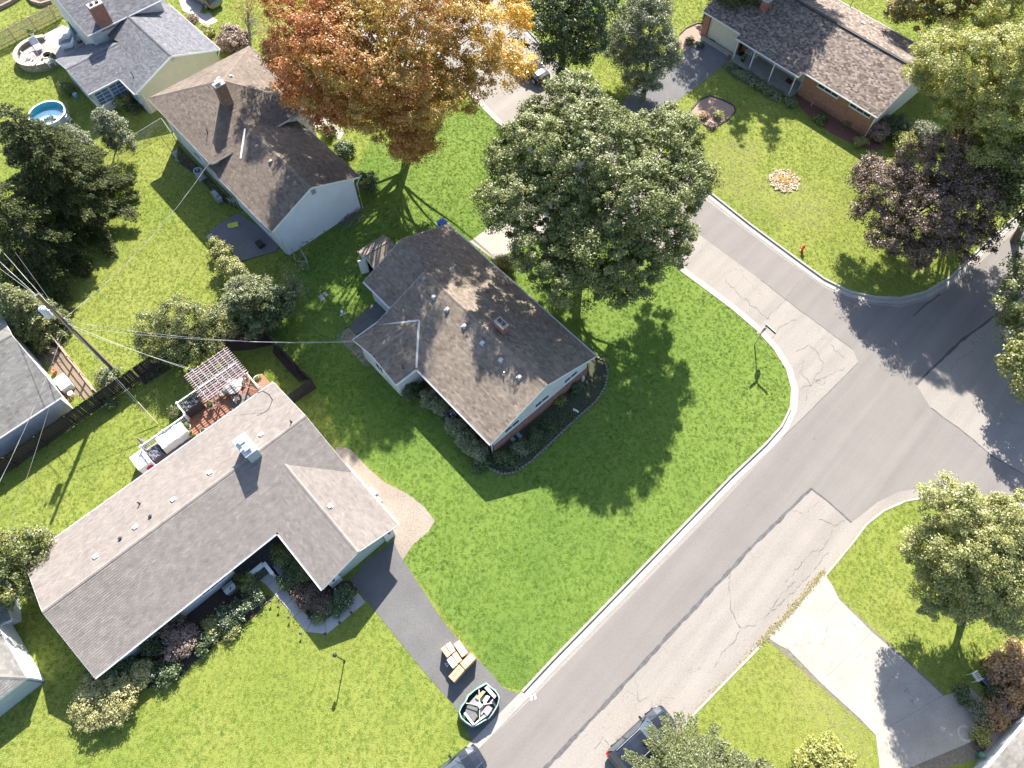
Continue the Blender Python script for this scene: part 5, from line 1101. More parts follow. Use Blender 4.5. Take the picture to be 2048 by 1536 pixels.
b = MB(); b.tube([q + Vector((0, 0, 0.5)), q + Vector((-0.05, 0.1, 0.8))], [0.05, 0.03], 8); b.tube([q + Vector((0.12, 0, 0.5)), q + Vector((0.16, 0.1, 0.75))], [0.045, 0.03], 8); b.build('bushing', WHITE2, tr)
b = MB(); b.beam(q + Vector((0.2, 0.05, 0.2)), on_pole(8.5), 0.08, 0.08); b.build('bracket', GALV, pole)
for z, dx in ((9.9, -0.25), (10.2, 0.0), (7.2, 0.1), (6.5, 0.12)):
    b = MB(); p = on_pole(z) + Vector((dx, 0.1, 0)); b.lathe(tuple(p), [(0.03, 0), (0.07, 0.05), (0.05, 0.09), (0.07, 0.12), (0.02, 0.18)], 8); b.build('insulator', plain('grey_porcelain', (0.45, 0.46, 0.48), 0.3, 0.1), pole)
b = MB(); b.tube([on_pole(z) + Vector((0.14, -0.08, 0)) for z in (0.2, 3, 6, 7.6)], 0.03, 6); b.build('conduit', DARK, pole)
b = MB(); p = on_pole(9.3) + Vector((-0.15, 0.1, 0)); b.tube([p, p + Vector((-0.45, 0.25, 0.15)), p + Vector((-0.75, 0.5, 0.35))], 0.03, 6); b.lathe(tuple(p + Vector((-0.75, 0.5, 0.2))), [(0.05, 0), (0.09, 0.1), (0.06, 0.3), (0.02, 0.4)], 8); b.build('fuse_cutout', GALV, pole)
WIREM = plain('bright_aluminium_wire', (0.40, 0.39, 0.38), 0.5, 0.1); CABM = plain('dark_cable', (0.10, 0.10, 0.11), 0.6, 0.1)
def cable(lab, a, c, sag, r=0.018, m=WIREM, twist=False):
    r *= 0.62
    a, c = V3(a), V3(c); P = []
    for k in range(25):
        t = k / 24; p = a.lerp(c, t); p.z -= 4 * sag * t * (1 - t); P.append(p)
    b = MB(); b.tube(P, r, 5)
    if twist: b.tube([p + Vector((0.02 * math.sin(k * 1.9), 0.02 * math.cos(k * 1.9), 0.02)) for k, p in enumerate(P)], r * 0.8, 4)
    o = b.build('wire', m); return tag(o, lab, 'wire')
cable('service cable from the pole to the eave of the split-level house', on_pole(7.3), kC(0.3, -0.1, 4.7), 0.9, 0.022, twist=True)
q = gA(8.5 + 5.0, -2.04, 2.9); cable('service cable from the pole to the wing of the middle house', on_pole(7.2), q, 1.2, 0.022, twist=True)
cable('thin telephone line from the pole to the middle house wall', on_pole(6.4), gA(13.6, -1.6, 2.5), 1.0, 0.012)
cable('service cable from the pole down towards the deck house corner', on_pole(6.9), Vector(on_plane(545, 800, gB(0, 9.825, 2.75), nB2)) + Vector((-0.4, 0.1, 1.2)), 0.8, 0.016)
cable('thin line from the pole ending at the pergola house gable', on_pole(6.3), gB(19.0, 9.9, 2.9), 0.8, 0.012)
anc = at(313, 850, 0.1)
cable('upper of the two guy wires running from the pole to the lawn by the deck', on_pole(9.0), anc, 0.0, 0.014); cable('lower guy wire with a pale sleeve at its foot near the deck', on_pole(6.2), anc + Vector((0.06, 0.1, 0)), 0.0, 0.016)
b = MB(); a = anc + Vector((0.06, 0.1, 0)); d = (on_pole(6.2) - a).normalized(); b.tube([a, a + d * 2.2], 0.035, 6); tag(b.build('guy_wire_sleeve', plain('pale_yellow_sleeve', (0.62, 0.55, 0.35), 0.6, 0.1)), 'pale yellow sleeve on the foot of the guy wire', 'wire guard')
far = at(-140, 250, 9.0)
for i, (z, dx, lab) in enumerate(((9.9, 0, 'topmost power line leaving the pole to the upper left'), (8.0, 3.0, 'thick aluminium line running from the pole over the big spruce'), (7.3, 5.5, 'bundled cable leaving the pole to the upper left edge'), (6.6, 7.5, 'lowest communication cable leaving the pole to the upper left'))):
    cable(lab, on_pole(z), far + Vector((-10 + dx, dx * 0.2, z - 9)), 0.5, (0.016, 0.028, 0.024, 0.024)[i], WIREM if i != 3 else CABM, twist=(i in (1, 2)))
cable('power line dropping from the pole past the left edge towards the garage', on_pole(6.8), at(-90, 1130, 5), 0.6, 0.018, twist=True)
cable('second thin cable past the garage at the left edge', on_pole(6.3), at(-40, 1200, 4), 0.6, 0.012)

# ---------------------------------------------------------------- street furniture
sb = at(1509, 690, 0); sg = thing('street_sign', tuple(sb), 'tall street corner post with an edge-on stop sign and two green name blades', 'street sign')
b = MB(); b.tube([sb, sb + Vector((0, 0, 3.15))], 0.045, 8); b.build('post', GALV, sg)
sdir = (at(1595, 617) - at(1420, 470)).normalized(); mdir = (at(1560, 930) - at(1300, 1180)).normalized(); GRN = plain('green_sign_sheeting', (0.02, 0.12, 0.09), 0.4, 0.1)
for dd, z in ((sdir, 3.0), (mdir * -1, 2.72)):
    b = MB(); p = sb + Vector((0, 0, z)); b.beam(p + dd * 0.03, p + dd * 1.0, 0.03, 0.22); bl = b.build('name_blade', GRN, sg)
    b = MB(); b.beam(p + dd * 0.03 + Vector((0, 0, 0.115)), p + dd * 1.0 + Vector((0, 0, 0.115)), 0.034, 0.012); b.build('blade_edge', GALV, bl)
b = MB(); c = sb + Vector((0, 0, 2.25)); nrm = -sdir; a_ = Vector((-nrm.y, nrm.x, 0)); oc = [c + a_ * 0.38 * math.cos(math.pi / 8 + k * math.pi / 4) + Vector((0, 0, 0.38 * math.sin(math.pi / 8 + k * math.pi / 4))) - nrm * 0.05 for k in range(8)]
b.prism(oc, vec=-nrm * 0.012); b.build('stop_sign', plain('red_sign_sheeting', (0.42, 0.02, 0.02), 0.4, 0.1), sg); b = MB(); b.prism([p + nrm * 0.008 for p in oc], vec=-nrm * 0.006); b.build('sign_back', GALV, sg)

hb = at(1603, 502, 0); hy = thing('fire_hydrant', tuple(hb), 'orange-red fire hydrant standing on the grass beside the curb', 'fire hydrant'); RED = plain('orange_red_hydrant_paint', (0.62, 0.08, 0.02), 0.45, 0.15, 5)
b = MB(); b.lathe(tuple(hb), [(0.17, 0), (0.17, 0.05), (0.11, 0.07), (0.105, 0.5), (0.14, 0.52), (0.14, 0.57), (0.12, 0.60), (0.11, 0.68), (0.06, 0.75), (0.03, 0.77), (0.03, 0.82), (0.001, 0.83)], 14); b.build('barrel', RED, hy, smooth=False)
for a_ in (0, math.pi, math.pi / 2): b = MB(); d = Vector((math.cos(a_), math.sin(a_), 0)); b.tube([hb + Vector((0, 0, 0.45)) + d * 0.08, hb + Vector((0, 0, 0.45)) + d * 0.21], 0.062, 8); b.build('outlet_cap', plain('pale_orange_cap', (0.70, 0.30, 0.12), 0.5, 0.1), hy)

lb = at(689, 1322, 0); lp = thing('lamp_post', tuple(lb), 'black garden lamp post with hooked arm on the front lawn', 'lamp post'); LZ = 2.15
b = MB(); b.lathe(tuple(lb), [(0.09, 0), (0.06, 0.12), (0.035, 0.15)], 10); b.tube([lb, lb + Vector((0, 0, LZ))], 0.038, 8); b.build('post', DARK, lp)
b = MB(); hd = lb + Vector((-0.13, 0.07, LZ + 0.05)); b.lathe(tuple(hd - Vector((0, 0, 0.05))), [(0.05, -0.08), (0.10, 0), (0.13, 0.22), (0.15, 0.24), (0.09, 0.33), (0.02, 0.38)], 8); hdo = b.build('lantern', DARK, lp); b = MB(); b.lathe(tuple(hd + Vector((0, 0, 0.0))), [(0.07, 0.02), (0.105, 0.17), (0.001, 0.172)], 8); b.build('lamp_glass', plain('frosted_glass', (0.55, 0.56, 0.56), 0.2, 0.05), hdo)
fb = at(692, 645, 0); fl = thing('yard_post', tuple(fb), 'short grey post with crossbar beside the patio of the middle house', 'post'); b = MB(); b.tube([fb, fb + Vector((0, 0, 1.55))], 0.05, 8); b.build('post', GALV, fl); b = MB(); b.beam(fb + Vector((-.22, -.12, 1.25)), fb + Vector((.22, .12, 1.25)), 0.04, 0.05); b.lathe(tuple(fb + Vector((0, 0, 1.53))), [(0.05, 0), (0.12, 0.05), (0.10, 0.2), (0.001, 0.25)], 10); b.build('crossbar', WHITE2, fl)
def rect_on(px, py, z, w, l, rz): return at(px, py, z)
def yard_sign(px, py, lab, w=0.5, h=0.35, rz=0.6):
    p = at(px, py, 0); r = thing('yard_sign', tuple(p), lab, 'yard sign'); b = MB(); d = Vector((math.cos(rz), math.sin(rz), 0))
    b.beam(p - d * w / 2 + Vector((0, 0, 0.45)), p + d * w / 2 + Vector((0, 0, 0.45)), 0.01, h); b.build('panel', WHITE2, r); b = MB()
    for s_ in (-1, 1): b.tube([p + d * s_ * w * 0.35, p + d * s_ * w * 0.35 + Vector((0, 0, 0.3))], 0.008, 4)
    b.build('wire_stake', GALV, r); return r
yard_sign(1151, 826, 'small white yard sign standing in the dark planting bed', rz=2.6)

# AC units
def ac_unit(px, py, w, h, rz, lab, body, z=0.0):
    p = at(px, py, z + h); base = Vector((p.x, p.y, 0)); r = thing('air_conditioner', tuple(base), lab, 'air conditioner'); n = 14; ring = []
    b = MB(); b.lathe(tuple(base + Vector((0, 0, 0.06))), [(w * 0.66, 0), (w * 0.66, h - 0.08)], 8, rz=rz + math.pi / 8); b.build('casing', body, r)
    b = MB(); b.box(tuple(base), (w * 1.3, w * 1.3, 0.06), rz); b.build('pad', WALK, r)
    b = MB(); T = base + Vector((0, 0, h - 0.02)); b.lathe(tuple(T), [(w * 0.48, 0.002), (w * 0.55, 0.05), (w * 0.66, 0.05), (w * 0.68, -0.06)], 24, cap=False); b.build('rim', body, r)
    b = MB(); b.lathe(tuple(T), [(w * 0.47, 0.0), (0.001, 0.0)], 20, cap=False); b.build('well', BLACK, r)
    for k in range(4):
        b = MB(); a = k * math.pi / 2 + 0.4; b.face([tuple(T + Vector((math.cos(a) * 0.06, math.sin(a) * 0.06, 0.012))), tuple(T + Vector((math.cos(a - .35) * w * .42, math.sin(a - .35) * w * .42, 0.008))), tuple(T + Vector((math.cos(a + .35) * w * .42, math.sin(a + .35) * w * .42, 0.03)))]); b.build('fan_blade', plain('dark_fan_blade', (0.10, 0.10, 0.11), 0.5, 0.1), r)
    b = MB()
    for k in range(4): b.lathe(tuple(T), [(w * (0.12 + 0.11 * k), 0.05), (w * (0.13 + 0.11 * k), 0.055)], 20, cap=False)
    b.lathe(tuple(T), [(0.09, 0.045), (0.001, 0.06)], 12); b.build('grille', GALV, r); return r
ac_unit(902, 828, 0.62, 0.85, gA.rz, 'dark grey air conditioner between the two hedges under the eave', plain('dark_grey_casing', (0.10, 0.10, 0.105), 0.5, 0.1))
ac_unit(395, 341, 0.60, 0.9, gC.rz, 'light grey air conditioner beside the wall of the split-level house', plain('light_grey_casing', (0.35, 0.38, 0.41), 0.5, 0.08))

# ---------------------------------------------------------------- cartons on the driveway
CARD = plain('brown_cardboard', (0.46, 0.30, 0.18), 0.85, 0.08, 3); CARD2 = plain('pale_cardboard', (0.52, 0.37, 0.25), 0.85, 0.08, 3); TAPE = plain('clear_tape', (0.60, 0.48, 0.34), 0.35, 0.05); LBL = plain('paper_label', (0.72, 0.68, 0.64), 0.7, 0.05, 6)
def carton(quad, z1, lab, m, labelrect=None, text=None, z0=0.02):
    """quad: four photo pixels of the top face (top-left, top-right, bottom-right, bottom-left of the carton's long side)"""
    P = [at(*p, z1) for p in quad]; c = sum(P, Vector()) / 4; U = ((P[1] - P[0]) + (P[2] - P[3])).normalized(); V = Vector((-U.y, U.x, 0)); lu = ((P[1] - P[0]).length + (P[2] - P[3]).length) / 2; lv = ((P[2] - P[1]).length + (P[3] - P[0]).length) / 2; rz = math.atan2(U.y, U.x)
    r = thing('cardboard_box', (c.x, c.y, z0), lab, 'box', 'cardboard boxes stacked on the driveway'); b = MB(); b.box((c.x, c.y, z0), (lu - 0.012, lv - 0.012, z1 - z0), rz); b.build('carton', m, r)
    long_u = lu > lv; b = MB(); b.box((c.x, c.y, z1), ((lu - 0.02, 0.06, 0.003) if long_u else (0.06, lv - 0.02, 0.003)), rz); b.build('tape', TAPE, r)
    if labelrect: fx, fy, sx, sy = labelrect; q = c + U * fx * lu + V * fy * lv; b = MB(); b.box((q.x, q.y, z1 + 0.003), (sx * lu, sy * lv, 0.003), rz); b.build('shipping_label', LBL, r)
    if text:
        cu = bpy.data.curves.new('carton_lettering', 'FONT'); cu.body = text; cu.size = lv * 0.36 if long_u else lu * 0.36; cu.align_x = 'CENTER'; cu.align_y = 'CENTER'; cu.extrude = 0.001
        o = bpy.data.objects.new('lettering', cu); COL.objects.link(o); me = None; dg = bpy.context.evaluated_depsgraph_get(); me = bpy.data.meshes.new_from_object(o.evaluated_get(dg)); bpy.data.objects.remove(o); me.materials.clear(); me.materials.append(plain('black_print', (0.05, 0.04, 0.035), 0.7, 0.1))
        o = bpy.data.objects.new('lettering', me); COL.objects.link(o); o.parent = r; o.location = (0, 0, z1 - z0 + 0.006); o.rotation_euler = (0, 0, rz if long_u else rz + math.pi / 2)
    return r
def bz(x, y): return (870 + x / 9.52, 1270 + y / 9.52)
carton([bz(108, 250), bz(190, 200), bz(300, 365), bz(225, 445)], 0.98, 'narrow brown box at the upper left of the carton stack', CARD, (0.1, 0.2, 0.4, 0.35))
carton([bz(195, 190), bz(290, 120), bz(395, 300), bz(305, 360)], 0.99, 'pale box with a big white label in the back row of the cartons', CARD2, (0, 0.05, 0.7, 0.7))
carton([bz(350, 175), bz(465, 90), bz(630, 340), bz(515, 425)], 0.97, 'widest brown box nearest the lawn in the carton stack', CARD2, (0.05, -0.2, 0.4, 0.12))
carton([bz(315, 375), bz(405, 310), bz(525, 475), bz(435, 545)], 0.98, 'brown box with a white label in the middle of the carton stack', CARD, (0, 0.0, 0.55, 0.6))
carton([bz(218, 470), bz(320, 395), bz(430, 555), bz(340, 640)], 0.94, 'white-topped box with red tape marks at the left of the cartons', LBL, None)
carton([bz(470, 540), bz(680, 330), bz(785, 440), bz(575, 655)], 0.96, 'long brown box with two white labels in front of the cartons', CARD, (0.05, 0.05, 0.5, 0.45))
carton([bz(250, 790), bz(460, 555), bz(565, 665), bz(365, 900)], 0.98, 'long brown box with large black lettering nearest the street', CARD, None, 'MONSON')

# ---------------------------------------------------------------- green bulk bag full of discarded furniture
def junk_bag():
    def z2(x, y, z): return at(910 + x / 8.65, 1355 + y / 8.65, z)
    rim = [(545, 105), (620, 170), (700, 235), (745, 300), (765, 360), (735, 480), (690, 560), (640, 640), (590, 700), (480, 760), (400, 810), (310, 850), (200, 780), (110, 700), (75, 600), (120, 500), (180, 420), (230, 320), (340, 220), (430, 170)]
    c = z2(420, 480, 0); c.z = 0.02; r = thing('junk_bag', tuple(c), 'open green bulk waste bag with pale rim and wooden spreader sticks at the driveway end', 'bag')
    R_ = [z2(*p, 0.72 + 0.05 * math.sin(i * 2.1)) for i, p in enumerate(rim)]; n = len(R_); b = MB(); lv = [(1.0, 0.0, 1.0), (1.07, 0.0, 0.6), (1.02, 0.0, 0.25), (0.93, 0, 0.02)]
    ctr = sum(R_, Vector()) / n
    for k in range(3):
        for i in range(n):
            j = (i + 1) % n
            def pt(m, lev):
                q = R_[m]; f = lv[lev][0] + 0.03 * math.sin(m * 3.3 + lev); return Vector((c.x + (q.x - ctr.x) * f * (1 if lev else 1) + (ctr.x - c.x) * lv[lev][2], c.y + (q.y - ctr.y) * f + (ctr.y - c.y) * lv[lev][2], q.z * lv[lev][2] + 0.02))
            b.face([pt(i, k), pt(j, k), pt(j, k + 1), pt(i, k + 1)])
    b.build('bag_side', plain('pale_green_woven_bag', (0.10, 0.22, 0.165), 0.6, 0.2, 6), r); b = MB(); b.tube(R_ + [R_[0]], 0.04, 6); b.build('bag_rim', plain('pale_mint_hem', (0.30, 0.42, 0.37), 0.6, 0.1), r)
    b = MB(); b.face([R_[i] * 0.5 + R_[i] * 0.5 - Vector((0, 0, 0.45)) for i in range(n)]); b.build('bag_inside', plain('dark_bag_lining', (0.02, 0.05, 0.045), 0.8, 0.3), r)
    def slab(name, quad, z, t, m, lab): 
        P = [z2(*p, z) for p in quad]; bb = MB(); bb.prism([p - Vector((0, 0, t)) for p in P][::-1] if not _ccw(P) else [p - Vector((0, 0, t)) for p in P], t); return tag(bb.build(name, m), lab, lab.split()[-1] if False else 'furniture piece')
    GRYD = plain('dark_grey_board', (0.12, 0.12, 0.115), 0.6, 0.15, 5); LAV = plain('lavender_white_laminate', (0.58, 0.57, 0.63), 0.5, 0.08)
    slab('table_top', [(215, 480), (390, 520), (400, 650), (330, 760), (170, 610)], 0.66, 0.05, GRYD, 'dark grey table top lying in the lower half of the green bag')
    slab('shelf_board', [(240, 445), (380, 290), (410, 400), (380, 500)], 0.70, 0.05, plain('mid_grey_board', (0.22, 0.22, 0.22), 0.6, 0.1), 'grey board beside the wooden slats in the green bag')
    slab('loose_board', [(510, 180), (560, 140), (715, 320), (680, 365)], 0.84, 0.10, LAV, 'white panel across the top end of the green bag'); slab('loose_board', [(480, 400), (545, 305), (605, 330), (510, 480)], 0.74, 0.06, WHITE2, 'short white panel in the middle of the green bag')
    slab('loose_batten', [(150, 620), (180, 600), (340, 800), (310, 830)], 0.82, 0.07, WHITE2, 'white leg slanting along the lower left rim of the green bag'); slab('loose_batten', [(330, 820), (340, 790), (520, 630), (545, 660)], 0.82, 0.07, WHITE2, 'white leg slanting along the lower right rim of the green bag')
    slab('pink_cushion', [(500, 600), (590, 490), (650, 530), (560, 665)], 0.92, 0.14, plain('pink_foam', (0.50, 0.28, 0.36), 0.9, 0.08), 'pink block on the right rim of the green bag'); slab('pink_bar', [(440, 620), (650, 370), (665, 385), (460, 650)], 0.86, 0.06, plain('mauve_bar', (0.40, 0.25, 0.32), 0.6, 0.1), 'mauve bar crossing the right half of the green bag')
    slab('wood_slats', [(350, 350), (480, 225), (530, 245), (410, 390)], 0.80, 0.08, plain('light_pine', (0.50, 0.33, 0.16), 0.7, 0.2, 8), 'light pine slats near the top left of the green bag')
    STK = plain('pale_stick', (0.52, 0.42, 0.33), 0.7, 0.1); hub = z2(425, 475, 1.0); b = MB(); b.box(tuple(hub), (0.26, 0.34, 0.05), 0.7); b.build('spreader_hub', LAV, r)
    for e_ in ((190, 445), (415, 210), (640, 445), (425, 720)): b = MB(); b.tube([hub, z2(*e_, 0.88)], 0.03, 6); b.build('spreader_stick', STK, r)
junk_bag()
b = MB(); p = at(894, 1329, 0.03)
for a in (0.3, 2.4, 4.4): b.face([tuple(p + Vector((0.16 * math.cos(a + k), 0.16 * math.sin(a + k), 0.02 * (k > 1)))) for k in (0, 0.5, 2.4)])
tag(b.build('litter_scrap', WHITE2), 'scrap of white paper on the driveway beside the boxes', 'litter')

# ---------------------------------------------------------------- vehicles
def car(name, label, pos, rz, body, L=4.7, W=1.88, H=1.68, suv=True, rails=True, rearred=True):
    """lofted body along x (front = +x)"""
    r = thing(name, tuple(pos), label, 'car'); M_ = Matrix.Translation(V3(pos)) @ Matrix.Rotation(rz, 4, 'Z')
    T = lambda x, y, z: M_ @ Vector((x, y, z)); h = L / 2; w = W / 2
    # stations: x, half width, z of shoulder, z of bonnet/boot centre
    st = [(-h, 0.74, 0.62, 0.66), (-h + 0.08, 0.90, 0.80, 0.84), (-h + 0.30, 0.97, 0.95, 0.99), (-h * 0.55, 1.0, 0.98, 1.02), (0, 1.0, 0.97, 1.0), (h * 0.30, 0.99, 0.95, 1.00), (h * 0.42, 0.98, 0.94, 1.02), (h * 0.70, 0.96, 0.88, 0.97), (h - 0.28, 0.90, 0.80, 0.88), (h - 0.07, 0.74, 0.68, 0.74), (h, 0.52, 0.58, 0.60)]
    ring = []
    for (x, fw, zs, zt) in st:
        ww = w * fw; ring.append([T(x, y, z) for (y, z) in ((-ww * 0.86, 0.26), (-ww, 0.42), (-ww, zs - 0.14), (-ww * 0.95, zs), (-ww * 0.55, zt - 0.005), (0, zt + 0.01), (ww * 0.55, zt - 0.005), (ww * 0.95, zs), (ww, zs - 0.14), (ww, 0.42), (ww * 0.86, 0.26))])
    b = MB()
    for i in range(len(ring) - 1):
        for j in range(10): b.face([ring[i][j], ring[i][j + 1], ring[i + 1][j + 1], ring[i + 1][j]][::-1])
        b.face([ring[i][0], ring[i][10], ring[i + 1][10], ring[i + 1][0]])
    b.face(ring[0]); b.face(ring[-1][::-1])
    # cabin shell
    xr, xf = (-h + 0.42, h * 0.06) if suv else (-h * 0.45, h * 0.02); b0, b1 = (-h + 0.10, h * 0.46) if suv else (-h * 0.78, h * 0.46); zr = H; yw = w * 0.76
    cab = [(b0, 0.93, 0.97), (xr, 0.99, zr - 0.07), ((xr + xf) / 2, 1.0, zr), (xf, 0.97, zr - 0.05), (b1, 0.9, 0.99)]
    roofc = []
    for (x, f, z) in cab: roofc.append([T(x, -w * (0.93 if z < 1.1 else 0.76) * f, z - 0.02), T(x, -w * (0.6 if z < 1.1 else 0.5) * f, z + 0.02), T(x, 0, z + 0.035), T(x, w * (0.6 if z < 1.1 else 0.5) * f, z + 0.02), T(x, w * (0.93 if z < 1.1 else 0.76) * f, z - 0.02)])
    for i in range(1, 3):
        for j in range(4): b.face([roofc[i][j], roofc[i][j + 1], roofc[i + 1][j + 1], roofc[i + 1][j]][::-1])
    bo = b.build('body', body, r, smooth=False)
    gl = glass_mat('car_glass', (0.05, 0.065, 0.08))
    def gface(name, F, m=gl):
        bb = MB()
        for f in F: bb.face(f)
        return bb.build(name, m, r)
    gface('windscreen', [[roofc[3][j], roofc[3][j + 1], roofc[4][j + 1], roofc[4][j]][::-1] for j in range(4)]); gface('rear_window', [[roofc[0][j], roofc[0][j + 1], roofc[1][j + 1], roofc[1][j]][::-1] for j in range(4)])
    for s_ in (0, 4):
        sgn = -1 if s_ == 0 else 1; base = [T(x, sgn * w * 0.95, 0.965) for x in (b0 + 0.1, xr, (xr + xf) / 2, xf + 0.3, b1 - 0.05)]; up = [roofc[i][s_] for i in range(5)]
        gface('side_window', [[base[1], base[2], up[2], up[1]], [base[2], base[3], up[3], up[2]], [base[0], base[1], up[1]], [base[3], base[4], up[3]]])
        for x_, rx in (((xr + xf) / 2, 0),): bb = MB(); bb.beam(base[2] + (base[2] - up[2]) * -0.0, up[2], 0.09, 0.05); bb.build('door_pillar', DARK, r)
        bb = MB(); bb.box(tuple(T(b1 - 0.42, sgn * (w + 0.09), 0.98)), (0.14, 0.22, 0.15), rz); bb.build('mirror', body, r)
        if rails: bb = MB(); bb.tube([T(xr + 0.15, sgn * w * 0.68, zr + 0.0), T(xr + 0.3, sgn * w * 0.68, zr + 0.05), T(xf - 0.15, sgn * w * 0.67, zr + 0.05), T(xf, sgn * w * 0.67, zr)], 0.02, 6); bb.build('roof_rail', GALV, r)
        for xx in (-h * 0.62, h * 0.62):
            bb = MB(); p0, p1 = T(xx, sgn * (w - 0.22), 0.34), T(xx, sgn * (w + 0.015), 0.34); bb.tube([p0, p1], 0.345, 18); wh = bb.build('wheel', BLACK, r); bb = MB(); bb.tube([p0 + (p1 - p0) * 0.97, p1 + (p1 - p0) * 0.05], [0.22, 0.20], 12); bb.build('rim', GALV, wh)
        bb = MB(); bb.prism([T(h - 0.12, sgn * w * 0.62, 0.66), T(h - 0.30, sgn * w * 0.90, 0.68), T(h - 0.46, sgn * w * 0.92, 0.80), T(h - 0.24, sgn * w * 0.66, 0.80)], vec=(0, 0, 0.03)); bb.build('headlight', plain('clear_lens', (0.55, 0.57, 0.60), 0.15, 0.05), r)
        bb = MB(); bb.prism([T(-h + 0.01, sgn * w * 0.62, 0.80), T(-h + 0.02, sgn * w * 0.92, 0.80), T(-h + 0.34, sgn * w * 0.995, 0.93), T(-h + 0.18, sgn * w * 0.80, 0.96)], vec=(0, 0, 0.04)); bb.build('tail_light', plain('red_lens', (0.5, 0.01, 0.015), 0.2, 0.05), r)
    for sgn in (-1, 1): bb = MB(); bb.tube([T(h - 0.2, sgn * w * 0.40, 0.905), T(h * 0.45, sgn * w * 0.55, 1.025)], 0.012, 4); bb.build('bonnet_crease_glint', plain('crease_highlight', (0.12, 0.13, 0.16), 0.3, 0.05), r)  # thin tube painting a highlight line along each bonnet crease
    for y_ in (-0.5, 0.25): bb = MB(); bb.tube([T(b1 + 0.02, y_ * w, 1.02), T(b1 - 0.25, (y_ + 0.45) * w, 1.19)], 0.012, 4); bb.build('wiper', BLACK, r)
    return r
def paint(name, c):
    m, nt, bs = new_mat(name); nz = noise_node(nt, 0.8); rr = ramp(nt, nz.outputs[0], [(0.3, sc(c, 0.9)), (0.7, sc(c, 1.1))]); nt.links.new(rr.outputs[0], bs.inputs['Base Color']); bs.inputs['Roughness'].default_value = 0.28; bs.inputs['Metallic'].default_value = 0.3; bs.inputs['Coat Weight'].default_value = 0.6; bs.inputs['Coat Roughness'].default_value = 0.05; return m
NAVY = paint('dark_blue_grey_paint', (0.022, 0.028, 0.042))
rdir_ = math.atan2(at(1500, 1300).y - at(1300, 1510).y, at(1500, 1300).x - at(1300, 1510).x)
p = at(1287, 1479, 0.9); car('parked_suv', 'dark blue-grey SUV parked on the pale road edge beside the spruce', (p.x, p.y, ROADZ + 0.01), rdir_ - 0.04, NAVY)
p = at(900, 1558, 0.9); car('parked_car', 'dark car half cut off by the lower edge near the driveway', (p.x, p.y, ROADZ + 0.01), rdir_ - 0.1, NAVY, 4.6, 1.85, 1.5, suv=False, rails=False)
p = at(1062, 132, 0.8); car('parked_car', 'black car on the side street under the golden maple branch', (p.x, p.y, ROADZ + 0.01), math.atan2(at(1225, 438).y - at(1000, 252).y, at(1225, 438).x - at(1000, 252).x), paint('black_paint', (0.012, 0.012, 0.014)), 4.6, 1.85, 1.5, suv=False, rails=False)
p = at(405, -14, 0.9); car('parked_car', 'silver and red car just entering the top edge of the picture', (p.x, p.y, 0.03), 2.45, paint('silver_green_paint', (0.20, 0.22, 0.20)), 4.6, 1.85, 1.6)
p = at(583, 140, 0.9); car('parked_car', 'navy car beside the split-level house roof under the orange maple', (p.x, p.y, 0.03), 0.65, paint('navy_paint', (0.03, 0.045, 0.10)), 4.6, 1.85, 1.5, suv=False)
p = at(662, 118, 0.9); car('parked_car', 'white car mostly hidden by the orange maple', (p.x, p.y, 0.03), 0.65, paint('white_car_paint', (0.7, 0.72, 0.76)), 4.8, 1.88, 1.6)
p = at(628, 172, 0.9); car('parked_car', 'pale blue car glimpsed through the orange maple leaves', (p.x, p.y, 0.03), 0.65, paint('pale_blue_paint', (0.48, 0.53, 0.66)), 4.6, 1.85, 1.55, suv=False)
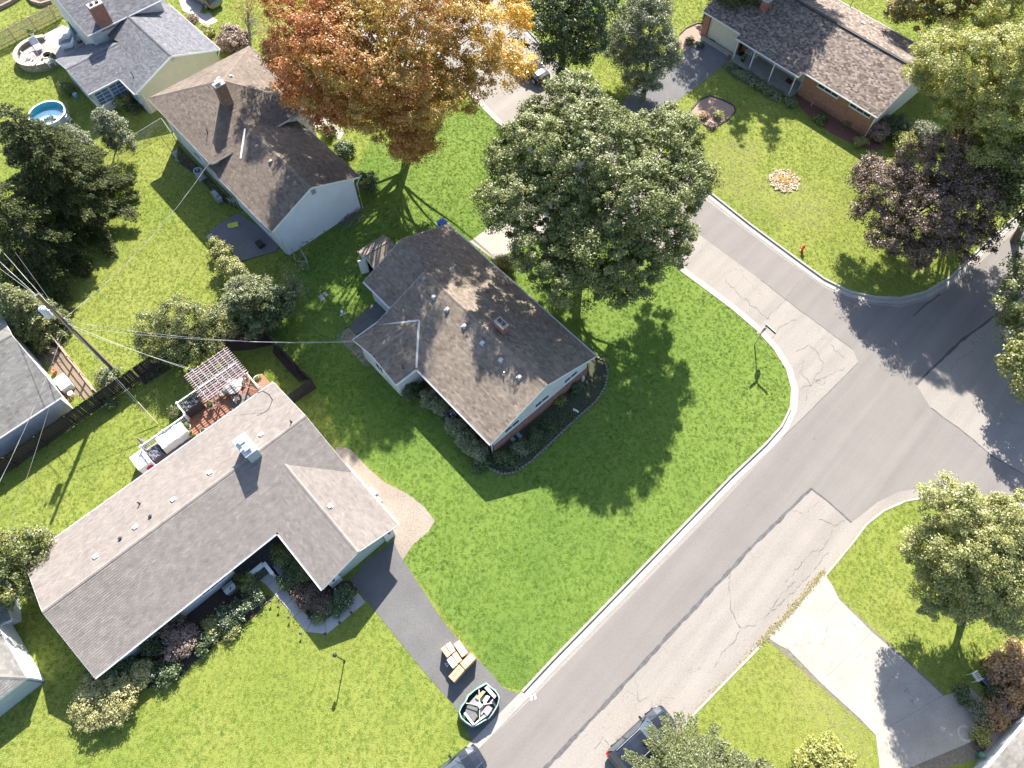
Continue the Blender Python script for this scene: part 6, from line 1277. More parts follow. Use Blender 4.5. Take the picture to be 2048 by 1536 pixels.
# ---------------------------------------------------------------- pool and stone patio, upper left
def pool():
    c = at(95, 228, 0.7); c.z = 0; r = thing('swimming_pool', tuple(c), 'round above-ground pool with pale blue water and white rim', 'pool'); R_ = 1.72; h = 0.82; n = 28
    b = MB(); b.lathe(tuple(c), [(R_, 0), (R_, h)], n, cap=False); b.build('pool_wall', plain('pale_blue_pool_wall', (0.42, 0.52, 0.62), 0.5, 0.08), r)
    b = MB(); b.lathe(tuple(c), [(R_ - 0.04, h), (R_ - 0.06, 0.03)], n, cap=False); b.build('pool_liner', plain('turquoise_liner', (0.05, 0.36, 0.42), 0.4, 0.15, 5), r)
    b = MB(); b.lathe(tuple(c), [(R_ - 0.09, h - 0.01), (R_ - 0.09, h + 0.03), (R_ + 0.07, h + 0.03), (R_ + 0.07, h - 0.01)], n, cap=False); b.build('pool_rim', WHITE2, r)
    b = MB(); b.lathe(tuple(c + Vector((0, 0, 0.025))), [(R_ - 0.07, 0), (0.001, 0.002)], n, cap=False); b.build('pool_floor', plain('white_blue_pool_floor', (0.50, 0.62, 0.76), 0.5, 0.06), r)
    w, nt, bs = new_mat('pool_water'); bs.inputs['Base Color'].default_value = (0.30, 0.55, 0.75, 1); bs.inputs['Alpha'].default_value = 0.25; bs.inputs['Roughness'].default_value = 0.04
    nz = noise_node(nt, 4); bumpit(nt, bs, nz.outputs[0], 0.02, 0.3); b = MB(); b.lathe(tuple(c + Vector((0, 0, 0.32))), [(R_ - 0.065, 0), (0.001, 0.0)], n, cap=False); b.build('water', w, r)
    for k in range(10): b = MB(); a = k * 0.6283; p = c + Vector((math.cos(a) * (R_ + 0.05), math.sin(a) * (R_ + 0.05), 0)); b.box(tuple(p), (0.07, 0.12, h), a); b.build('upright', WHITE2, r)
    b = MB(); p = c + Vector((R_ + 0.05, -0.25, 0)); d = Vector((1, -0.1, 0)).normalized(); s_ = Vector((0.1, 1, 0)).normalized()
    b.tube([p + s_ * 0.22, p + s_ * 0.2 + Vector((0, 0, 1.25)), p + d * 0.35 + s_ * 0.22], 0.025, 6); b.tube([p - s_ * 0.22, p - s_ * 0.2 + Vector((0, 0, 1.25)), p + d * 0.35 - s_ * 0.22], 0.025, 6)
    for k in range(4): z = 0.2 + 0.25 * k; b.beam(p - s_ * 0.2 + d * (0.35 - z * 0.28) + Vector((0, 0, z)), p + s_ * 0.2 + d * (0.35 - z * 0.28) + Vector((0, 0, z)), 0.12, 0.03)
    b.build('ladder', WHITE2, r); q = at(131, 232, 0.3); b = MB(); b.prism([at(124, 209, 0.03), at(133, 222, 0.03), at(134, 240, 0.03), at(127, 250, 0.03), at(112, 251, 0.03), at(118, 235, 0.03)][::-1], 0.06); tag(b.build('pool_cover', plain('pale_blue_tarp', (0.45, 0.55, 0.68), 0.4, 0.1, 4)), 'pale blue folded cover lying on the grass against the pool', 'tarp')
pool()
def patio():
    c = at(80, 107, 0.45); c.z = 0; R_ = 2.25; r = thing('stone_patio', tuple(c), 'raised round paver patio with curved stone seat wall and fire pit', 'patio'); rz = gD.rz
    PAV = plain('pink_grey_paver', (0.34, 0.27, 0.25), 0.9, 0.15, 6); b = MB(); b.lathe(tuple(c), [(R_ - 0.2, 0), (R_ - 0.2, 0.42), (0.001, 0.42)], 30); b.build('patio_base', PAV, r)
    pv = MB(); pv.box((0, 0, 0), (0.44, 0.29, 0.02)); me = pv.mesh('paver', PAV); k = 0; ca, sa = math.cos(rz), math.sin(rz)
    ext = []
    for i in range(-9, 22):
        for j in range(-9, 10):
            x, y = i * 0.46 + (0.23 if j % 2 else 0), j * 0.31; inside = math.hypot(x, y) < R_ - 0.45
            X, Y = x * math.cos(rz + math.pi) - y * math.sin(rz + math.pi), x * math.sin(rz + math.pi) + y * math.cos(rz + math.pi)
            if not inside: continue
            o = bpy.data.objects.new('paver', me); COL.objects.link(o); o.parent = r; o.location = (X, Y, 0.421); o.rotation_euler = (0, 0, rz + math.pi)
    # paved strip to the house
    P = [at(59, 84, 0.42), at(125, 50, 0.42), at(165, 70, 0.42), at(172, 84, 0.42), at(135, 112, 0.42), at(108, 127, 0.42), at(85, 95, 0.42)]; b = MB(); Q = P if _ccw(P) else P[::-1]; b.prism([q_ - Vector((0, 0, 0.42)) for q_ in Q], 0.425); b.build('patio_landing', plain('grey_lavender_paving', (0.30, 0.28, 0.30), 0.9, 0.12, 6), r)
    a0, a1 = math.radians(95), math.radians(335); ST = plain('tan_wall_stone', (0.30, 0.25, 0.19), 0.9, 0.3, 6); n = 34
    for lev in range(5):
        sb_ = MB()
        for k in range(n):
            a = lerp(a0, a1, (k + (0.5 if lev % 2 else 0)) / n); sb_.box((c.x + (R_ - 0.0) * math.cos(a), c.y + (R_ - 0.0) * math.sin(a), lev * 0.165), (RNG.uniform(0.25, 0.31), 2 * math.pi * R_ * (a1 - a0) / (2 * math.pi) / n - 0.012, 0.155), a, RNG.random())
        sb_.build('wall_stones', ST, r)['kind'] = 'stuff'
    cp = MB(); cp.box((0, 0, 0), (0.42, 0.40, 0.06)); cm = cp.mesh('cap_stone', plain('pale_cap_stone', (0.50, 0.42, 0.34), 0.85, 0.15, 5)); m_ = 23
    for k in range(m_):
        a = lerp(a0, a1, (k + 0.5) / m_); o = bpy.data.objects.new('cap_stone', cm); COL.objects.link(o); o.parent = r; o.location = (R_ * math.cos(a), R_ * math.sin(a), 0.83); o.rotation_euler = (0, 0, a)
    q = at(93, 108, 0.8); q.z = 0.42; f = thing('fire_pit', tuple(q), 'round pale stone fire pit in the middle of the patio', 'fire pit')
    for lev in range(2):
        for k in range(12): a = k * math.pi / 6 + lev * 0.26; b = MB(); b.box((q.x + 0.5 * math.cos(a), q.y + 0.5 * math.sin(a), 0.42 + lev * 0.17), (0.2, 0.25, 0.165), a); b.build('fire_pit_stone', plain('pale_cap_stone', (0.5, 0.42, 0.34)), f)
    b = MB(); b.lathe((q.x, q.y, 0.5), [(0.39, 0), (0.001, 0.0)], 14); b.build('ash', plain('ash_and_embers', (0.05, 0.05, 0.05), 0.95, 0.5, 8), f); b = MB(); b.lathe((q.x, q.y, 0.68), [(0.36, 0), (0.42, 0.09)], 16, cap=False); b.build('iron_ring', DARK, f)
    return r
patio()
PLW = plain('white_outdoor_resin', (0.72, 0.72, 0.72), 0.5, 0.04)
def adirondack(px, py, rz, lab, z=0.44, m=None):
    p = at(px, py, z + 0.3); p.z = z; r = thing('adirondack_chair', tuple(p), lab, 'chair', 'white chairs round the fire pit'); M_ = Matrix.Translation(p) @ Matrix.Rotation(rz, 4, 'Z'); T = lambda x, y, zz: M_ @ Vector((x, y, zz)); m = m or PLW
    for k in range(4): b = MB(); x = 0.32 - 0.15 * k; b.beam(T(x, -0.27, 0.36 - k * 0.035), T(x, 0.27, 0.36 - k * 0.035), 0.12, 0.02); b.build('seat_slat', m, r)
    for k in range(5): b = MB(); y = -0.24 + 0.12 * k; b.beam(T(-0.24, y, 0.25), T(-0.58, y * 1.2, 1.0 - abs(y) * 0.5), 0.10, 0.02, up=(1, 0, 0.3)); b.build('back_slat', m, r)
    for s_ in (-1, 1):
        b = MB(); b.beam(T(0.36, 0.33 * s_, 0.57), T(-0.36, 0.33 * s_, 0.55), 0.12, 0.025); b.build('arm', m, r); b = MB(); b.beam(T(0.32, 0.30 * s_, 0), T(0.32, 0.30 * s_, 0.56), 0.10, 0.03); b.build('leg', m, r); b = MB(); b.beam(T(-0.35, 0.30 * s_, 0.0), T(-0.28, 0.30 * s_, 0.54), 0.10, 0.03); b.build('leg', m, r)
    return r
adirondack(60, 111, 0.6, 'white slatted chair nearest the left curve of the patio wall'); adirondack(70, 127, 1.3, 'white slatted chair at the bottom of the round patio'); adirondack(100, 124, 2.3, 'white slatted chair by the ball planter and roof corner')
def lounger(px, py, rz, lab, m, z=0.42):
    p = at(px, py, z + 0.35); p.z = z; r = thing('lounge_chair', tuple(p), lab, 'lounge chair'); M_ = Matrix.Translation(p) @ Matrix.Rotation(rz, 4, 'Z'); T = lambda x, y, zz: M_ @ Vector((x, y, zz)); c_ = plain('light_grey_cushion', (0.50, 0.51, 0.54), 0.9, 0.06)
    b = MB(); b.beam(T(-0.25, 0, 0.36), T(0.75, 0, 0.36), 0.62, 0.12); b.build('seat_cushion', c_, r); b = MB(); b.beam(T(-0.28, 0, 0.42), T(-0.75, 0, 0.92), 0.62, 0.12); b.build('back_cushion', c_, r)
    for s_ in (-1, 1):
        b = MB(); b.tube([T(-0.75, 0.36 * s_, 0.9), T(-0.25, 0.36 * s_, 0.30), T(0.8, 0.36 * s_, 0.30)], 0.03, 6); b.build('frame', m, r)
        for x in (-0.55, 0.7): b = MB(); b.tube([T(x, 0.36 * s_, 0.3), T(x, 0.36 * s_, 0)], 0.03, 6); b.build('leg', m, r)
    return r
lounger(74, 92, -0.9, 'grey lounge chair at the top of the patio facing the fire pit', PLW); lounger(138, 90, 3.5, 'light grey lounger beside the house wall nearer the roof', PLW); lounger(132, 72, 3.5, 'grey lounger behind the other one near the folded umbrella', PLW)
def ball_planter(px, py, lab, r_=0.3, potm=None, z=0.42, ph=0.4, mat_=None):
    p = at(px, py, z + ph); p.z = z; r = thing('potted_plant', tuple(p), lab, 'potted plant'); b = MB(); b.lathe(tuple(p), [(0.14, 0), (0.21, ph), (0.24, ph), (0.24, ph + 0.03), (0.001, ph + 0.02)], 12); b.build('pot', potm or PLW, r)
    n = 900; d = rdir(n); C = np.array([p.x, p.y, z + ph + r_ * 0.8]) + d * r_ * NR.uniform(0.85, 1.05, n)[:, None]; leaf_mesh('foliage', C, d + NR.normal(0, 0.4, (n, 3)), 0.04 * NR.uniform(0.7, 1.2, n), NR.rand(n), mat_ or LF_BOX, r); return r
LF_BOX = leaf_mat('boxwood_leaves', [(0, (0.06, 0.10, 0.02)), (0.5, (0.14, 0.20, 0.035)), (1, (0.24, 0.29, 0.06))])
ball_planter(62, 66, 'clipped ball shrub in a white pot at the top of the patio wall'); ball_planter(108, 116, 'clipped ball shrub in a pot beside the fire pit', 0.28)
def umbrella():
    p = at(160, 84, 0.42); p.z = 0.42; r = thing('patio_umbrella', tuple(p), 'folded teal patio umbrella standing against the house', 'umbrella'); b = MB(); b.tube([p, p + Vector((0, 0, 2.5))], 0.025, 6); b.build('pole', WHITE, r)
    b = MB(); b.lathe(tuple(p + Vector((0, 0, 0.95))), [(0.20, 0), (0.17, 0.3), (0.13, 0.8), (0.05, 1.4), (0.01, 1.5)], 9, tone=0.5); b.build('folded_canopy', plain('teal_canvas', (0.05, 0.17, 0.20), 0.8, 0.3, 9), r); b = MB(); b.lathe(tuple(p), [(0.28, 0), (0.28, 0.07), (0.05, 0.1)], 12); b.build('base', DARK, r)
umbrella()
def watercan(px, py, lab):
    p = at(px, py, 0.1); p.z = 0.0; r = thing('tub', tuple(p), lab, 'tub'); b = MB(); b.lathe(tuple(p), [(0.16, 0), (0.22, 0.4), (0.24, 0.42), (0.2, 0.40), (0.001, 0.3)], 12); b.build('body', plain('light_blue_plastic', (0.30, 0.45, 0.68), 0.5, 0.08), r); b = MB(); b.tube([p + Vector((0.2, 0, 0.35)), p + Vector((0.3, 0, 0.2)), p + Vector((0.2, 0, 0.08))], 0.02, 5); b.build('handle', WHITE2, r)
watercan(152, 193, 'light blue plastic tub below the slate blue roof'); 
# retaining walls beyond the picket fence
def ret_wall(pts, h, lab):
    root = thing('retaining_wall', tuple(at(*pts[0], 0)), lab, 'wall'); P = [at(*p, 0) for p in dense(pts, 7)]; bm_ = MB(); bm_.box((0, 0, 0), (0.37, 0.28, h)); me = bm_.mesh('block', plain('tan_block', (0.26, 0.20, 0.17), 0.9, 0.2, 4))
    for i in range(len(P) - 1):
        o = bpy.data.objects.new('block', me); COL.objects.link(o); o.parent = root; o.location = (P[i] + P[i + 1]) / 2 - P[0]; d = P[i + 1] - P[i]; o.rotation_euler = (0, 0, math.atan2(d.y, d.x)); o.scale = (d.length / 0.375, 1, RNG.uniform(0.95, 1.05))
ret_wall([(-10, 24), (20, 10), (48, -8)], 0.4, 'low tan block wall in the upper left corner left of the picket fence'); ret_wall([(56, -8), (66, 6), (84, 12), (105, 6)], 0.4, 'curved tan block wall at the top edge above the picket fence')
sheet('planting_bed', [(-40, 20), (-10, 22), (18, 9), (45, -10), (0, -60), (-60, -30)], 0.011, MULCH); sheet('planting_bed', [(58, -9), (67, 4), (84, 10), (104, 4), (120, -30), (70, -40)], 0.011, MULCH)

# ---------------------------------------------------------------- deck behind the long house
def deck():
    g = gB; z = 0.62; r = thing('wooden_deck', tuple(g(14, 12)), 'reddish brown wooden deck with white railing behind the long house', 'deck'); mb = MB(); k = 0; v = 10.0
    while v < 14.1:
        u0 = 9.7 if v < 12.75 else 13.5; u1 = 19.6 if v < 12.6 else 18.8; b = MB(); b.beam(g(u0, v, z), g(u1, v, z), 0.135, 0.03); b.build('deck_board', WOODR, r); v += 0.142
    b = MB(); b.beam(g(9.68, 12.83, z - 0.16), g(13.45, 12.83, z - 0.16), 0.04, 0.28); b.beam(g(13.45, 12.85, z - 0.16), g(13.45, 14.15, z - 0.16), 0.04, 0.28); b.beam(g(13.45, 14.17, z - 0.16), g(18.8, 14.17, z - 0.16), 0.04, 0.28); b.beam(g(9.68, 9.9, z - 0.16), g(9.68, 12.8, z - 0.16), 0.04, 0.28); b.build('rim_joist', WOODG, r)
    return r
deck()
def railing(lab, p, q, z0=0.64, h=0.95):
    p, q = V3(p), V3(q); p.z = q.z = z0; r = thing('deck_railing', tuple(p), lab, 'railing'); d = (q - p); L = d.length; d.normalize(); rz = math.atan2(d.y, d.x)
    for zz in (0.12, h): b = MB(); b.beam(p + Vector((0, 0, zz)), q + Vector((0, 0, zz)), 0.09 if zz > 0.5 else 0.05, 0.05); b.build('rail', WHITE, r)
    bl = MB(); bl.box((0, 0, 0.12), (0.035, 0.035, h - 0.14)); me = bl.mesh('baluster', WHITE); n = int(L / 0.13)
    for k in range(n): o = bpy.data.objects.new('baluster', me); COL.objects.link(o); o.parent = r; o.location = d * ((k + 0.5) * L / n); o.rotation_euler = (0, 0, rz)
    m_ = max(1, round(L / 1.9))
    for k in range(m_ + 1): b = MB(); x = p + d * L * k / m_; b.box(tuple(x), (0.11, 0.11, h + 0.1), rz); b.box(tuple(x + Vector((0, 0, h + 0.1))), (0.15, 0.15, 0.04), rz, top=0.6); b.build('post', WHITE, r)
    return r
railing('white deck railing along the outer edge beneath the pergola', gB(13.5, 14.1), gB(18.75, 14.1)); railing('short white railing turning in beside the covered grill', gB(13.45, 12.95), gB(13.45, 14.02)); railing('long white railing behind the covered sofa', gB(9.7, 12.78), gB(13.35, 12.78)); railing('short white railing at the end of the deck by the toy box', gB(9.62, 11.2), gB(9.62, 12.7))
railing('reddish lattice panel rail at the right end of the deck', gB(18.8, 11.0), gB(18.8, 12.6))
def pergola():
    g = gB; z0, zt = 0.62, 2.75; r = thing('pergola', tuple(g(17, 13)), 'weathered lilac-white pergola of crossed slats over the deck table', 'pergola'); m = plain('lilac_weathered_paint', (0.46, 0.37, 0.37), 0.8, 0.18, 6)
    for (u, v) in ((15.7, 14.5), (18.35, 14.5), (15.7, 12.2), (18.35, 12.2)): b = MB(); b.box(tuple(g(u, v, z0 if v < 14 else 0)), (0.10, 0.10, zt - (z0 if v < 14 else 0) - 0.16), g.rz); b.build('post', m, r)
    for v in (14.5, 12.2): b = MB(); b.beam(g(15.15, v, zt - 0.08), g(18.85, v, zt - 0.08), 0.05, 0.14); b.build('beam', m, r)
    for k in range(8): b = MB(); u = 15.4 + k * 0.455; b.beam(g(u, 11.75, zt + 0.04), g(u, 14.95, zt + 0.04), 0.045, 0.10); b.build('rafter', m, r)
    for k in range(15): b = MB(); v = 11.85 + k * 0.21; b.beam(g(15.1, v, zt + 0.115), g(18.9, v, zt + 0.115), 0.035, 0.045); b.build('slat', m, r)
pergola()
def covered(name, lab, cat, c, L, W, h, rz, m, z0=0.64):
    """furniture under a loose fabric cover: sagging top, flared skirt"""
    c = V3(c); r = MB(); nx, ny = 12, 8; H = lambda i, j: h - 0.05 * math.sin(i * 0.9 + j * 1.3) - 0.09 * (1 - abs(2 * i / nx - 1)) * (1 - abs(2 * j / ny - 1)) + 0.03 * math.sin(i * 2.3); ca, sa = math.cos(rz), math.sin(rz)
    def P(i, j, hh, k=1.0): x, y = (i / nx - 0.5) * L * k, (j / ny - 0.5) * W * k; return (c.x + x * ca - y * sa, c.y + x * sa + y * ca, z0 + hh)
    for i in range(nx):
        for j in range(ny): r.face([P(i, j, H(i, j)), P(i + 1, j, H(i + 1, j)), P(i + 1, j + 1, H(i + 1, j + 1)), P(i, j + 1, H(i, j + 1))])
    edge = [(i, 0) for i in range(nx)] + [(nx, j) for j in range(ny)] + [(i, ny) for i in range(nx, 0, -1)] + [(0, j) for j in range(ny, 0, -1)]
    for a, d in zip(edge, edge[1:] + edge[:1]): r.face([P(*a, 0.02, 1.06 + 0.03 * math.sin(a[0] * 2 + a[1] * 3)), P(*d, 0.02, 1.06 + 0.03 * math.sin(d[0] * 2 + d[1] * 3)), P(*d, H(*d)), P(*a, H(*a))])
    return tag(r.build(name, m, smooth=False), lab, cat)
covered('covered_sofa', 'long sofa under a creased white cover on the deck', 'covered furniture', gB(11.8, 12.15, 0), 2.1, 1.15, 0.85, gB.rz, plain('white_vinyl_cover', (0.66, 0.66, 0.65), 0.5, 0.05, 3))
covered('covered_grill', 'barbecue under a black cover in the deck corner', 'grill', gB(14.25, 13.35, 0), 1.25, 0.8, 1.05, gB.rz, plain('black_grill_cover', (0.035, 0.038, 0.042), 0.5, 0.3, 4))
def toybox():
    g = gB; r = thing('play_fridge', tuple(g(9.1, 12.0)), 'white play kitchen box with pink scroll and magenta round door beside the deck', 'toy'); b = MB(); b.box(tuple(g(9.1, 12.1, 0)), (1.05, 1.35, 1.25), g.rz); b.build('body', WHITE2, r)
    PK = plain('magenta_plastic', (0.62, 0.02, 0.14), 0.4, 0.05); LP = plain('lilac_pink_print', (0.50, 0.22, 0.46), 0.5, 0.05); b = MB(); c = g(9.25, 11.405, 0.7); n = -g.V; U = g.U
    b.prism([c + U * 0.27 * math.cos(a * 0.7854 + .39) + Vector((0, 0, 0.27 * math.sin(a * 0.7854 + .39))) for a in range(8)], vec=n * 0.03); b.build('round_door', PK, r)
    b = MB(); P = [g(9.1 + 0.10 * math.cos(t * 0.5) * (1 + t * 0.05), 12.35 + 0.10 * math.sin(t * 0.5) * (1 + t * 0.05), 1.262) for t in range(13)]; b.tube(P, 0.018, 5); b.tube([g(9.1, 12.25, 1.262), g(9.2, 11.9, 1.262), g(9.15, 11.6, 1.262)], 0.018, 5); b.tube([g(9.15, 11.75, 1.262), g(9.4, 11.7, 1.262), g(9.42, 11.9, 1.262)], 0.015, 5); b.build('painted_scroll', LP, r)
    b = MB(); b.beam(g(8.57, 11.8, 0.75), g(8.57, 12.3, 0.75), 0.03, 0.5); b.build('side_panel', LP, r); b = MB(); b.lathe(tuple(g(8.35, 11.5, 0)), [(0.16, 0), (0.18, 0.3), (0.001, 0.32)], 10); tag(b.build('toy_bucket', PK), 'small magenta bucket on the grass beside the play box', 'toy')
toybox()
def table_set():
    g = gB; z = 0.64; c = g(17.4, 12.6, z); r = thing('round_table', tuple(c), 'round pale outdoor table under the pergola', 'table'); b = MB(); b.lathe(tuple(c), [(0.66, 0.68), (0.68, 0.70), (0.66, 0.72), (0.001, 0.72)], 22); b.build('table_top', plain('pale_grey_table_cover', (0.30, 0.29, 0.28), 0.6, 0.08), r); b = MB(); b.tube([c, c + Vector((0, 0, 0.68))], 0.05, 8); b.lathe(tuple(c), [(0.3, 0), (0.28, 0.04), (0.06, 0.07)], 12); b.build('pedestal', DARK, r)
    for k, a in enumerate((0.3, 1.6, 2.9, 4.3)):
        q = c + Vector((0.95 * math.cos(a + g.rz), 0.95 * math.sin(a + g.rz), 0)); ch = thing('deck_chair', tuple(q), ['pale deck chair at the right side of the pergola table', 'pale deck chair at the far side of the pergola table', 'pale deck chair at the left side of the pergola table', 'pale deck chair between the pergola table and the house roof'][k], 'chair', 'chairs round the pergola table')
        M_ = Matrix.Translation(q) @ Matrix.Rotation(a + g.rz + math.pi, 4, 'Z'); T = lambda x, y, zz: M_ @ Vector((x, y, zz)); m = plain('beige_mesh_fabric', (0.36, 0.33, 0.30), 0.8, 0.1)
        b = MB(); b.beam(T(-0.2, 0, 0.42), T(0.24, 0, 0.44), 0.48, 0.03); b.build('seat', m, ch); b = MB(); b.beam(T(-0.22, 0, 0.44), T(-0.34, 0, 0.92), 0.48, 0.03, up=(1, 0, 0.2)); b.build('backrest', m, ch)
        for s_ in (-1, 1):
            b = MB(); b.tube([T(0.22, 0.26 * s_, 0), T(0.22, 0.26 * s_, 0.62), T(-0.26, 0.26 * s_, 0.62), T(-0.3, 0.26 * s_, 0)], 0.015, 5); b.build('side_frame', DARK, ch)
    b = MB(); b.prism([g(16.3, 11.0, z), g(17.9, 11.0, z), g(17.9, 12.1, z), g(16.3, 12.1, z)], 0.015); tag(b.build('outdoor_rug', plain('grey_taupe_rug', (0.16, 0.14, 0.13), 0.95, 0.2, 8)), 'grey-taupe rug on the deck boards beside the round table', 'rug')
    b = MB(); b.prism([g(10.2, 10.9, z), g(12.6, 10.9, z), g(12.6, 11.5, z), g(10.2, 11.5, z)], 0.015); tag(b.build('outdoor_rug', plain('brown_taupe_rug', (0.20, 0.16, 0.14), 0.95, 0.2, 8)), 'brown rug on the deck in front of the white covered sofa', 'rug')
table_set()
TERRA = plain('terracotta', (0.38, 0.14, 0.07), 0.8, 0.1)
ball_planter(421, 811, 'leafy plant in a white pot standing free on the deck', 0.22, z=0.64); ball_planter(375, 853, 'plant in a white pot at the end of the covered sofa', 0.22, z=0.64)
for i, (x, y, l) in enumerate(((381, 866, 'terracotta pot nearest the white covered sofa'), (388, 872, 'terracotta pot in the middle of the row by the house eave'), (407, 862, 'small pale pot beside the deck steps'))): ball_planter(x, y, l, 0.15, TERRA if i < 2 else PLW, z=0.64, ph=0.25)
def planter_ring(px, py, lab, R_, m, z=0.5):
    p = at(px, py, z); p.z = 0; r = thing('planter', tuple(p), lab, 'planter'); b = MB(); b.lathe(tuple(p), [(R_ * 0.8, 0), (R_, z), (R_ * 1.05, z + 0.02), (R_ * 0.9, z + 0.02), (R_ * 0.86, z - 0.1), (0.001, z - 0.1)], 18); b.build('pot', m, r)
    n = 500; d = rdir(n, 1.0); C = np.array([p.x, p.y, z + 0.05]) + d * R_ * 0.8 * NR.uniform(0.3, 1.0, n)[:, None]; leaf_mesh('foliage', C, d + NR.normal(0, 0.4, (n, 3)), 0.05 * NR.uniform(0.7, 1.2, n), NR.rand(n), LF_BOX, r)
planter_ring(517, 759, 'white ring planter at the deck corner by the fence', 0.42, PLW); planter_ring(508, 768, 'smaller planter with leafy herb beside the white ring planter', 0.3, TERRA)
b = MB(); b.box(tuple(gB(19.3, 12.0, 0)), (0.9, 1.2, 0.55), gB.rz); tag(b.build('raised_step', WOODR), 'square wooden step box at the right end of the deck', 'step')
# driftwood / cat-scratch figure by the toy box
b = MB(); p = at(289, 892, 0.8); b.tube([at(291, 893, 0.64), at(287, 885, 1.3), at(274, 876, 1.7)], [0.12, 0.16, 0.07], 8); tag(b.build('carved_log', WOODG), 'leaning grey driftwood log over the railing by the play box', 'log')
# crumpled black and white blanket
covered('patterned_blanket', 'black and white patterned blanket heaped between sofa and play box', 'blanket', gB(10.15, 12.0, 0), 0.85, 0.95, 0.45, gB.rz, plain('black_white_pattern', (0.10, 0.10, 0.13), 0.8, 1.0, 16))

# ---------------------------------------------------------------- walkway, lights and small things in front of the long house
def walkway():
    r = thing('front_walkway', tuple(at(580, 1190)), 'concrete slab path bending from the porch steps to the driveway', 'path')
    z1 = lambda x, y: (480 + x / 6.024, 1050 + y / 6.024)
    Lp = [(240, 665), (325, 735), (425, 850), (540, 950 + 20), (655, 1110), (795, 1290), (1045, 1315), (1215, 1180), (1345, 1068), (1515, 930)]; Rp = [(375, 560), (440, 640), (540, 757), (640, 880), (752, 1022), (862, 1150), (1015, 1155), (1130, 1068), (1272, 955), (1422, 815)]
    for i in range(len(Lp) - 1):
        P = [at(*z1(*q), 0.05) for q in (Lp[i], Lp[i + 1], Rp[i + 1], Rp[i])]; c = sum(P, Vector()) / 4; P = [c + (p - c) * (1 - 0.018 / (p - c).length) for p in P]
        if not _ccw(P): P.reverse()
        b = MB(); b.prism([p - Vector((0, 0, 0.045)) for p in P], 0.04 + RNG.uniform(0, 0.008)); b.build('slab', WALK, r)
walkway()
def path_light(x, y, k):
    p = at(480 + x / 6.024, 1050 + y / 6.024, 0.0); r = thing('path_light', tuple(p), k, 'path light', 'path lights along the front walk'); b = MB(); b.tube([p, p + Vector((0, 0, 0.32))], 0.014, 5); b.build('stake', DARK, r); b = MB(); b.lathe(tuple(p + Vector((0, 0, 0.30))), [(0.05, 0), (0.055, 0.09), (0.10, 0.10), (0.02, 0.15)], 8); b.build('lamp_head', DARK, r)
for x, y, k in ((478, 1000, 'path light on the lawn side, first below the porch'), (605, 1125, 'path light on the lawn side halfway down the walk'), (745, 1318, 'path light on the lawn at the outer bend of the walk'), (425, 610, 'path light on the bed side right beside the porch steps'), (530, 735, 'path light on the bed side at the second slab joint'), (625, 860, 'path light on the bed side at the third slab joint'), (740, 1005, 'path light on the bed side near the brown shrub'), (848, 1135, 'path light at the inner bend of the walk'), (1040, 1322, 'path light below the bottom slab of the walk'), (1213, 1188, 'path light below the walk between bend and driveway'), (1352, 1068, 'path light below the last slab near the driveway'), (385, 930, 'path light on the lawn beside the flowering bush')): path_light(x, y, k)
def lawn_box():
    p = at(460, 1176, 0.4); p.z = 0; r = thing('garden_bench_box', tuple(p), 'grey house-shaped utility box under the front eave', 'utility box'); b = MB(); b.box(tuple(p), (0.75, 0.6, 0.55), gB.rz); b.build('case', plain('warm_grey_box', (0.33, 0.32, 0.30), 0.7, 0.1), r); b = MB(); d = gB.U
    b.prism([p + d * -0.4 + gB.V * -0.33 + Vector((0, 0, 0.55)), p + d * -0.4 + gB.V * 0.33 + Vector((0, 0, 0.55)), p + d * -0.4 + Vector((0, 0, 0.72))], vec=d * 0.8); b.build('lid', plain('warm_grey_lid', (0.40, 0.39, 0.37), 0.7, 0.1), r); b = MB(); b.beam(p + d * -0.05 + gB.V * -0.22 + Vector((0, 0, 0.63)), p + d * 0.12 + gB.V * -0.10 + Vector((0, 0, 0.70)), 0.05, 0.03); b.build('handle', DARK, r)
lawn_box()
b = MB(); q = g0(747, 986); b.box(tuple(q), (0.35, 0.75, 0.5), gB.rz); tag(b.build('utility_cabinet', plain('pale_blue_white_cabinet', (0.52, 0.54, 0.62), 0.5, 0.1, 8)), 'pale meter box against the side wall of the garage wing', 'meter box')
b = MB(); q = g0(757, 1001); b.box(tuple(q), (0.3, 0.6, 0.3), gB.rz); tag(b.build('hose_box', plain('grey_green_box', (0.38, 0.42, 0.38), 0.6, 0.1)), 'grey-green low box beside the pale meter box', 'box')

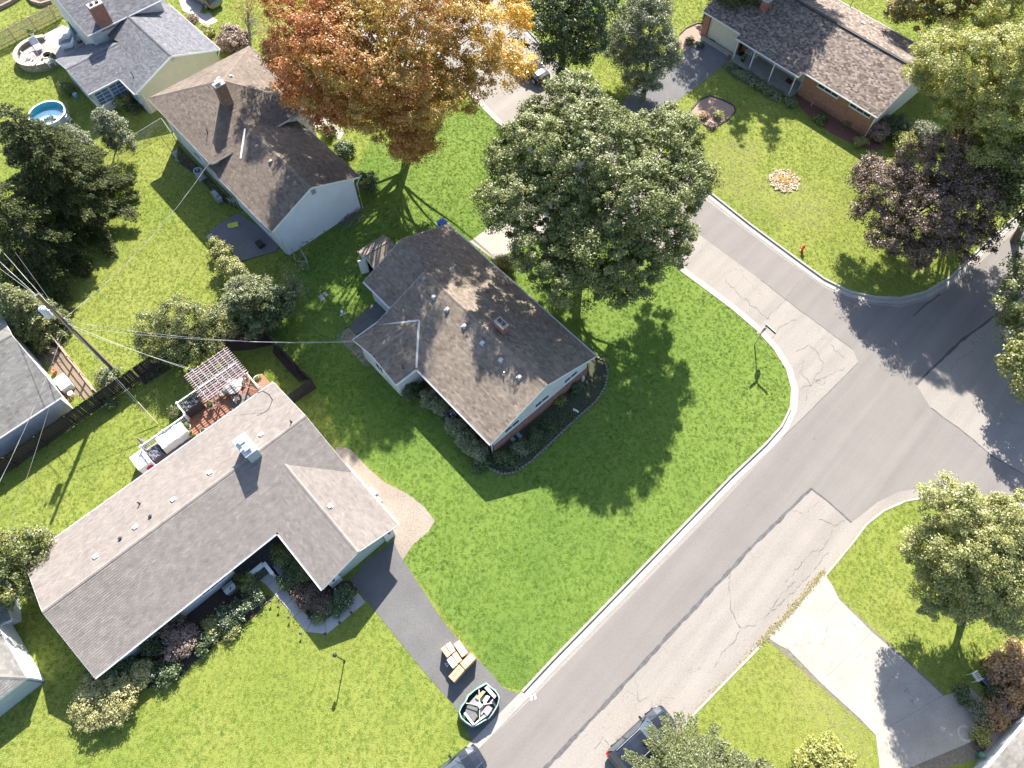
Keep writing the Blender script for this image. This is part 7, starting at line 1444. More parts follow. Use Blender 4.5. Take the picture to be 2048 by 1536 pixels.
# ---------------------------------------------------------------- around the split-level house
P = [at(*q, 0.10) for q in ((418, 461), (476, 425), (566, 488), (548, 503), (481, 522))]; P = P if _ccw(P) else P[::-1]; b = MB(); b.prism([q - Vector((0, 0, 0.1)) for q in P], 0.10); tag(b.build('patio_slab', concrete_mat('dark_speckled_concrete', (0.15, 0.145, 0.15), 0.2, 0.25)), 'dark concrete patio behind the split-level house', 'patio')  # dark speckled concrete colour with faint cracks
sheet('stepping_slab', [(341, 306), (356, 297), (350, 320), (360, 325)], 0.02, WALK)
sheet('bare_strip', [(356, 290), (425, 360), (478, 420), (440, 400), (385, 345), (355, 325)], 0.010, MULCH)
def grill():
    p = at(432, 389, 0.9); p.z = 0; r = thing('grill_cart', tuple(p), 'grey gas grill with two side shelves on the shaded lawn', 'grill'); rz = gC.rz; m = plain('blue_grey_metal', (0.27, 0.32, 0.34), 0.4, 0.1); U, V = gC.U, gC.V
    b = MB(); b.box(tuple(p + Vector((0, 0, 0.1))), (0.6, 0.5, 0.72), rz); b.build('cabinet', m, r); b = MB(); b.prism([p + U * -0.3 + V * -0.25 + Vector((0, 0, 0.83)), p + U * -0.3 + V * 0.25 + Vector((0, 0, 0.83)), p + U * -0.3 + V * 0.15 + Vector((0, 0, 1.08)), p + U * -0.3 + V * -0.15 + Vector((0, 0, 1.08))], vec=U * 0.6); b.build('lid', m, r)
    for s_ in (-1, 1): b = MB(); b.beam(p + U * 0.31 * s_ + Vector((0, 0, 0.84)), p + U * 0.68 * s_ + Vector((0, 0, 0.84)), 0.45, 0.03); b.build('side_shelf', m, r)
grill()
def metal_chair(px, py, rz, lab, z=0.0, m=None):
    p = at(px, py, z + 0.4); p.z = z; r = thing('patio_chair', tuple(p), lab, 'chair'); M_ = Matrix.Translation(p) @ Matrix.Rotation(rz, 4, 'Z'); T = lambda x, y, zz: M_ @ Vector((x, y, zz)); m = m or WHITE2
    for k in range(5): b = MB(); y = -0.2 + 0.1 * k; b.beam(T(-0.22, y, 0.42), T(0.24, y, 0.43), 0.05, 0.015); b.build('seat_slat', m, r); b = MB(); b.beam(T(-0.23, y, 0.44), T(-0.36, y, 0.95), 0.05, 0.015, up=(1, 0, 0)); b.build('back_slat', m, r)
    for s_ in (-1, 1): b = MB(); b.tube([T(0.26, 0.25 * s_, 0), T(0.24, 0.25 * s_, 0.43), T(-0.24, 0.25 * s_, 0.43), T(-0.37, 0.25 * s_, 0.96)], 0.018, 5); b.tube([T(-0.24, 0.25 * s_, 0.43), T(-0.34, 0.25 * s_, 0)], 0.018, 5); b.tube([T(0.24, 0.25 * s_, 0.43), T(0.2, 0.27 * s_, 0.64), T(-0.28, 0.26 * s_, 0.66)], 0.018, 5); b.build('side_frame', m, r)
    return r
metal_chair(466, 401, 1.0, 'pale metal chair tucked under the eave of the split-level house', m=plain('pale_green_metal', (0.40, 0.46, 0.43), 0.5, 0.1))
b = MB(); q = [at(*t, 0.16) for t in ((455, 448), (475, 443), (477, 452), (462, 456), (456, 455))]; b.prism([x - Vector((0, 0, 0.05)) for x in (q if _ccw(q) else q[::-1])], 0.07); tag(b.build('folded_towel', plain('yellow_green_cloth', (0.50, 0.48, 0.08), 0.8, 0.2, 6)), 'yellow cloth lying on the dark concrete patio', 'cloth')
for i, (x, y) in enumerate(((424, 478), (522, 492))): b = MB(); b.box(tuple(g0(x, y)), (0.7, 0.55, 0.3 + i * 0.15), gC.rz); tag(b.build('concrete_step', CONC if i == 0 else WOODD), ['pale concrete block at the left corner of the dark patio', 'dark wooden step against the wall at the right end of the patio'][i], 'step')
# things in the dirt strip by the garage
def bin_(px, py, lab, w, l, h, m, rz, name='storage_chest', cat='chest'):
    p = at(px, py, h); p.z = 0; r = thing(name, tuple(p), lab, cat); b = MB(); b.box(tuple(p), (l, w, h - 0.06), rz); b.build('body', m, r); b = MB(); b.box(tuple(p + Vector((0, 0, h - 0.06))), (l + 0.05, w + 0.05, 0.06), rz, top=0.96); b.build('lid', m, r); return r
frz = math.atan2(_V.y, _V.x)
bin_(124, 763, 'long white storage chest beside the grey-roofed garage', 0.85, 1.35, 0.7, plain('off_white_chest', (0.60, 0.57, 0.56), 0.6, 0.06), frz)
for i, (x, y, rr, h, m, l) in enumerate(((97, 674, 0.26, 0.6, 'pale', 'pale round drum nearest the evergreen in the dirt strip'), (106, 701, 0.30, 0.45, 'tan', 'tan round drum in the middle of the dirt strip'), (140, 786, 0.2, 0.4, 'white', 'white round pot below the white chest'), (106, 741, 0.18, 0.35, 'red', 'orange clay pot above the white chest'))):
    p = at(x, y, h); p.z = 0; b = MB(); b.lathe(tuple(p), [(rr * 0.85, 0), (rr, h * 0.95), (rr * 1.05, h), (rr * 0.8, h), (0.001, h - 0.1)], 14); tag(b.build('drum' if i < 2 else 'flower_pot', {'pale': plain('pale_drum', (0.36, 0.32, 0.30), 0.7, 0.2), 'tan': plain('tan_drum', (0.30, 0.22, 0.16), 0.8, 0.2), 'white': PLW, 'red': TERRA}[m]), l, 'drum' if i < 2 else 'pot')
def brushpile(px, py, n, L, lab, rz0, m, spread=0.5, z=0.05):
    p = at(px, py, 0); b = MB()
    for _ in range(n): a = rz0 + RNG.gauss(0, 0.35); q = p + Vector((RNG.gauss(0, spread), RNG.gauss(0, spread), RNG.uniform(z, z + 0.25))); d = Vector((math.cos(a), math.sin(a), RNG.uniform(-.08, .08))) * L * RNG.uniform(0.4, 1.0) / 2; b.tube([q - d, q + Vector((0, 0, 0.05)), q + d], [0.018, 0.016, 0.006], 4)
    o = b.build('stick_pile', m); o['kind'] = 'stuff'; return o
brushpile(704, 433, 55, 2.4, '', 0.75, BARKL, 0.55); brushpile(132, 795, 30, 1.0, '', -0.8, TERRA, 0.3); brushpile(848, 470, 24, 1.6, '', 0.7, BARKL, 0.4); brushpile(90, 720, 22, 2.0, '', 2.2, BARKL, 0.35)
P = [at(*q, 0.1) for q in ((745, 608), (768, 612), (786, 634), (712, 668), (698, 652))]; P = P if _ccw(P) else P[::-1]; b = MB(); b.prism([q - Vector((0, 0, 0.1)) for q in P], 0.10); tag(b.build('patio_slab', concrete_mat('dark_patio_concrete', (0.12, 0.12, 0.115), 0.0, 0.25)), 'dark concrete patio beside the wing of the middle house', 'patio')  # evenly dark, speckled concrete colour
sheet('stepping_slab', [(636, 592), (643, 587), (650, 597), (642, 602)], 0.03, WALK, thick=0.03); sheet('stepping_slab', [(645, 586), (651, 583), (656, 589), (650, 593)], 0.03, WALK, thick=0.03)
sheet('bare_strip', [(672, 672), (698, 655), (712, 668), (735, 715), (740, 735), (732, 735), (690, 690)], 0.008, DIRT)
def blue_bin():
    p = at(884, 444, 0.9); p.z = 0; r = thing('blue_bin', tuple(p), 'bright blue wheeled bin behind the far corner of the brown roof', 'bin'); m = plain('bright_blue_plastic', (0.015, 0.09, 0.48), 0.45, 0.08); b = MB(); b.box(tuple(p), (0.55, 0.6, 0.95), gA.rz, top=1.12); b.build('body', m, r); b = MB(); b.box(tuple(p + Vector((0, 0, 0.95))), (0.64, 0.72, 0.07), gA.rz, top=0.9); b.build('lid', m, r)
    for s_ in (-1, 1): b = MB(); q = p + gA.V * 0.3 * s_ - gA.U * 0.28 + Vector((0, 0, 0.12)); b.tube([q - gA.V * 0.03, q + gA.V * 0.03], 0.12, 12); b.build('wheel', BLACK, r)
blue_bin()
b = MB(); p = at(1165, 760, 0.0); b.lathe(tuple(p), [(0.16, 0), (0.12, 0.15), (0.17, 0.3), (0.10, 0.45), (0.12, 0.58), (0.05, 0.66), (0.001, 0.67)], 10); tag(b.build('garden_statue', plain('pale_stone', (0.48, 0.47, 0.46), 0.8, 0.15)), 'small pale garden statue in the dark bed below the gable', 'statue')
for i, (x, y, l) in enumerate(((1036, 870, 'grey-blue slab leaning near the brick base in the middle bed'), (1022, 877, 'flat grey-blue stone lower down beside the brick base'))): b = MB(); q = g0(x, y); b.box(tuple(q), (0.7, 0.35, 0.18), gA.rz + 0.2 * i, top=0.8); tag(b.build('garden_stone', plain('blue_grey_stone', (0.20, 0.24, 0.27), 0.8, 0.2)), l, 'stone')

# ---------------------------------------------------------------- around the brick ranch house
b = MB(); p = at(1641, 204, 0.25); p.z = 0; b.lathe(tuple(p), [(0.46, 0), (0.52, 0.15), (0.48, 0.34), (0.30, 0.46), (0.001, 0.5)], 16, tone=0.5); tag(b.build('covered_fire_bowl', plain('blue_grey_cover', (0.16, 0.20, 0.25), 0.7, 0.2, 5)), 'round blue-grey covered bowl in the red mulch by the brick wall', 'covered bowl')
metal_chair(1497, 106, gE.rz + math.pi * 1.5 + 3.14, 'white slatted metal chair at the left on the porch', z=0.16); metal_chair(1508, 112, gE.rz + math.pi * 1.5 + 3.14, 'white slatted metal chair next to the first post on the porch', z=0.16)
def mat_quad(pts, z, m, lab):
    P = [at(*q, z) for q in pts]; P = P if _ccw(P) else P[::-1]; b = MB(); b.prism([q - Vector((0, 0, 0.015)) for q in P], 0.02); return tag(b.build('doormat', m), lab, 'doormat')
mat_quad([(1475, 108), (1484, 102), (1491, 106), (1481, 113)], 0.20, plain('dark_green_mat', (0.02, 0.05, 0.035), 0.95, 0.2), 'dark green doormat at the left end of the porch'); mat_quad([(1570, 161), (1576, 155), (1587, 162), (1580, 169)], 0.20, plain('dark_red_mat', (0.10, 0.02, 0.03), 0.95, 0.3, 9), 'dark red patterned doormat at the right end of the porch')
ball_planter(1486, 119, 'dark shrub in a low pot beside the first porch post', 0.22, DARK, z=0.16, ph=0.2); ball_planter(1458, 115, 'clay pot with dry plant at the porch corner by the driveway', 0.15, TERRA, z=0.0, ph=0.25)
for (x, y, l) in ((1476, 147, 'short white marker stake in the hosta row, left one'), (1558, 204, 'short white marker stake at the right end of the hosta row'), (1622, 212, 'short white marker stake in the red mulch')): b = MB(); b.box(tuple(g0(x, y)), (0.04, 0.04, 0.45)); tag(b.build('marker_stake', WHITE), l, 'stake')
# straw ring with marigolds on the lawn
p = at(1568, 362, 0); r_ = thing('flower_ring', tuple(p), 'round patch of straw with small orange flowers in the lawn', 'flower bed'); n = 1500; a = NR.uniform(0, 6.283, n); rad = 1.35 * np.sqrt(NR.rand(n)) * (1 + 0.06 * np.sin(a * 7) + 0.08 * np.sin(a * 13) + 0.08 * NR.rand(n)); C = np.stack([p.x + rad * np.cos(a), p.y + rad * np.sin(a), NR.uniform(0.04, 0.10, n)], 1)
STRAW = leaf_mat('straw', [(0, (0.30, 0.20, 0.12)), (0.5, (0.52, 0.40, 0.24)), (1, (0.64, 0.55, 0.38))], 0.1); leaf_mesh('straw', C, NR.normal(0, 0.4, (n, 3)) + np.array([0, 0, 1.0]), 0.09 * NR.uniform(0.5, 1.2, n), NR.rand(n), STRAW, r_, elong=1.8)
MARI = leaf_mat('orange_petals', [(0, (0.55, 0.22, 0.02)), (0.6, (0.70, 0.40, 0.05)), (1, (0.6, 0.55, 0.3))], 0.2); n = 260; a = NR.uniform(0, 6.283, n); rad = 0.75 * np.sqrt(NR.rand(n)); C = np.stack([p.x + rad * np.cos(a), p.y + rad * np.sin(a) * 0.5 + 0.1, NR.uniform(0.12, 0.22, n)], 1); leaf_mesh('flowers', C, NR.normal(0, 0.4, (n, 3)) + np.array([0, 0, 1.0]), 0.05 * NR.uniform(0.7, 1.3, n), NR.rand(n), MARI, r_)
# clutter in the lower right corner
def cart(px, py, lab, m, w=0.6, l=0.9, h=0.5, rz=0.5, name='garden_cart'):
    p = at(px, py, h); p.z = 0.02; r = thing(name, tuple(p), lab, 'cart'); ca, sa = math.cos(rz), math.sin(rz); T = lambda x, y, z: p + Vector((x * ca - y * sa, x * sa + y * ca, z)); b = MB()
    for (a, c) in (((-l/2, -w/2), (l/2, -w/2)), ((l/2, -w/2), (l/2, w/2)), ((l/2, w/2), (-l/2, w/2)), ((-l/2, w/2), (-l/2, -w/2))): b.face([T(a[0] * .8, a[1] * .8, 0.2), T(c[0] * .8, c[1] * .8, 0.2), T(*c, h), T(*a, h)])
    b.face([T(-l * .4, -w * .4, 0.2), T(l * .4, -w * .4, 0.2), T(l * .4, w * .4, 0.2), T(-l * .4, w * .4, 0.2)]); b.build('tray', m, r)
    for s_ in (-1, 1): b = MB(); b.tube([T(l / 2, w / 3 * s_, h), T(l / 2 + 0.45, w / 3 * s_, h + 0.25)], 0.02, 5); b.build('handle', GALV, r); b = MB(); b.tube([T(-l / 4, w / 2 * s_, 0.17), T(-l / 4, (w / 2 + 0.05) * s_, 0.17)], 0.17, 12); b.build('wheel', BLACK, r)
cart(1984, 1324, 'orange-red garden cart among the clutter by the driveway', plain('orange_red_tray', (0.50, 0.10, 0.03), 0.5, 0.1)); cart(1982, 1365, 'grey wheelbarrow beside the brown bush in the lower right', plain('blue_grey_tray', (0.32, 0.36, 0.44), 0.5, 0.1), rz=-0.9, name='wheelbarrow')
metal_chair(1953, 1352, 0.4, 'white metal garden chair near the end of the concrete driveway'); p = at(1961, 1510, 0.3); p.z = 0.02; b = MB(); b.lathe(tuple(p), [(0.16, 0), (0.2, 0.5), (0.12, 0.62), (0.05, 0.66), (0.001, 0.66)], 12); tag(b.build('green_jar', plain('green_glazed', (0.05, 0.16, 0.11), 0.3, 0.2)), 'dark green glazed jar on the concrete near the lower right gutter', 'jar')
b = MB(); p = at(1931, 1467, 0.03)
b.lathe(tuple(p), [(0.36, 0.0), (0.44, 0.015), (0.50, 0.0)], 20, cap=False); tag(b.build('round_stain_ring', concrete_mat('pale_ring_concrete', (0.48, 0.44, 0.40), 0.0, 0.1)), 'pale ring lying on the concrete driveway in the lower right', 'ring')
for (x, y, k) in ((1957, 1487, 0.42),): b = MB(); p = at(x, y, 0.05); b.lathe(tuple(p), [(k, 0), (k + 0.04, 0.04), (k, 0.08)], 18, cap=False); b.lathe(tuple(p + Vector((0.05, 0.02, 0.08))), [(k * 0.92, 0), (k * 0.96, 0.04), (k * 0.92, 0.08)], 18, cap=False); tag(b.build('coiled_hose', plain('brown_hose', (0.14, 0.07, 0.05), 0.6, 0.2)), 'coiled dark hose beside the bush at the end of the driveway', 'hose')
# ---------------------------------------------------------------- trees
LM = {}
LM['maple'] = leaf_mat('green_maple_leaves', [(0, (0.060, 0.075, 0.014)), (0.45, (0.125, 0.150, 0.032)), (0.8, (0.215, 0.235, 0.065)), (1, (0.30, 0.31, 0.11))], 0.25, gloss=0.05)
LM['orange'] = leaf_mat('autumn_maple_leaves', [(0, (0.30, 0.085, 0.025)), (0.22, (0.42, 0.155, 0.035)), (0.42, (0.40, 0.22, 0.045)), (0.60, (0.36, 0.26, 0.055)), (0.8, (0.56, 0.36, 0.055)), (1, (0.72, 0.46, 0.06))], 0.3)
LM['dark'] = leaf_mat('deep_green_leaves', [(0, (0.026, 0.048, 0.012)), (0.5, (0.062, 0.098, 0.024)), (1, (0.13, 0.175, 0.05))], 0.2)
LM['silver'] = leaf_mat('grey_green_leaves', [(0, (0.075, 0.09, 0.045)), (0.5, (0.17, 0.19, 0.10)), (1, (0.30, 0.31, 0.19))], 0.2)
LM['purple'] = leaf_mat('purple_maple_leaves', [(0, (0.055, 0.032, 0.024)), (0.45, (0.125, 0.078, 0.055)), (0.8, (0.22, 0.150, 0.108)), (1, (0.31, 0.23, 0.16))], 0.2, gloss=0.05)
LM['lime'] = leaf_mat('yellow_green_leaves', [(0, (0.15, 0.16, 0.035)), (0.4, (0.27, 0.28, 0.065)), (0.75, (0.40, 0.40, 0.11)), (1, (0.52, 0.48, 0.15))], 0.35)
LM['pear'] = leaf_mat('pear_leaves', [(0, (0.11, 0.125, 0.028)), (0.45, (0.235, 0.245, 0.065)), (0.8, (0.37, 0.37, 0.12)), (1, (0.47, 0.45, 0.17))], 0.3)
LM['spruce'] = leaf_mat('spruce_needles', [(0, (0.012, 0.022, 0.006)), (0.4, (0.045, 0.060, 0.016)), (0.75, (0.145, 0.150, 0.042)), (1, (0.30, 0.27, 0.08))], 0.08, gloss=0.02)
LM['spruce2'] = leaf_mat('bright_spruce_needles', [(0, (0.06, 0.085, 0.025)), (0.5, (0.16, 0.18, 0.06)), (1, (0.30, 0.30, 0.11))], 0.15)
LM['bushy'] = leaf_mat('olive_shrub_leaves', [(0, (0.06, 0.085, 0.025)), (0.5, (0.14, 0.17, 0.045)), (0.85, (0.25, 0.24, 0.05)), (1, (0.42, 0.36, 0.06))], 0.3)
LM['flower'] = leaf_mat('cream_flower_heads', [(0, (0.20, 0.20, 0.07)), (0.5, (0.38, 0.36, 0.14)), (1, (0.58, 0.52, 0.27))], 0.25)
LM['rose'] = leaf_mat('dusty_pink_leaves', [(0, (0.13, 0.085, 0.07)), (0.5, (0.28, 0.19, 0.155)), (1, (0.46, 0.34, 0.29))], 0.2)
LM['tan'] = leaf_mat('tan_dry_leaves', [(0, (0.17, 0.095, 0.05)), (0.5, (0.36, 0.22, 0.11)), (1, (0.52, 0.36, 0.18))], 0.25)
LM['hosta'] = leaf_mat('variegated_leaves', [(0, (0.05, 0.08, 0.03)), (0.5, (0.15, 0.18, 0.08)), (1, (0.40, 0.40, 0.24))], 0.2)
PETAL = leaf_mat('white_petals', [(0, (0.55, 0.55, 0.52)), (1, (0.80, 0.80, 0.78))], 0.15)
ZF = [1.0, 0.0]
def B_(px, py, z, r):
    z2 = z * ZF[0] + ZF[1]; p = at(px, py, z2); k = (50 - z2) / (50 - z); return ((p.x, p.y, z2), tuple(q * k for q in r))

# big green maple over the side street
ZF[:] = 0.8, 4.4; base = at(1157, 545, 0)
tree('maple_tree', 'huge round dark green maple in the centre beside the side street', 'tree', base,
     [B_(1145, 225, 8.6, (3.2, 3.2, 3.0)), B_(1060, 310, 8.2, (3.4, 3.2, 3.0)), B_(1180, 310, 10.2, (4.4, 4.2, 3.4)), B_(1320, 300, 8.5, (3.4, 3.0, 3.0)), B_(1030, 410, 7.0, (3.0, 3.0, 2.6)), B_(1370, 360, 7.2, (2.4, 2.8, 2.6)), B_(1270, 400, 9.0, (4.0, 3.6, 3.2)), B_(1120, 420, 7.0, (3.4, 3.2, 3.0)),
      B_(1090, 500, 5.6, (2.6, 2.6, 2.4)), B_(1200, 500, 6.5, (3.4, 3.0, 2.6)), B_(1320, 480, 6.0, (2.6, 2.8, 2.4)), B_(1150, 565, 4.6, (3.0, 1.9, 1.9)), B_(1250, 560, 4.8, (2.9, 1.9, 2.0)), B_(1075, 240, 7.8, (1.8, 1.6, 1.8)), B_(1350, 250, 7.2, (1.8, 1.6, 1.8))],
     LM['maple'], leaf=0.112, n_leaf=260000, rc=0.42, dens=0.72, trunk=0.42, nl=48, inner=0.3, spread=0.35, upn=0.7, top=(base.x, base.y + 0.3, 10.5), bark=BARKL)
# orange and gold maple
def otone(C, t):
    u = (C[:, 0] - at(780, 120, 12).x) / 10.5; f = np.array([mnoise.noise(Vector((x * 0.30, y * 0.30, z * 0.30))) for x, y, z in C[::6]]); f = np.repeat(f, 6)[:len(C)]
    return np.clip(0.42 + 0.24 * u + 0.34 * f + 0.55 * (t - 0.5) + 0.28 * np.clip(u - 0.55, 0, 1) * 2, 0, 1)
ZF[:] = 1.35, 2.5; base = at(818, 305, 0)
tree('maple_tree', 'big maple in autumn orange, rust and gold at the top of the picture', 'tree', base,
     [B_(600, 20, 9, (3.6, 3.4, 2.6)), B_(700, 60, 10, (4.4, 4.2, 3.4)), B_(640, 150, 8, (3.8, 3.6, 2.8)), B_(820, 30, 11, (4.4, 4.0, 3.4)), B_(930, 60, 9, (3.4, 3.6, 2.8)), B_(1015, 130, 7.5, (2.3, 2.2, 1.6)), B_(740, 190, 7.6, (4.0, 3.4, 2.8)), B_(830, 180, 7.6, (4.0, 3.6, 2.8)), B_(920, 170, 6.8, (2.8, 2.8, 2.0)), B_(800, 255, 5.4, (2.6, 2.2, 2.0)), B_(855, 265, 4.4, (1.7, 1.6, 1.6)), B_(720, -40, 11, (4.4, 3.8, 3)), B_(900, -40, 10, (4.4, 3.6, 3)), B_(590, 110, 7, (1.8, 1.8, 1.6)), B_(660, 225, 6, (2.2, 1.6, 1.6)), B_(1030, 30, 8, (1.6, 2.2, 1.6)), B_(545, -60, 8, (3.4, 3.2, 2.4)), B_(640, -110, 9, (4, 3.6, 2.6)), B_(760, -130, 9, (4, 3.6, 2.6)), B_(700, 100, 10.6, (3.6, 3.6, 2.2)), B_(640, 70, 10.2, (3.4, 3.2, 2)), B_(765, 140, 10, (3, 3, 2)), B_(830, 285, 4.6, (2.2, 1.5, 1.6)), B_(600, 150, 4.8, (3, 3, 2)), B_(650, 205, 4.6, (3, 2.4, 1.8)), B_(560, 110, 4.4, (1.8, 2.2, 1.6)), B_(720, 210, 4.0, (3.6, 3, 2)), B_(800, 220, 3.8, (3.4, 2.8, 2)), B_(870, 190, 4.2, (2.8, 2.6, 2)), B_(640, 90, 5.2, (3, 3, 2)), B_(815, 300, 3.0, (1.8, 1.3, 1.3))],
     LM['orange'], leaf=0.11, n_leaf=300000, rc=0.42, dens=0.75, trunk=0.40, nl=85, inner=0.35, spread=0.4, tonef=otone, split=(0.12, 0.7), top=(base.x - 0.5, base.y + 0.8, 14.5))
ZF[:] = 1.1, 1.0; base = at(1118, 150, 0)
tree('shade_tree', 'dark green tree at the top edge between the gold maple and the silvery one', 'tree', base, [B_(1100, 40, 7, (3.8, 3.6, 3)), B_(1170, 10, 8, (3.8, 3.4, 3)), B_(1060, -10, 7, (2.8, 3, 2.4)), B_(1130, 110, 4.5, (2.2, 1.7, 1.6)), B_(1180, 90, 5, (1.8, 1.8, 1.6)), B_(1120, -60, 8, (4, 3, 3))], LM['dark'], 0.12, 70000, 0.5, 0.8, 0.28, nl=24, inner=0.3)
ZF[:] = 1.0, 0.0; base = at(1290, 178, 0)
tree('shade_tree', 'silvery grey-green tree with a conical top beside the dark one', 'tree', base, [B_(1280, 60, 5.2, (2.7, 2.5, 3.0)), B_(1300, 15, 6.6, (2.0, 2.0, 2.2)), B_(1245, 90, 3.8, (1.7, 1.7, 1.8)), B_(1330, 110, 3.6, (1.6, 1.7, 1.8)), B_(1285, 145, 3.0, (2.1, 1.5, 1.6)), B_(1290, 175, 1.6, (1.5, 1.1, 1.2))], LM['silver'], 0.10, 55000, 0.5, 0.9, 0.2, nl=20, inner=0.3)
# purple maple and right-hand trees
ZF[:] = 1.0, 0.3; base = at(1782, 505, 0)
tree('purple_maple', 'dark purple-leaved maple on the corner lawn at the right', 'tree', base, [B_(1790, 380, 5.6, (2.8, 2.6, 2.0)), B_(1880, 330, 6.6, (3.4, 3.0, 2.4)), B_(1950, 400, 6.0, (2.8, 3.0, 2.2)), B_(1850, 430, 5.6, (3.4, 2.6, 2.2)), B_(1740, 350, 5.0, (1.8, 1.6, 1.3)), B_(1930, 480, 4.4, (2.4, 1.9, 1.7)), B_(1780, 470, 4.2, (1.9, 1.6, 1.4)), B_(1850, 500, 3.9, (1.8, 1.3, 1.3)), B_(1985, 350, 5.5, (1.5, 1.9, 1.5)), B_(1725, 420, 4.0, (1.0, 0.9, 0.8))], LM['purple'], 0.105, 90000, 0.42, 0.8, 0.26, nl=40, inner=0.3, spread=0.45)
ZF[:] = 1.1, 2.8; base = at(1905, 335, 0)
tree('honey_locust', 'tall feathery yellow-green tree with forked trunks at the upper right', 'tree', base, [B_(1900, 130, 9, (3.0, 3.0, 2.2)), B_(1985, 120, 10, (3.6, 3.4, 2.6)), B_(1850, 150, 7.5, (2.0, 1.8, 1.3)), B_(1940, 200, 7.5, (3.0, 2.4, 2.0)), B_(2020, 210, 8, (3.2, 3.4, 2.4)), B_(1870, 90, 8, (1.9, 1.6, 1.3)), B_(2000, 300, 5.5, (2.6, 2.4, 1.8)), B_(2040, 130, 9, (2.6, 3, 2.2)), B_(1905, 210, 6, (1.5, 1.2, 1.0))], LM['lime'], 0.10, 110000, 0.5, 0.55, 0.3, nl=46, inner=0.25, split=(0.05, 0.5), flat=0.45, spread=0.35)
ZF[:] = 1.0, 0.5; base = at(2030, 480, 0)
tree('shade_tree', 'tall green tree leaning in from the right edge below the feathery one', 'tree', base, [B_(2100, 300, 9, (4, 4, 3)), B_(2075, 370, 7, (3, 3, 2.4)), B_(2150, 380, 8, (4, 4, 3)), B_(2090, 240, 9, (3, 3, 2.4))], LM['bushy'], 0.13, 36000, 0.5, 0.5, 0.3, nl=24)
ZF[:] = 1.0, 0.0; base = at(1890, 60, 0)
tree('shade_tree', 'green tree tinged orange at the top edge behind the brick house', 'tree', base, [B_(1830, -5, 6, (2.2, 1.8, 1.8)), B_(1870, 30, 5, (2.2, 1.8, 1.8)), B_(1800, 20, 4.5, (1.4, 1.2, 1.2)), B_(1910, -20, 7, (2.6, 2.4, 2))], leaf_mat('green_and_orange_leaves', [(0, (0.05, 0.085, 0.025)), (0.55, (0.14, 0.17, 0.045)), (0.75, (0.28, 0.20, 0.06)), (1, (0.46, 0.20, 0.06))], 0.25), 0.13, 22000, 0.5, 0.8, 0.2, nl=18, spread=0.6)
base = at(2000, 60, 0)
tree('honey_locust', 'pale yellow-green tree filling the upper right corner', 'tree', base, [B_(1960, 10, 8, (3.4, 3.0, 2.2)), B_(2040, 20, 9, (3.6, 3.4, 2.6)), B_(1930, 60, 6, (2.4, 1.8, 1.5)), B_(2000, -40, 9, (4, 3, 2.4)), B_(2060, -50, 10, (4, 3.4, 2.4))], LM['lime'], 0.11, 50000, 0.55, 0.55, 0.28, nl=30, flat=0.45)
ZF[:] = 1.0, 0.0; base = at(2085, 665, 0)
tree('shade_tree', 'light green tree poking in at the right edge beside the crossing', 'tree', base, [B_(2060, 600, 5, (2.2, 2.6, 2.0)), B_(2035, 660, 3.6, (1.4, 1.8, 1.3)), B_(2090, 540, 6, (2.6, 2.6, 2.0))], LM['bushy'], 0.12, 15000, 0.5, 0.7, 0.2, nl=18)
base = at(2085, 800, 0)
tree('shade_tree', 'yellowish tree at the right edge lower beside the crossing', 'tree', base, [B_(2048, 735, 4, (1.5, 1.6, 1.4)), B_(2085, 700, 5, (2.2, 2.2, 1.8)), B_(2060, 780, 2.6, (1.2, 1.0, 0.9))], LM['pear'], 0.12, 9000, 0.45, 0.6, 0.18, nl=18)
# trees behind the brick house, out of view at the top, that shade its roof and lawn
SHD = Vector((math.sin(SUN_AZ), math.cos(SUN_AZ), 0)) / math.tan(SUN_EL)
for (x, y, h, l) in ((1545, 303, 16, 'tall spruce beyond the top edge behind the brick house'), (1478, 290, 15, 'second tall spruce beyond the top edge behind the brick house'), (1600, 235, 15, 'third tall spruce beyond the top edge behind the brick house')): conifer(l, at(x, y, 0) + SHD * h, h, 3.4, LM['spruce'], 14000, 0.16, whorls=12, per=9, power=0.8, twig=0.35)
for (x, y, l) in ((1470, 60, 'broad shade tree beyond the top edge above the brick house garage'), (1570, 60, 'broad shade tree beyond the top edge above the brick house ridge')):
    q = at(x, y, 3) + SHD * 8.5; q.z = 0; tree('shade_tree', l, 'tree', q, [((q.x, q.y, 11.5), (4.2, 4.2, 3.2)), ((q.x + 2.5, q.y - 1, 10.5), (3, 3, 2.4)), ((q.x - 2.5, q.y + 1, 10.8), (3, 3, 2.4))], LM['dark'], 0.2, 14000, 0.6, 0.7, 0.3, nl=20)
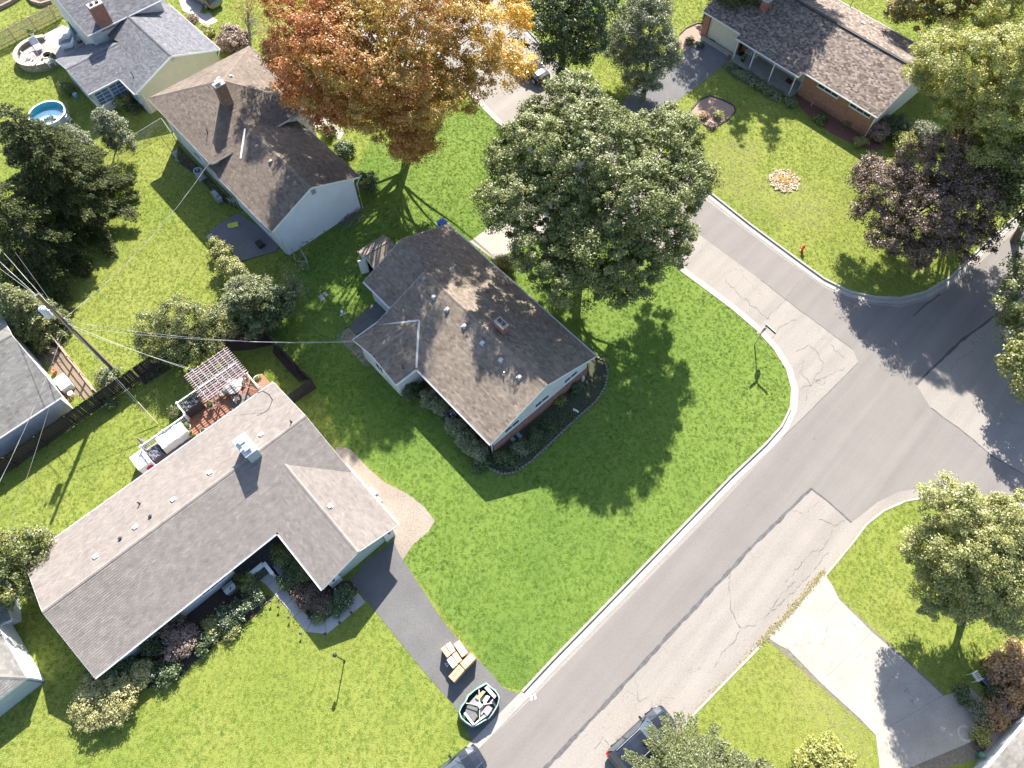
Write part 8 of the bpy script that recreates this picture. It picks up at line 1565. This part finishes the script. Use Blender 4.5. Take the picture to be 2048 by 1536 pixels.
# trees beyond the right edge that shade the crossing
ZF[:] = 1.0, 0.0; base = at(2180, 610, 0)
tree('shade_tree', 'large tree beyond the right edge whose shade lies over the crossing', 'tree', base, [B_(2110, 420, 8.5, (3.4, 3.6, 2.8)), B_(2080, 330, 9.5, (3, 3, 2.4)), B_(2200, 480, 9, (4, 4, 3))], LM['bushy'], 0.16, 14000, 0.5, 0.45, 0.32, nl=24)
ZF[:] = 1.2, 0.4; base = at(1925, 1245, 0)
tree('pear_tree', 'rounded yellow-green tree on the lower right lawn with shade beneath', 'tree', base, [B_(1925, 1100, 5.6, (2.9, 2.8, 2.8)), B_(1900, 1010, 6.8, (1.9, 1.9, 1.8)), B_(1985, 1060, 6.2, (2.2, 2.2, 2.2)), B_(1860, 1110, 4.6, (1.6, 1.8, 1.7)), B_(1960, 1190, 4.4, (2.6, 2.0, 2.0)), B_(1875, 1195, 3.6, (1.5, 1.3, 1.3)), B_(2030, 1130, 5.2, (2.0, 2.2, 2.0)), B_(2020, 1220, 3.6, (1.6, 1.4, 1.5)), B_(1950, 1130, 5.0, (3.0, 2.8, 2.6)), B_(2050, 1050, 6.0, (2, 2.2, 2))], LM['pear'], 0.085, 110000, 0.36, 0.9, 0.2, nl=60, inner=0.3, split=(0.1, 0.8), upn=0.8, spread=0.35)
# evergreens, left
base = at(150, 560, 0)
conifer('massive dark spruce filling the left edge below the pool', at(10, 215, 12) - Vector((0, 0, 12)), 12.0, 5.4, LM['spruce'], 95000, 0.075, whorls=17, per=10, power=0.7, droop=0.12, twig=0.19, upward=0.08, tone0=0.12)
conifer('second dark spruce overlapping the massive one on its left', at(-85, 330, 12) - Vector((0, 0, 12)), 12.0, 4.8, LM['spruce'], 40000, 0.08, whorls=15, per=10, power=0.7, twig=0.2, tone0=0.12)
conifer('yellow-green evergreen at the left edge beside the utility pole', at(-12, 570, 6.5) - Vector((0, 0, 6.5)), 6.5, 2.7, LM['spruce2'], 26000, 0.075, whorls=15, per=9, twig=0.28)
# shrubs round the yellow-green yard
tree('tall_shrub', 'tall grey-green shrub beside the rusty chain link fence', 'shrub', at(232, 300, 0), [B_(225, 262, 2.0, (1.4, 1.3, 1.6)), B_(212, 238, 2.9, (1.0, 0.9, 1.0)), B_(245, 285, 1.4, (1.2, 0.9, 1.1))], LM['silver'], 0.085, 15000, 0.32, 1.0, 0.08, nl=22)
tree('tall_shrub', 'grey-green shrub between the pool and the massive spruce', 'shrub', at(165, 320, 0), [B_(160, 290, 1.9, (1.3, 1.3, 1.5)), B_(145, 268, 2.4, (0.9, 0.8, 0.9)), B_(175, 325, 1.1, (1.2, 1.0, 0.9))], LM['silver'], 0.085, 13000, 0.32, 1.0, 0.08, nl=18)
conifer('loose yellow-green evergreen shrub beside the dark concrete patio', at(520, 640, 0), 5.0, 2.6, LM['spruce2'], 26000, 0.07, 'evergreen_shrub', whorls=10, per=10, power=0.5, cat='shrub', upward=0.35, droop=0.0, tone0=0.15)
tree('tall_shrub', 'dark leafy shrub right of the loose evergreen with bare twigs', 'shrub', at(560, 640, 0), [B_(560, 605, 1.6, (1.3, 1.3, 1.3)), B_(530, 640, 1.1, (1.3, 0.9, 0.9)), B_(500, 640, 1.2, (1.0, 0.9, 0.9))], LM['dark'], 0.08, 11000, 0.3, 0.9, 0.06, nl=20)
tree('bare_shrub', 'nearly bare grey twiggy shrub beside the chain link fence', 'shrub', at(590, 590, 0), [B_(590, 560, 1.6, (1.0, 1.0, 1.1)), B_(605, 590, 0.9, (0.8, 0.6, 0.6))], LM['silver'], 0.05, 500, 0.3, 1.0, 0.05, nl=90, bark=BARKL, split=(0.0, 0.4))
tree('bushy_hedge', 'pale leafy hedge curving round the corner of the dark patio', 'hedge', at(455, 530, 0), [B_(440, 505, 0.9, (0.8, 0.8, 0.8)), B_(455, 530, 0.9, (0.8, 0.8, 0.8)), B_(475, 550, 0.9, (0.9, 0.8, 0.8)), B_(430, 488, 0.6, (0.5, 0.5, 0.5))], LM['pear'], 0.08, 9000, 0.3, 1.0, 0.04, nl=12)
tree('tall_shrub', 'wide yellow-green shrub overhanging the dark fence above the pergola', 'shrub', at(365, 720, 0), [B_(370, 640, 2.4, (2.3, 1.9, 1.9)), B_(310, 660, 1.9, (1.6, 1.4, 1.5)), B_(430, 650, 2.0, (1.6, 1.5, 1.5)), B_(360, 700, 1.6, (2.2, 1.1, 1.2)), B_(290, 700, 1.3, (1.1, 0.9, 1.0)), B_(420, 700, 1.5, (1.3, 0.9, 1.0))], LM['bushy'], 0.085, 34000, 0.38, 0.85, 0.12, nl=60, spread=0.55, inner=0.3)
bush('bushy weeds round the foot of the utility pole', 215, 752, 0.9, 0.7, LM['hosta'], 0.07, 2200); bush('small round dark bush below the dark fence', 218, 806, 0.45, 0.7, LM['dark'], 0.06, 1500); bush('small olive bush outside the deck railing', 352, 824, 0.5, 0.8, LM['bushy'], 0.06, 1700)
bush('small ball bush near the grey tub under the glazed bay', 132, 176, 0.7, 1.0, LM['bushy'], 0.07, 2400); bush('white-flowered bush below the glazed bay', 246, 200, 1.0, 1.1, LM['pear'], 0.09, 3200, flowers=(PETAL, 60, 0.07)); bush('dark bush in the bed right of the flowering bush', 268, 212, 0.8, 0.7, LM['dark'], 0.07, 1500)
bush('dusty pink bush between the blue and the brown roofs', 466, 78, 1.75, 1.6, LM['rose'], 0.10, 9000, rc=0.35, lump=4); bush('bright green ornamental grass beside the cream house', 412, 62, 0.8, 0.8, LM['lime'], 0.09, 2500); bush('low shrub with pale flowers by the white slab path at the top', 385, 38, 0.6, 0.5, LM['rose'], 0.07, 900)
tree('bare_tree', 'thin almost leafless tree at the top edge left of the orange maple', 'tree', at(500, 90, 0), [B_(505, 20, 4.0, (2.2, 2.0, 1.8)), B_(540, 60, 3.2, (1.6, 1.4, 1.2))], LM['orange'], 0.07, 1400, 0.5, 0.8, 0.09, nl=70, bark=BARKL, split=(0.1, 0.8))
# lower left
tree('tall_shrub', 'golden green tree-like shrub at the left edge by the long house', 'shrub', at(40, 1180, 0), [B_(35, 1100, 2.6, (1.8, 1.4, 1.5)), B_(75, 1085, 2.0, (1.1, 0.9, 1.0)), B_(10, 1170, 2.2, (1.4, 1.5, 1.4)), B_(-20, 1110, 2.8, (1.6, 1.6, 1.6)), B_(50, 1165, 1.4, (1.0, 0.9, 0.9))], LM['bushy'], 0.10, 20000, 0.36, 0.85, 0.12, nl=40, spread=0.5)
bush('wide bush of cream-yellow flower heads at the corner of the long house', 205, 1400, 1.9, 1.6, LM['flower'], 0.075, 15000, rc=0.22, lump=6, sx=1.25, sy=0.95, rz=0.6, dens=1.3)
bush('second cream-flowered bush nearer the eave corner', 280, 1350, 0.9, 1.1, LM['flower'], 0.065, 4500, rc=0.2, lump=4, flowers=(PETAL, 40, 0.05)); bush('dark bush tucked against the corner of the long house wall', 205, 1345, 1.2, 1.3, LM['dark'], 0.07, 5000)
for (x, y, r_, h, m, l, fl) in ((252, 1330, 0.8, 0.9, 'dark', 'dark bush with white blooms second from the house corner', 90), (330, 1345, 0.9, 0.8, 'dark', 'low rose bush with white flowers near the lawn edge by the cream bush', 90), (300, 1290, 0.7, 1.0, 'dark', 'dark bush against the wall between the two front windows', 0), (345, 1255, 0.9, 1.4, 'purple', 'dark purplish shrub against the front wall', 0), (360, 1285, 1.15, 1.3, 'rose', 'dusty pink smoke bush in the middle of the front bed', 0), (408, 1285, 0.7, 0.7, 'dark', 'low white-flowering bush right of the pink one', 100), (430, 1255, 0.8, 0.7, 'pear', 'yellow-green low bush on the bed edge', 30), (455, 1235, 0.85, 0.8, 'dark', 'rose bush thick with white flowers in the front bed', 240), (485, 1215, 0.8, 0.8, 'dark', 'rose bush with white flowers beside the grey box', 220), (492, 1165, 0.8, 1.0, 'maple', 'round bright green bush in front of the porch wall', 0), (508, 1190, 0.65, 0.7, 'dark', 'white-flowered bush next to the path edge', 120), (465, 1262, 0.5, 0.4, 'pear', 'small yellow-green clump at the lawn side of the white roses', 0),
        (562, 1110, 0.8, 1.2, 'maple', 'bright green shrub in the corner between porch and garage wing', 0), (585, 1128, 0.75, 1.1, 'dark', 'dark green shrub beside the garage wing wall', 0), (575, 1160, 0.7, 0.8, 'dark', 'dark rose bush with few white blooms left of the walkway bend', 30), (605, 1150, 0.7, 1.0, 'bushy', 'olive shrub in the middle of the walkway bed', 0), (612, 1190, 0.9, 1.1, 'purple', 'brownish shrub in the lower part of the walkway bed', 0), (645, 1208, 0.75, 1.0, 'purple', 'bronze shrub right of the brownish one in the walkway bed', 0), (598, 1185, 0.55, 0.6, 'dark', 'low dark bush along the inner edge of the walk', 20), (688, 1192, 0.75, 0.9, 'dark', 'rose bush with white flowers between walk and driveway', 70), (668, 1215, 0.55, 0.6, 'dark', 'low bush with white flowers beside the last slabs of the walk', 60), (640, 1228, 0.45, 0.5, 'bushy', 'small bush at the inner bend of the walk', 25)):
    bush(l, x, y, r_, h, LM[m], 0.065, int(3600 * r_ * r_ + 900), flowers=(PETAL, fl, 0.045) if fl else None)
# hedges of the middle house
for (x, y, r_, l) in ((860, 795, 0.75, 'light green hedge bush nearest the wing of the middle house'), (880, 812, 0.75, 'light green hedge bush just above the air conditioner'), (912, 853, 0.75, 'light green hedge bush just below the air conditioner'), (928, 876, 0.8, 'light green hedge bush second below the air conditioner'), (945, 893, 0.75, 'light green hedge bush near the downspout corner'), (962, 908, 0.6, 'light green hedge bush at the very corner of the middle house')): bush(l, x, y, r_, 1.15, LM['hosta'], 0.075, 3600, group='hedge bushes along the middle house', rc=0.24)
bush('dark vine and shrub climbing the wing corner of the middle house', 822, 782, 0.75, 1.2, LM['dark'], 0.06, 2200); bush('low dark bush below the hedge at the bed corner', 962, 925, 0.7, 0.5, LM['dark'], 0.06, 1800)
for (x, y, r_, h, m, l) in ((1040, 895, 0.6, 0.5, 'hosta', 'small pale green clump in the lower end of the bed'), (1070, 870, 0.5, 0.4, 'dark', 'low green clump in the middle of the bed'), (1118, 800, 0.45, 0.5, 'bushy', 'small yellowish clump below the centre gable window'), (1150, 775, 0.5, 0.6, 'dark', 'dark green clump below the right gable windows'), (1095, 850, 0.5, 0.35, 'dark', 'low dark clump near the white yard sign'), (1022, 920, 0.7, 0.35, 'dark', 'low green mat at the bottom tip of the bed'), (1000, 915, 0.6, 0.35, 'bushy', 'grassy green clump at the bottom left of the bed'), (1060, 895, 0.55, 0.3, 'dark', 'low dark clump right of the pale green one')): bush(l, x, y, r_, h, LM[m], 0.06, int(2600 * r_), trunk=0.02)
def ground_cover(poly, n, m, s_, h, name='ground_cover'):
    P = wp(poly); xs = [q[0] for q in P]; ys = [q[1] for q in P]; X = NR.uniform(min(xs), max(xs), n * 2); Y = NR.uniform(min(ys), max(ys), n * 2); k = inpoly(X, Y, P); X, Y = X[k][:n], Y[k][:n]; f = fbm(X, Y, 0.9, 4.4); k = f > -0.05; X, Y = X[k], Y[k]
    e_ = bpy.data.objects.new('tmp', None); e_['org'] = (0, 0, 0); C = np.stack([X, Y, NR.uniform(0.03, h, len(X))], 1)
    me_parent = {'org': (0, 0, 0)}
    root = thing(name, (0, 0, 0), None, None); o = leaf_mesh('leaves', C, NR.normal(0, 0.5, C.shape) + np.array([0, 0, 1.0]), s_ * NR.uniform(0.6, 1.3, len(X)), NR.rand(len(X)), m, root); o.parent = None; bpy.data.objects.remove(root); bpy.data.objects.remove(e_); o.name = name; o['kind'] = 'stuff'; return o
ground_cover([(1168, 738), (1210, 760), (1150, 838), (1060, 922), (1005, 945), (975, 925), (1010, 900), (1100, 830)], 9000, LM['dark'], 0.05, 0.16)
ground_cover([(183, 1350), (480, 1140), (545, 1190), (450, 1275), (350, 1365), (215, 1400)], 2200, LM['dark'], 0.05, 0.12)
ground_cover([(1590, 190), (1742, 272), (1772, 298), (1700, 284), (1600, 216)], 500, LM['bushy'], 0.05, 0.12)
# brick ranch planting
for k in range(9):
    t = k / 8; x, y = lerp(1462, 1556, t), lerp(134, 192, t); bush(['leafy hosta clump, first in the row by the driveway end', 'leafy hosta clump, second in the row along the porch', 'leafy hosta clump, third in the row along the porch', 'leafy hosta clump, fourth in the row along the porch', 'leafy hosta clump in the middle of the porch row', 'leafy hosta clump, sixth along the porch', 'leafy hosta clump, seventh along the porch', 'leafy hosta clump, eighth along the porch', 'leafy hosta clump beside the round green bush'][k], x, y, 0.62, 0.45, LM['hosta'], 0.08, 1300, group='hosta row in front of the porch', lump=2, trunk=0.02)
for (x, y, r_, h, m, l) in ((1580, 203, 0.6, 0.6, 'hosta', 'round pale green bush at the end of the porch row'), (1640, 238, 0.7, 0.4, 'bushy', 'low olive clump on the lawn edge of the red mulch'), (1700, 245, 0.45, 0.4, 'hosta', 'small grey-green clump in the red mulch near the house corner'), (1722, 284, 0.6, 0.6, 'pear', 'yellow-green clump at the lower end of the red mulch bed'), (1437, 231, 0.4, 0.45, 'lime', 'bright green clump in the kidney shaped bed'), (1408, 232, 0.45, 0.3, 'tan', 'dry reddish clump in the kidney shaped bed'), (1424, 252, 0.3, 0.3, 'rose', 'small dark red tuft at the tip of the kidney shaped bed'), (1378, 83, 0.4, 0.35, 'bushy', 'small clump in the bed beside the garage door'), (1397, 90, 0.35, 0.35, 'dark', 'small dark clump by the driveway edge of the brick house'), (1760, 262, 1.1, 1.3, 'rose', 'pinkish twiggy shrub at the corner of the brick house'), (1790, 250, 1.4, 1.6, 'dark', 'dark shrub between the brick house and the purple maple'), (1812, 285, 1.3, 1.4, 'lime', 'yellow-green shrub right of the brick house corner'), (1850, 268, 1.5, 2.0, 'silver', 'pale grey twiggy shrub above the purple maple')): bush(l, x, y, r_, h, LM[m], 0.075, int(3800 * r_ * r_ + 500))
bush('dark foundation shrub in the shade of the split-level gable', 730, 365, 1.2, 1.3, LM['dark'], 0.08, 4000); bush('dark shrub along the far eave of the split-level house', 690, 300, 1.1, 1.2, LM['dark'], 0.08, 3600); bush('green bush by the entrance walk of the split-level house', 655, 262, 0.8, 0.9, LM['maple'], 0.08, 2400)
bush('bushy clump below the driveway slab of the middle house', 1012, 525, 0.8, 0.7, LM['pear'], 0.08, 2500)
# lower right
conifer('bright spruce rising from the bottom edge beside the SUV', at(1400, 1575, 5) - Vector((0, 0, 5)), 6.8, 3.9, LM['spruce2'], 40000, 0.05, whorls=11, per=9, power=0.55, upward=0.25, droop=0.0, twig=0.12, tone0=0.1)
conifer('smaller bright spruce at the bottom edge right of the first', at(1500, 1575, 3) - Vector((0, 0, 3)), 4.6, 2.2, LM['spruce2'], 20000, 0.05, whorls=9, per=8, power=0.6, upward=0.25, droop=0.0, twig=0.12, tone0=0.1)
bush('round yellow-green bush cut by the bottom edge', 1655, 1535, 1.9, 1.9, LM['lime'], 0.08, 12000, rc=0.28, lump=5); bush('tan dry bush at the right edge below the pear tree shade', 2035, 1345, 1.9, 1.8, LM['tan'], 0.09, 12000, rc=0.3, lump=5)
for (x, y, r_, h, m, l) in ((1985, 1430, 0.9, 0.8, 'tan', 'brown dried flower clump beside the white gutter'), (1960, 1425, 0.7, 0.7, 'silver', 'pale feathery grey-green plant beside the driveway end'), (2015, 1415, 0.8, 0.8, 'rose', 'reddish dry clump under the right edge'), (1962, 1470, 0.5, 0.6, 'lime', 'bright green clump beside the coiled hose'), (1925, 1388, 0.6, 0.5, 'dark', 'dark bush at the corner where the driveway widens'), (2000, 1385, 0.8, 0.6, 'dark', 'low dark bush behind the tan one')): bush(l, x, y, r_, h, LM[m], 0.07, int(3200 * r_ * r_ + 500))

# ---------------------------------------------------------------- grass
DRY = [(1420, 335, 4.0, 0.45), (1480, 300, 2.5, 0.5), (1560, 420, 5.0, 0.25), (1500, 380, 3.0, 0.3), (1640, 410, 4.0, 0.25), (1250, 1120, 1.0, 0.3), (1660, 1490, 3.0, 0.3), (1700, 1450, 2.5, 0.25), (1600, 1340, 2.0, 0.2), (1690, 1140, 2.0, 0.12), (620, 1245, 0.8, 0.35), (690, 710, 1.0, 0.25), (560, 720, 2.0, -0.1), (960, 390, 3.0, 0.1)]
EXCL = [B_DRIVE, E_DRIVE, A_DRIVE, C_DRIVE, B_BED, B_BED2, DIRT_BED, A_BED, E_BED, ISLAND, BED3,
        [(1529, 1275), (1649, 1142), (1680, 1197), (1890, 1388), (1940, 1370), (2060, 1380), (2100, 1500), (1990, 1600), (1762, 1600), (1750, 1470), (1640, 1366), (1575, 1300)],
        [(520, 1160), (540, 1140), (625, 1238), (645, 1238), (716, 1184), (736, 1206), (655, 1270), (610, 1270)], [(82, 665), (92, 650), (190, 785), (165, 800), (120, 760), (90, 715)], [(425, 655), (470, 640), (520, 650), (545, 690), (500, 700), (430, 705)], [(548, 688), (615, 757), (600, 765), (570, 735), (545, 705)],
        [(418, 461), (476, 425), (562, 492), (548, 503), (481, 522)], [(745, 608), (768, 612), (786, 634), (712, 668), (698, 652)], D_DRIVE, [(400, 33), (417, 24), (435, 43), (423, 49)],
        [tuple(gA(u, v)[:2]) for u, v in ((0.3, 0.5), (8.8, 0.5), (8.8, -1.8), (13.5, -1.8), (13.5, 2), (17.5, 2), (17.5, 10.4), (0.3, 10.4))], [tuple(gB(u, v)[:2]) for u, v in ((0.3, 0.6), (13.9, 0.6), (13.9, -4.7), (19.3, -4.7), (19.3, 9.2), (0.3, 9.2))], [tuple(gB(u, v)[:2]) for u, v in ((9.6, 9), (19.6, 9), (19.6, 12.6), (18.8, 14.2), (13.4, 14.2), (13.4, 12.8), (9.6, 12.8))],
        [tuple(kC(u, v)[:2]) for u, v in ((0.5, 0.5), (10.5, 0.5), (10.5, 10.2), (0.5, 10.2))], [tuple(gC(u, v)[:2]) for u, v in ((0.2, 0.5), (9, 0.5), (9, 8.5), (0.2, 8.5))], [tuple(gD(u, v)[:2]) for u, v in ((0.2, 0.4), (3.4, 0.4), (3.4, -3), (9.5, -3), (15, 0), (15, 12), (0.2, 9))], [tuple(gE(u, v)[:2]) for u, v in ((0.3, 0.5), (8.5, 0.5), (8.5, -0.75), (16.4, -0.75), (21, -0.4), (21, 11.4), (0.3, 11.4))], [tuple(gF(u, v)[:2]) for u, v in ((0.4, 0.5), (10, 0.5), (10, 10.8), (0.4, 10.8))]]
ZONES = [([(-200, 700), (620, 700), (700, 900), (870, 1050), (800, 1120), (1000, 1380), (940, 1480), (840, 1600), (-200, 1600)], 0.50), (LUSH_POLY, 0.27), ([(-200, 850), (500, 560), (600, 640), (620, 760), (300, 960), (-200, 1250)], 0.50), ([(540, 540), (760, 250), (945, 400), (940, 560), (750, 900), (625, 760), (540, 660)], 0.26), ([(1590, 950), (2200, 900), (2200, 1400), (1900, 1400), (1650, 1140)], 0.50)]
build_grass(34, EXCL, ZONES)
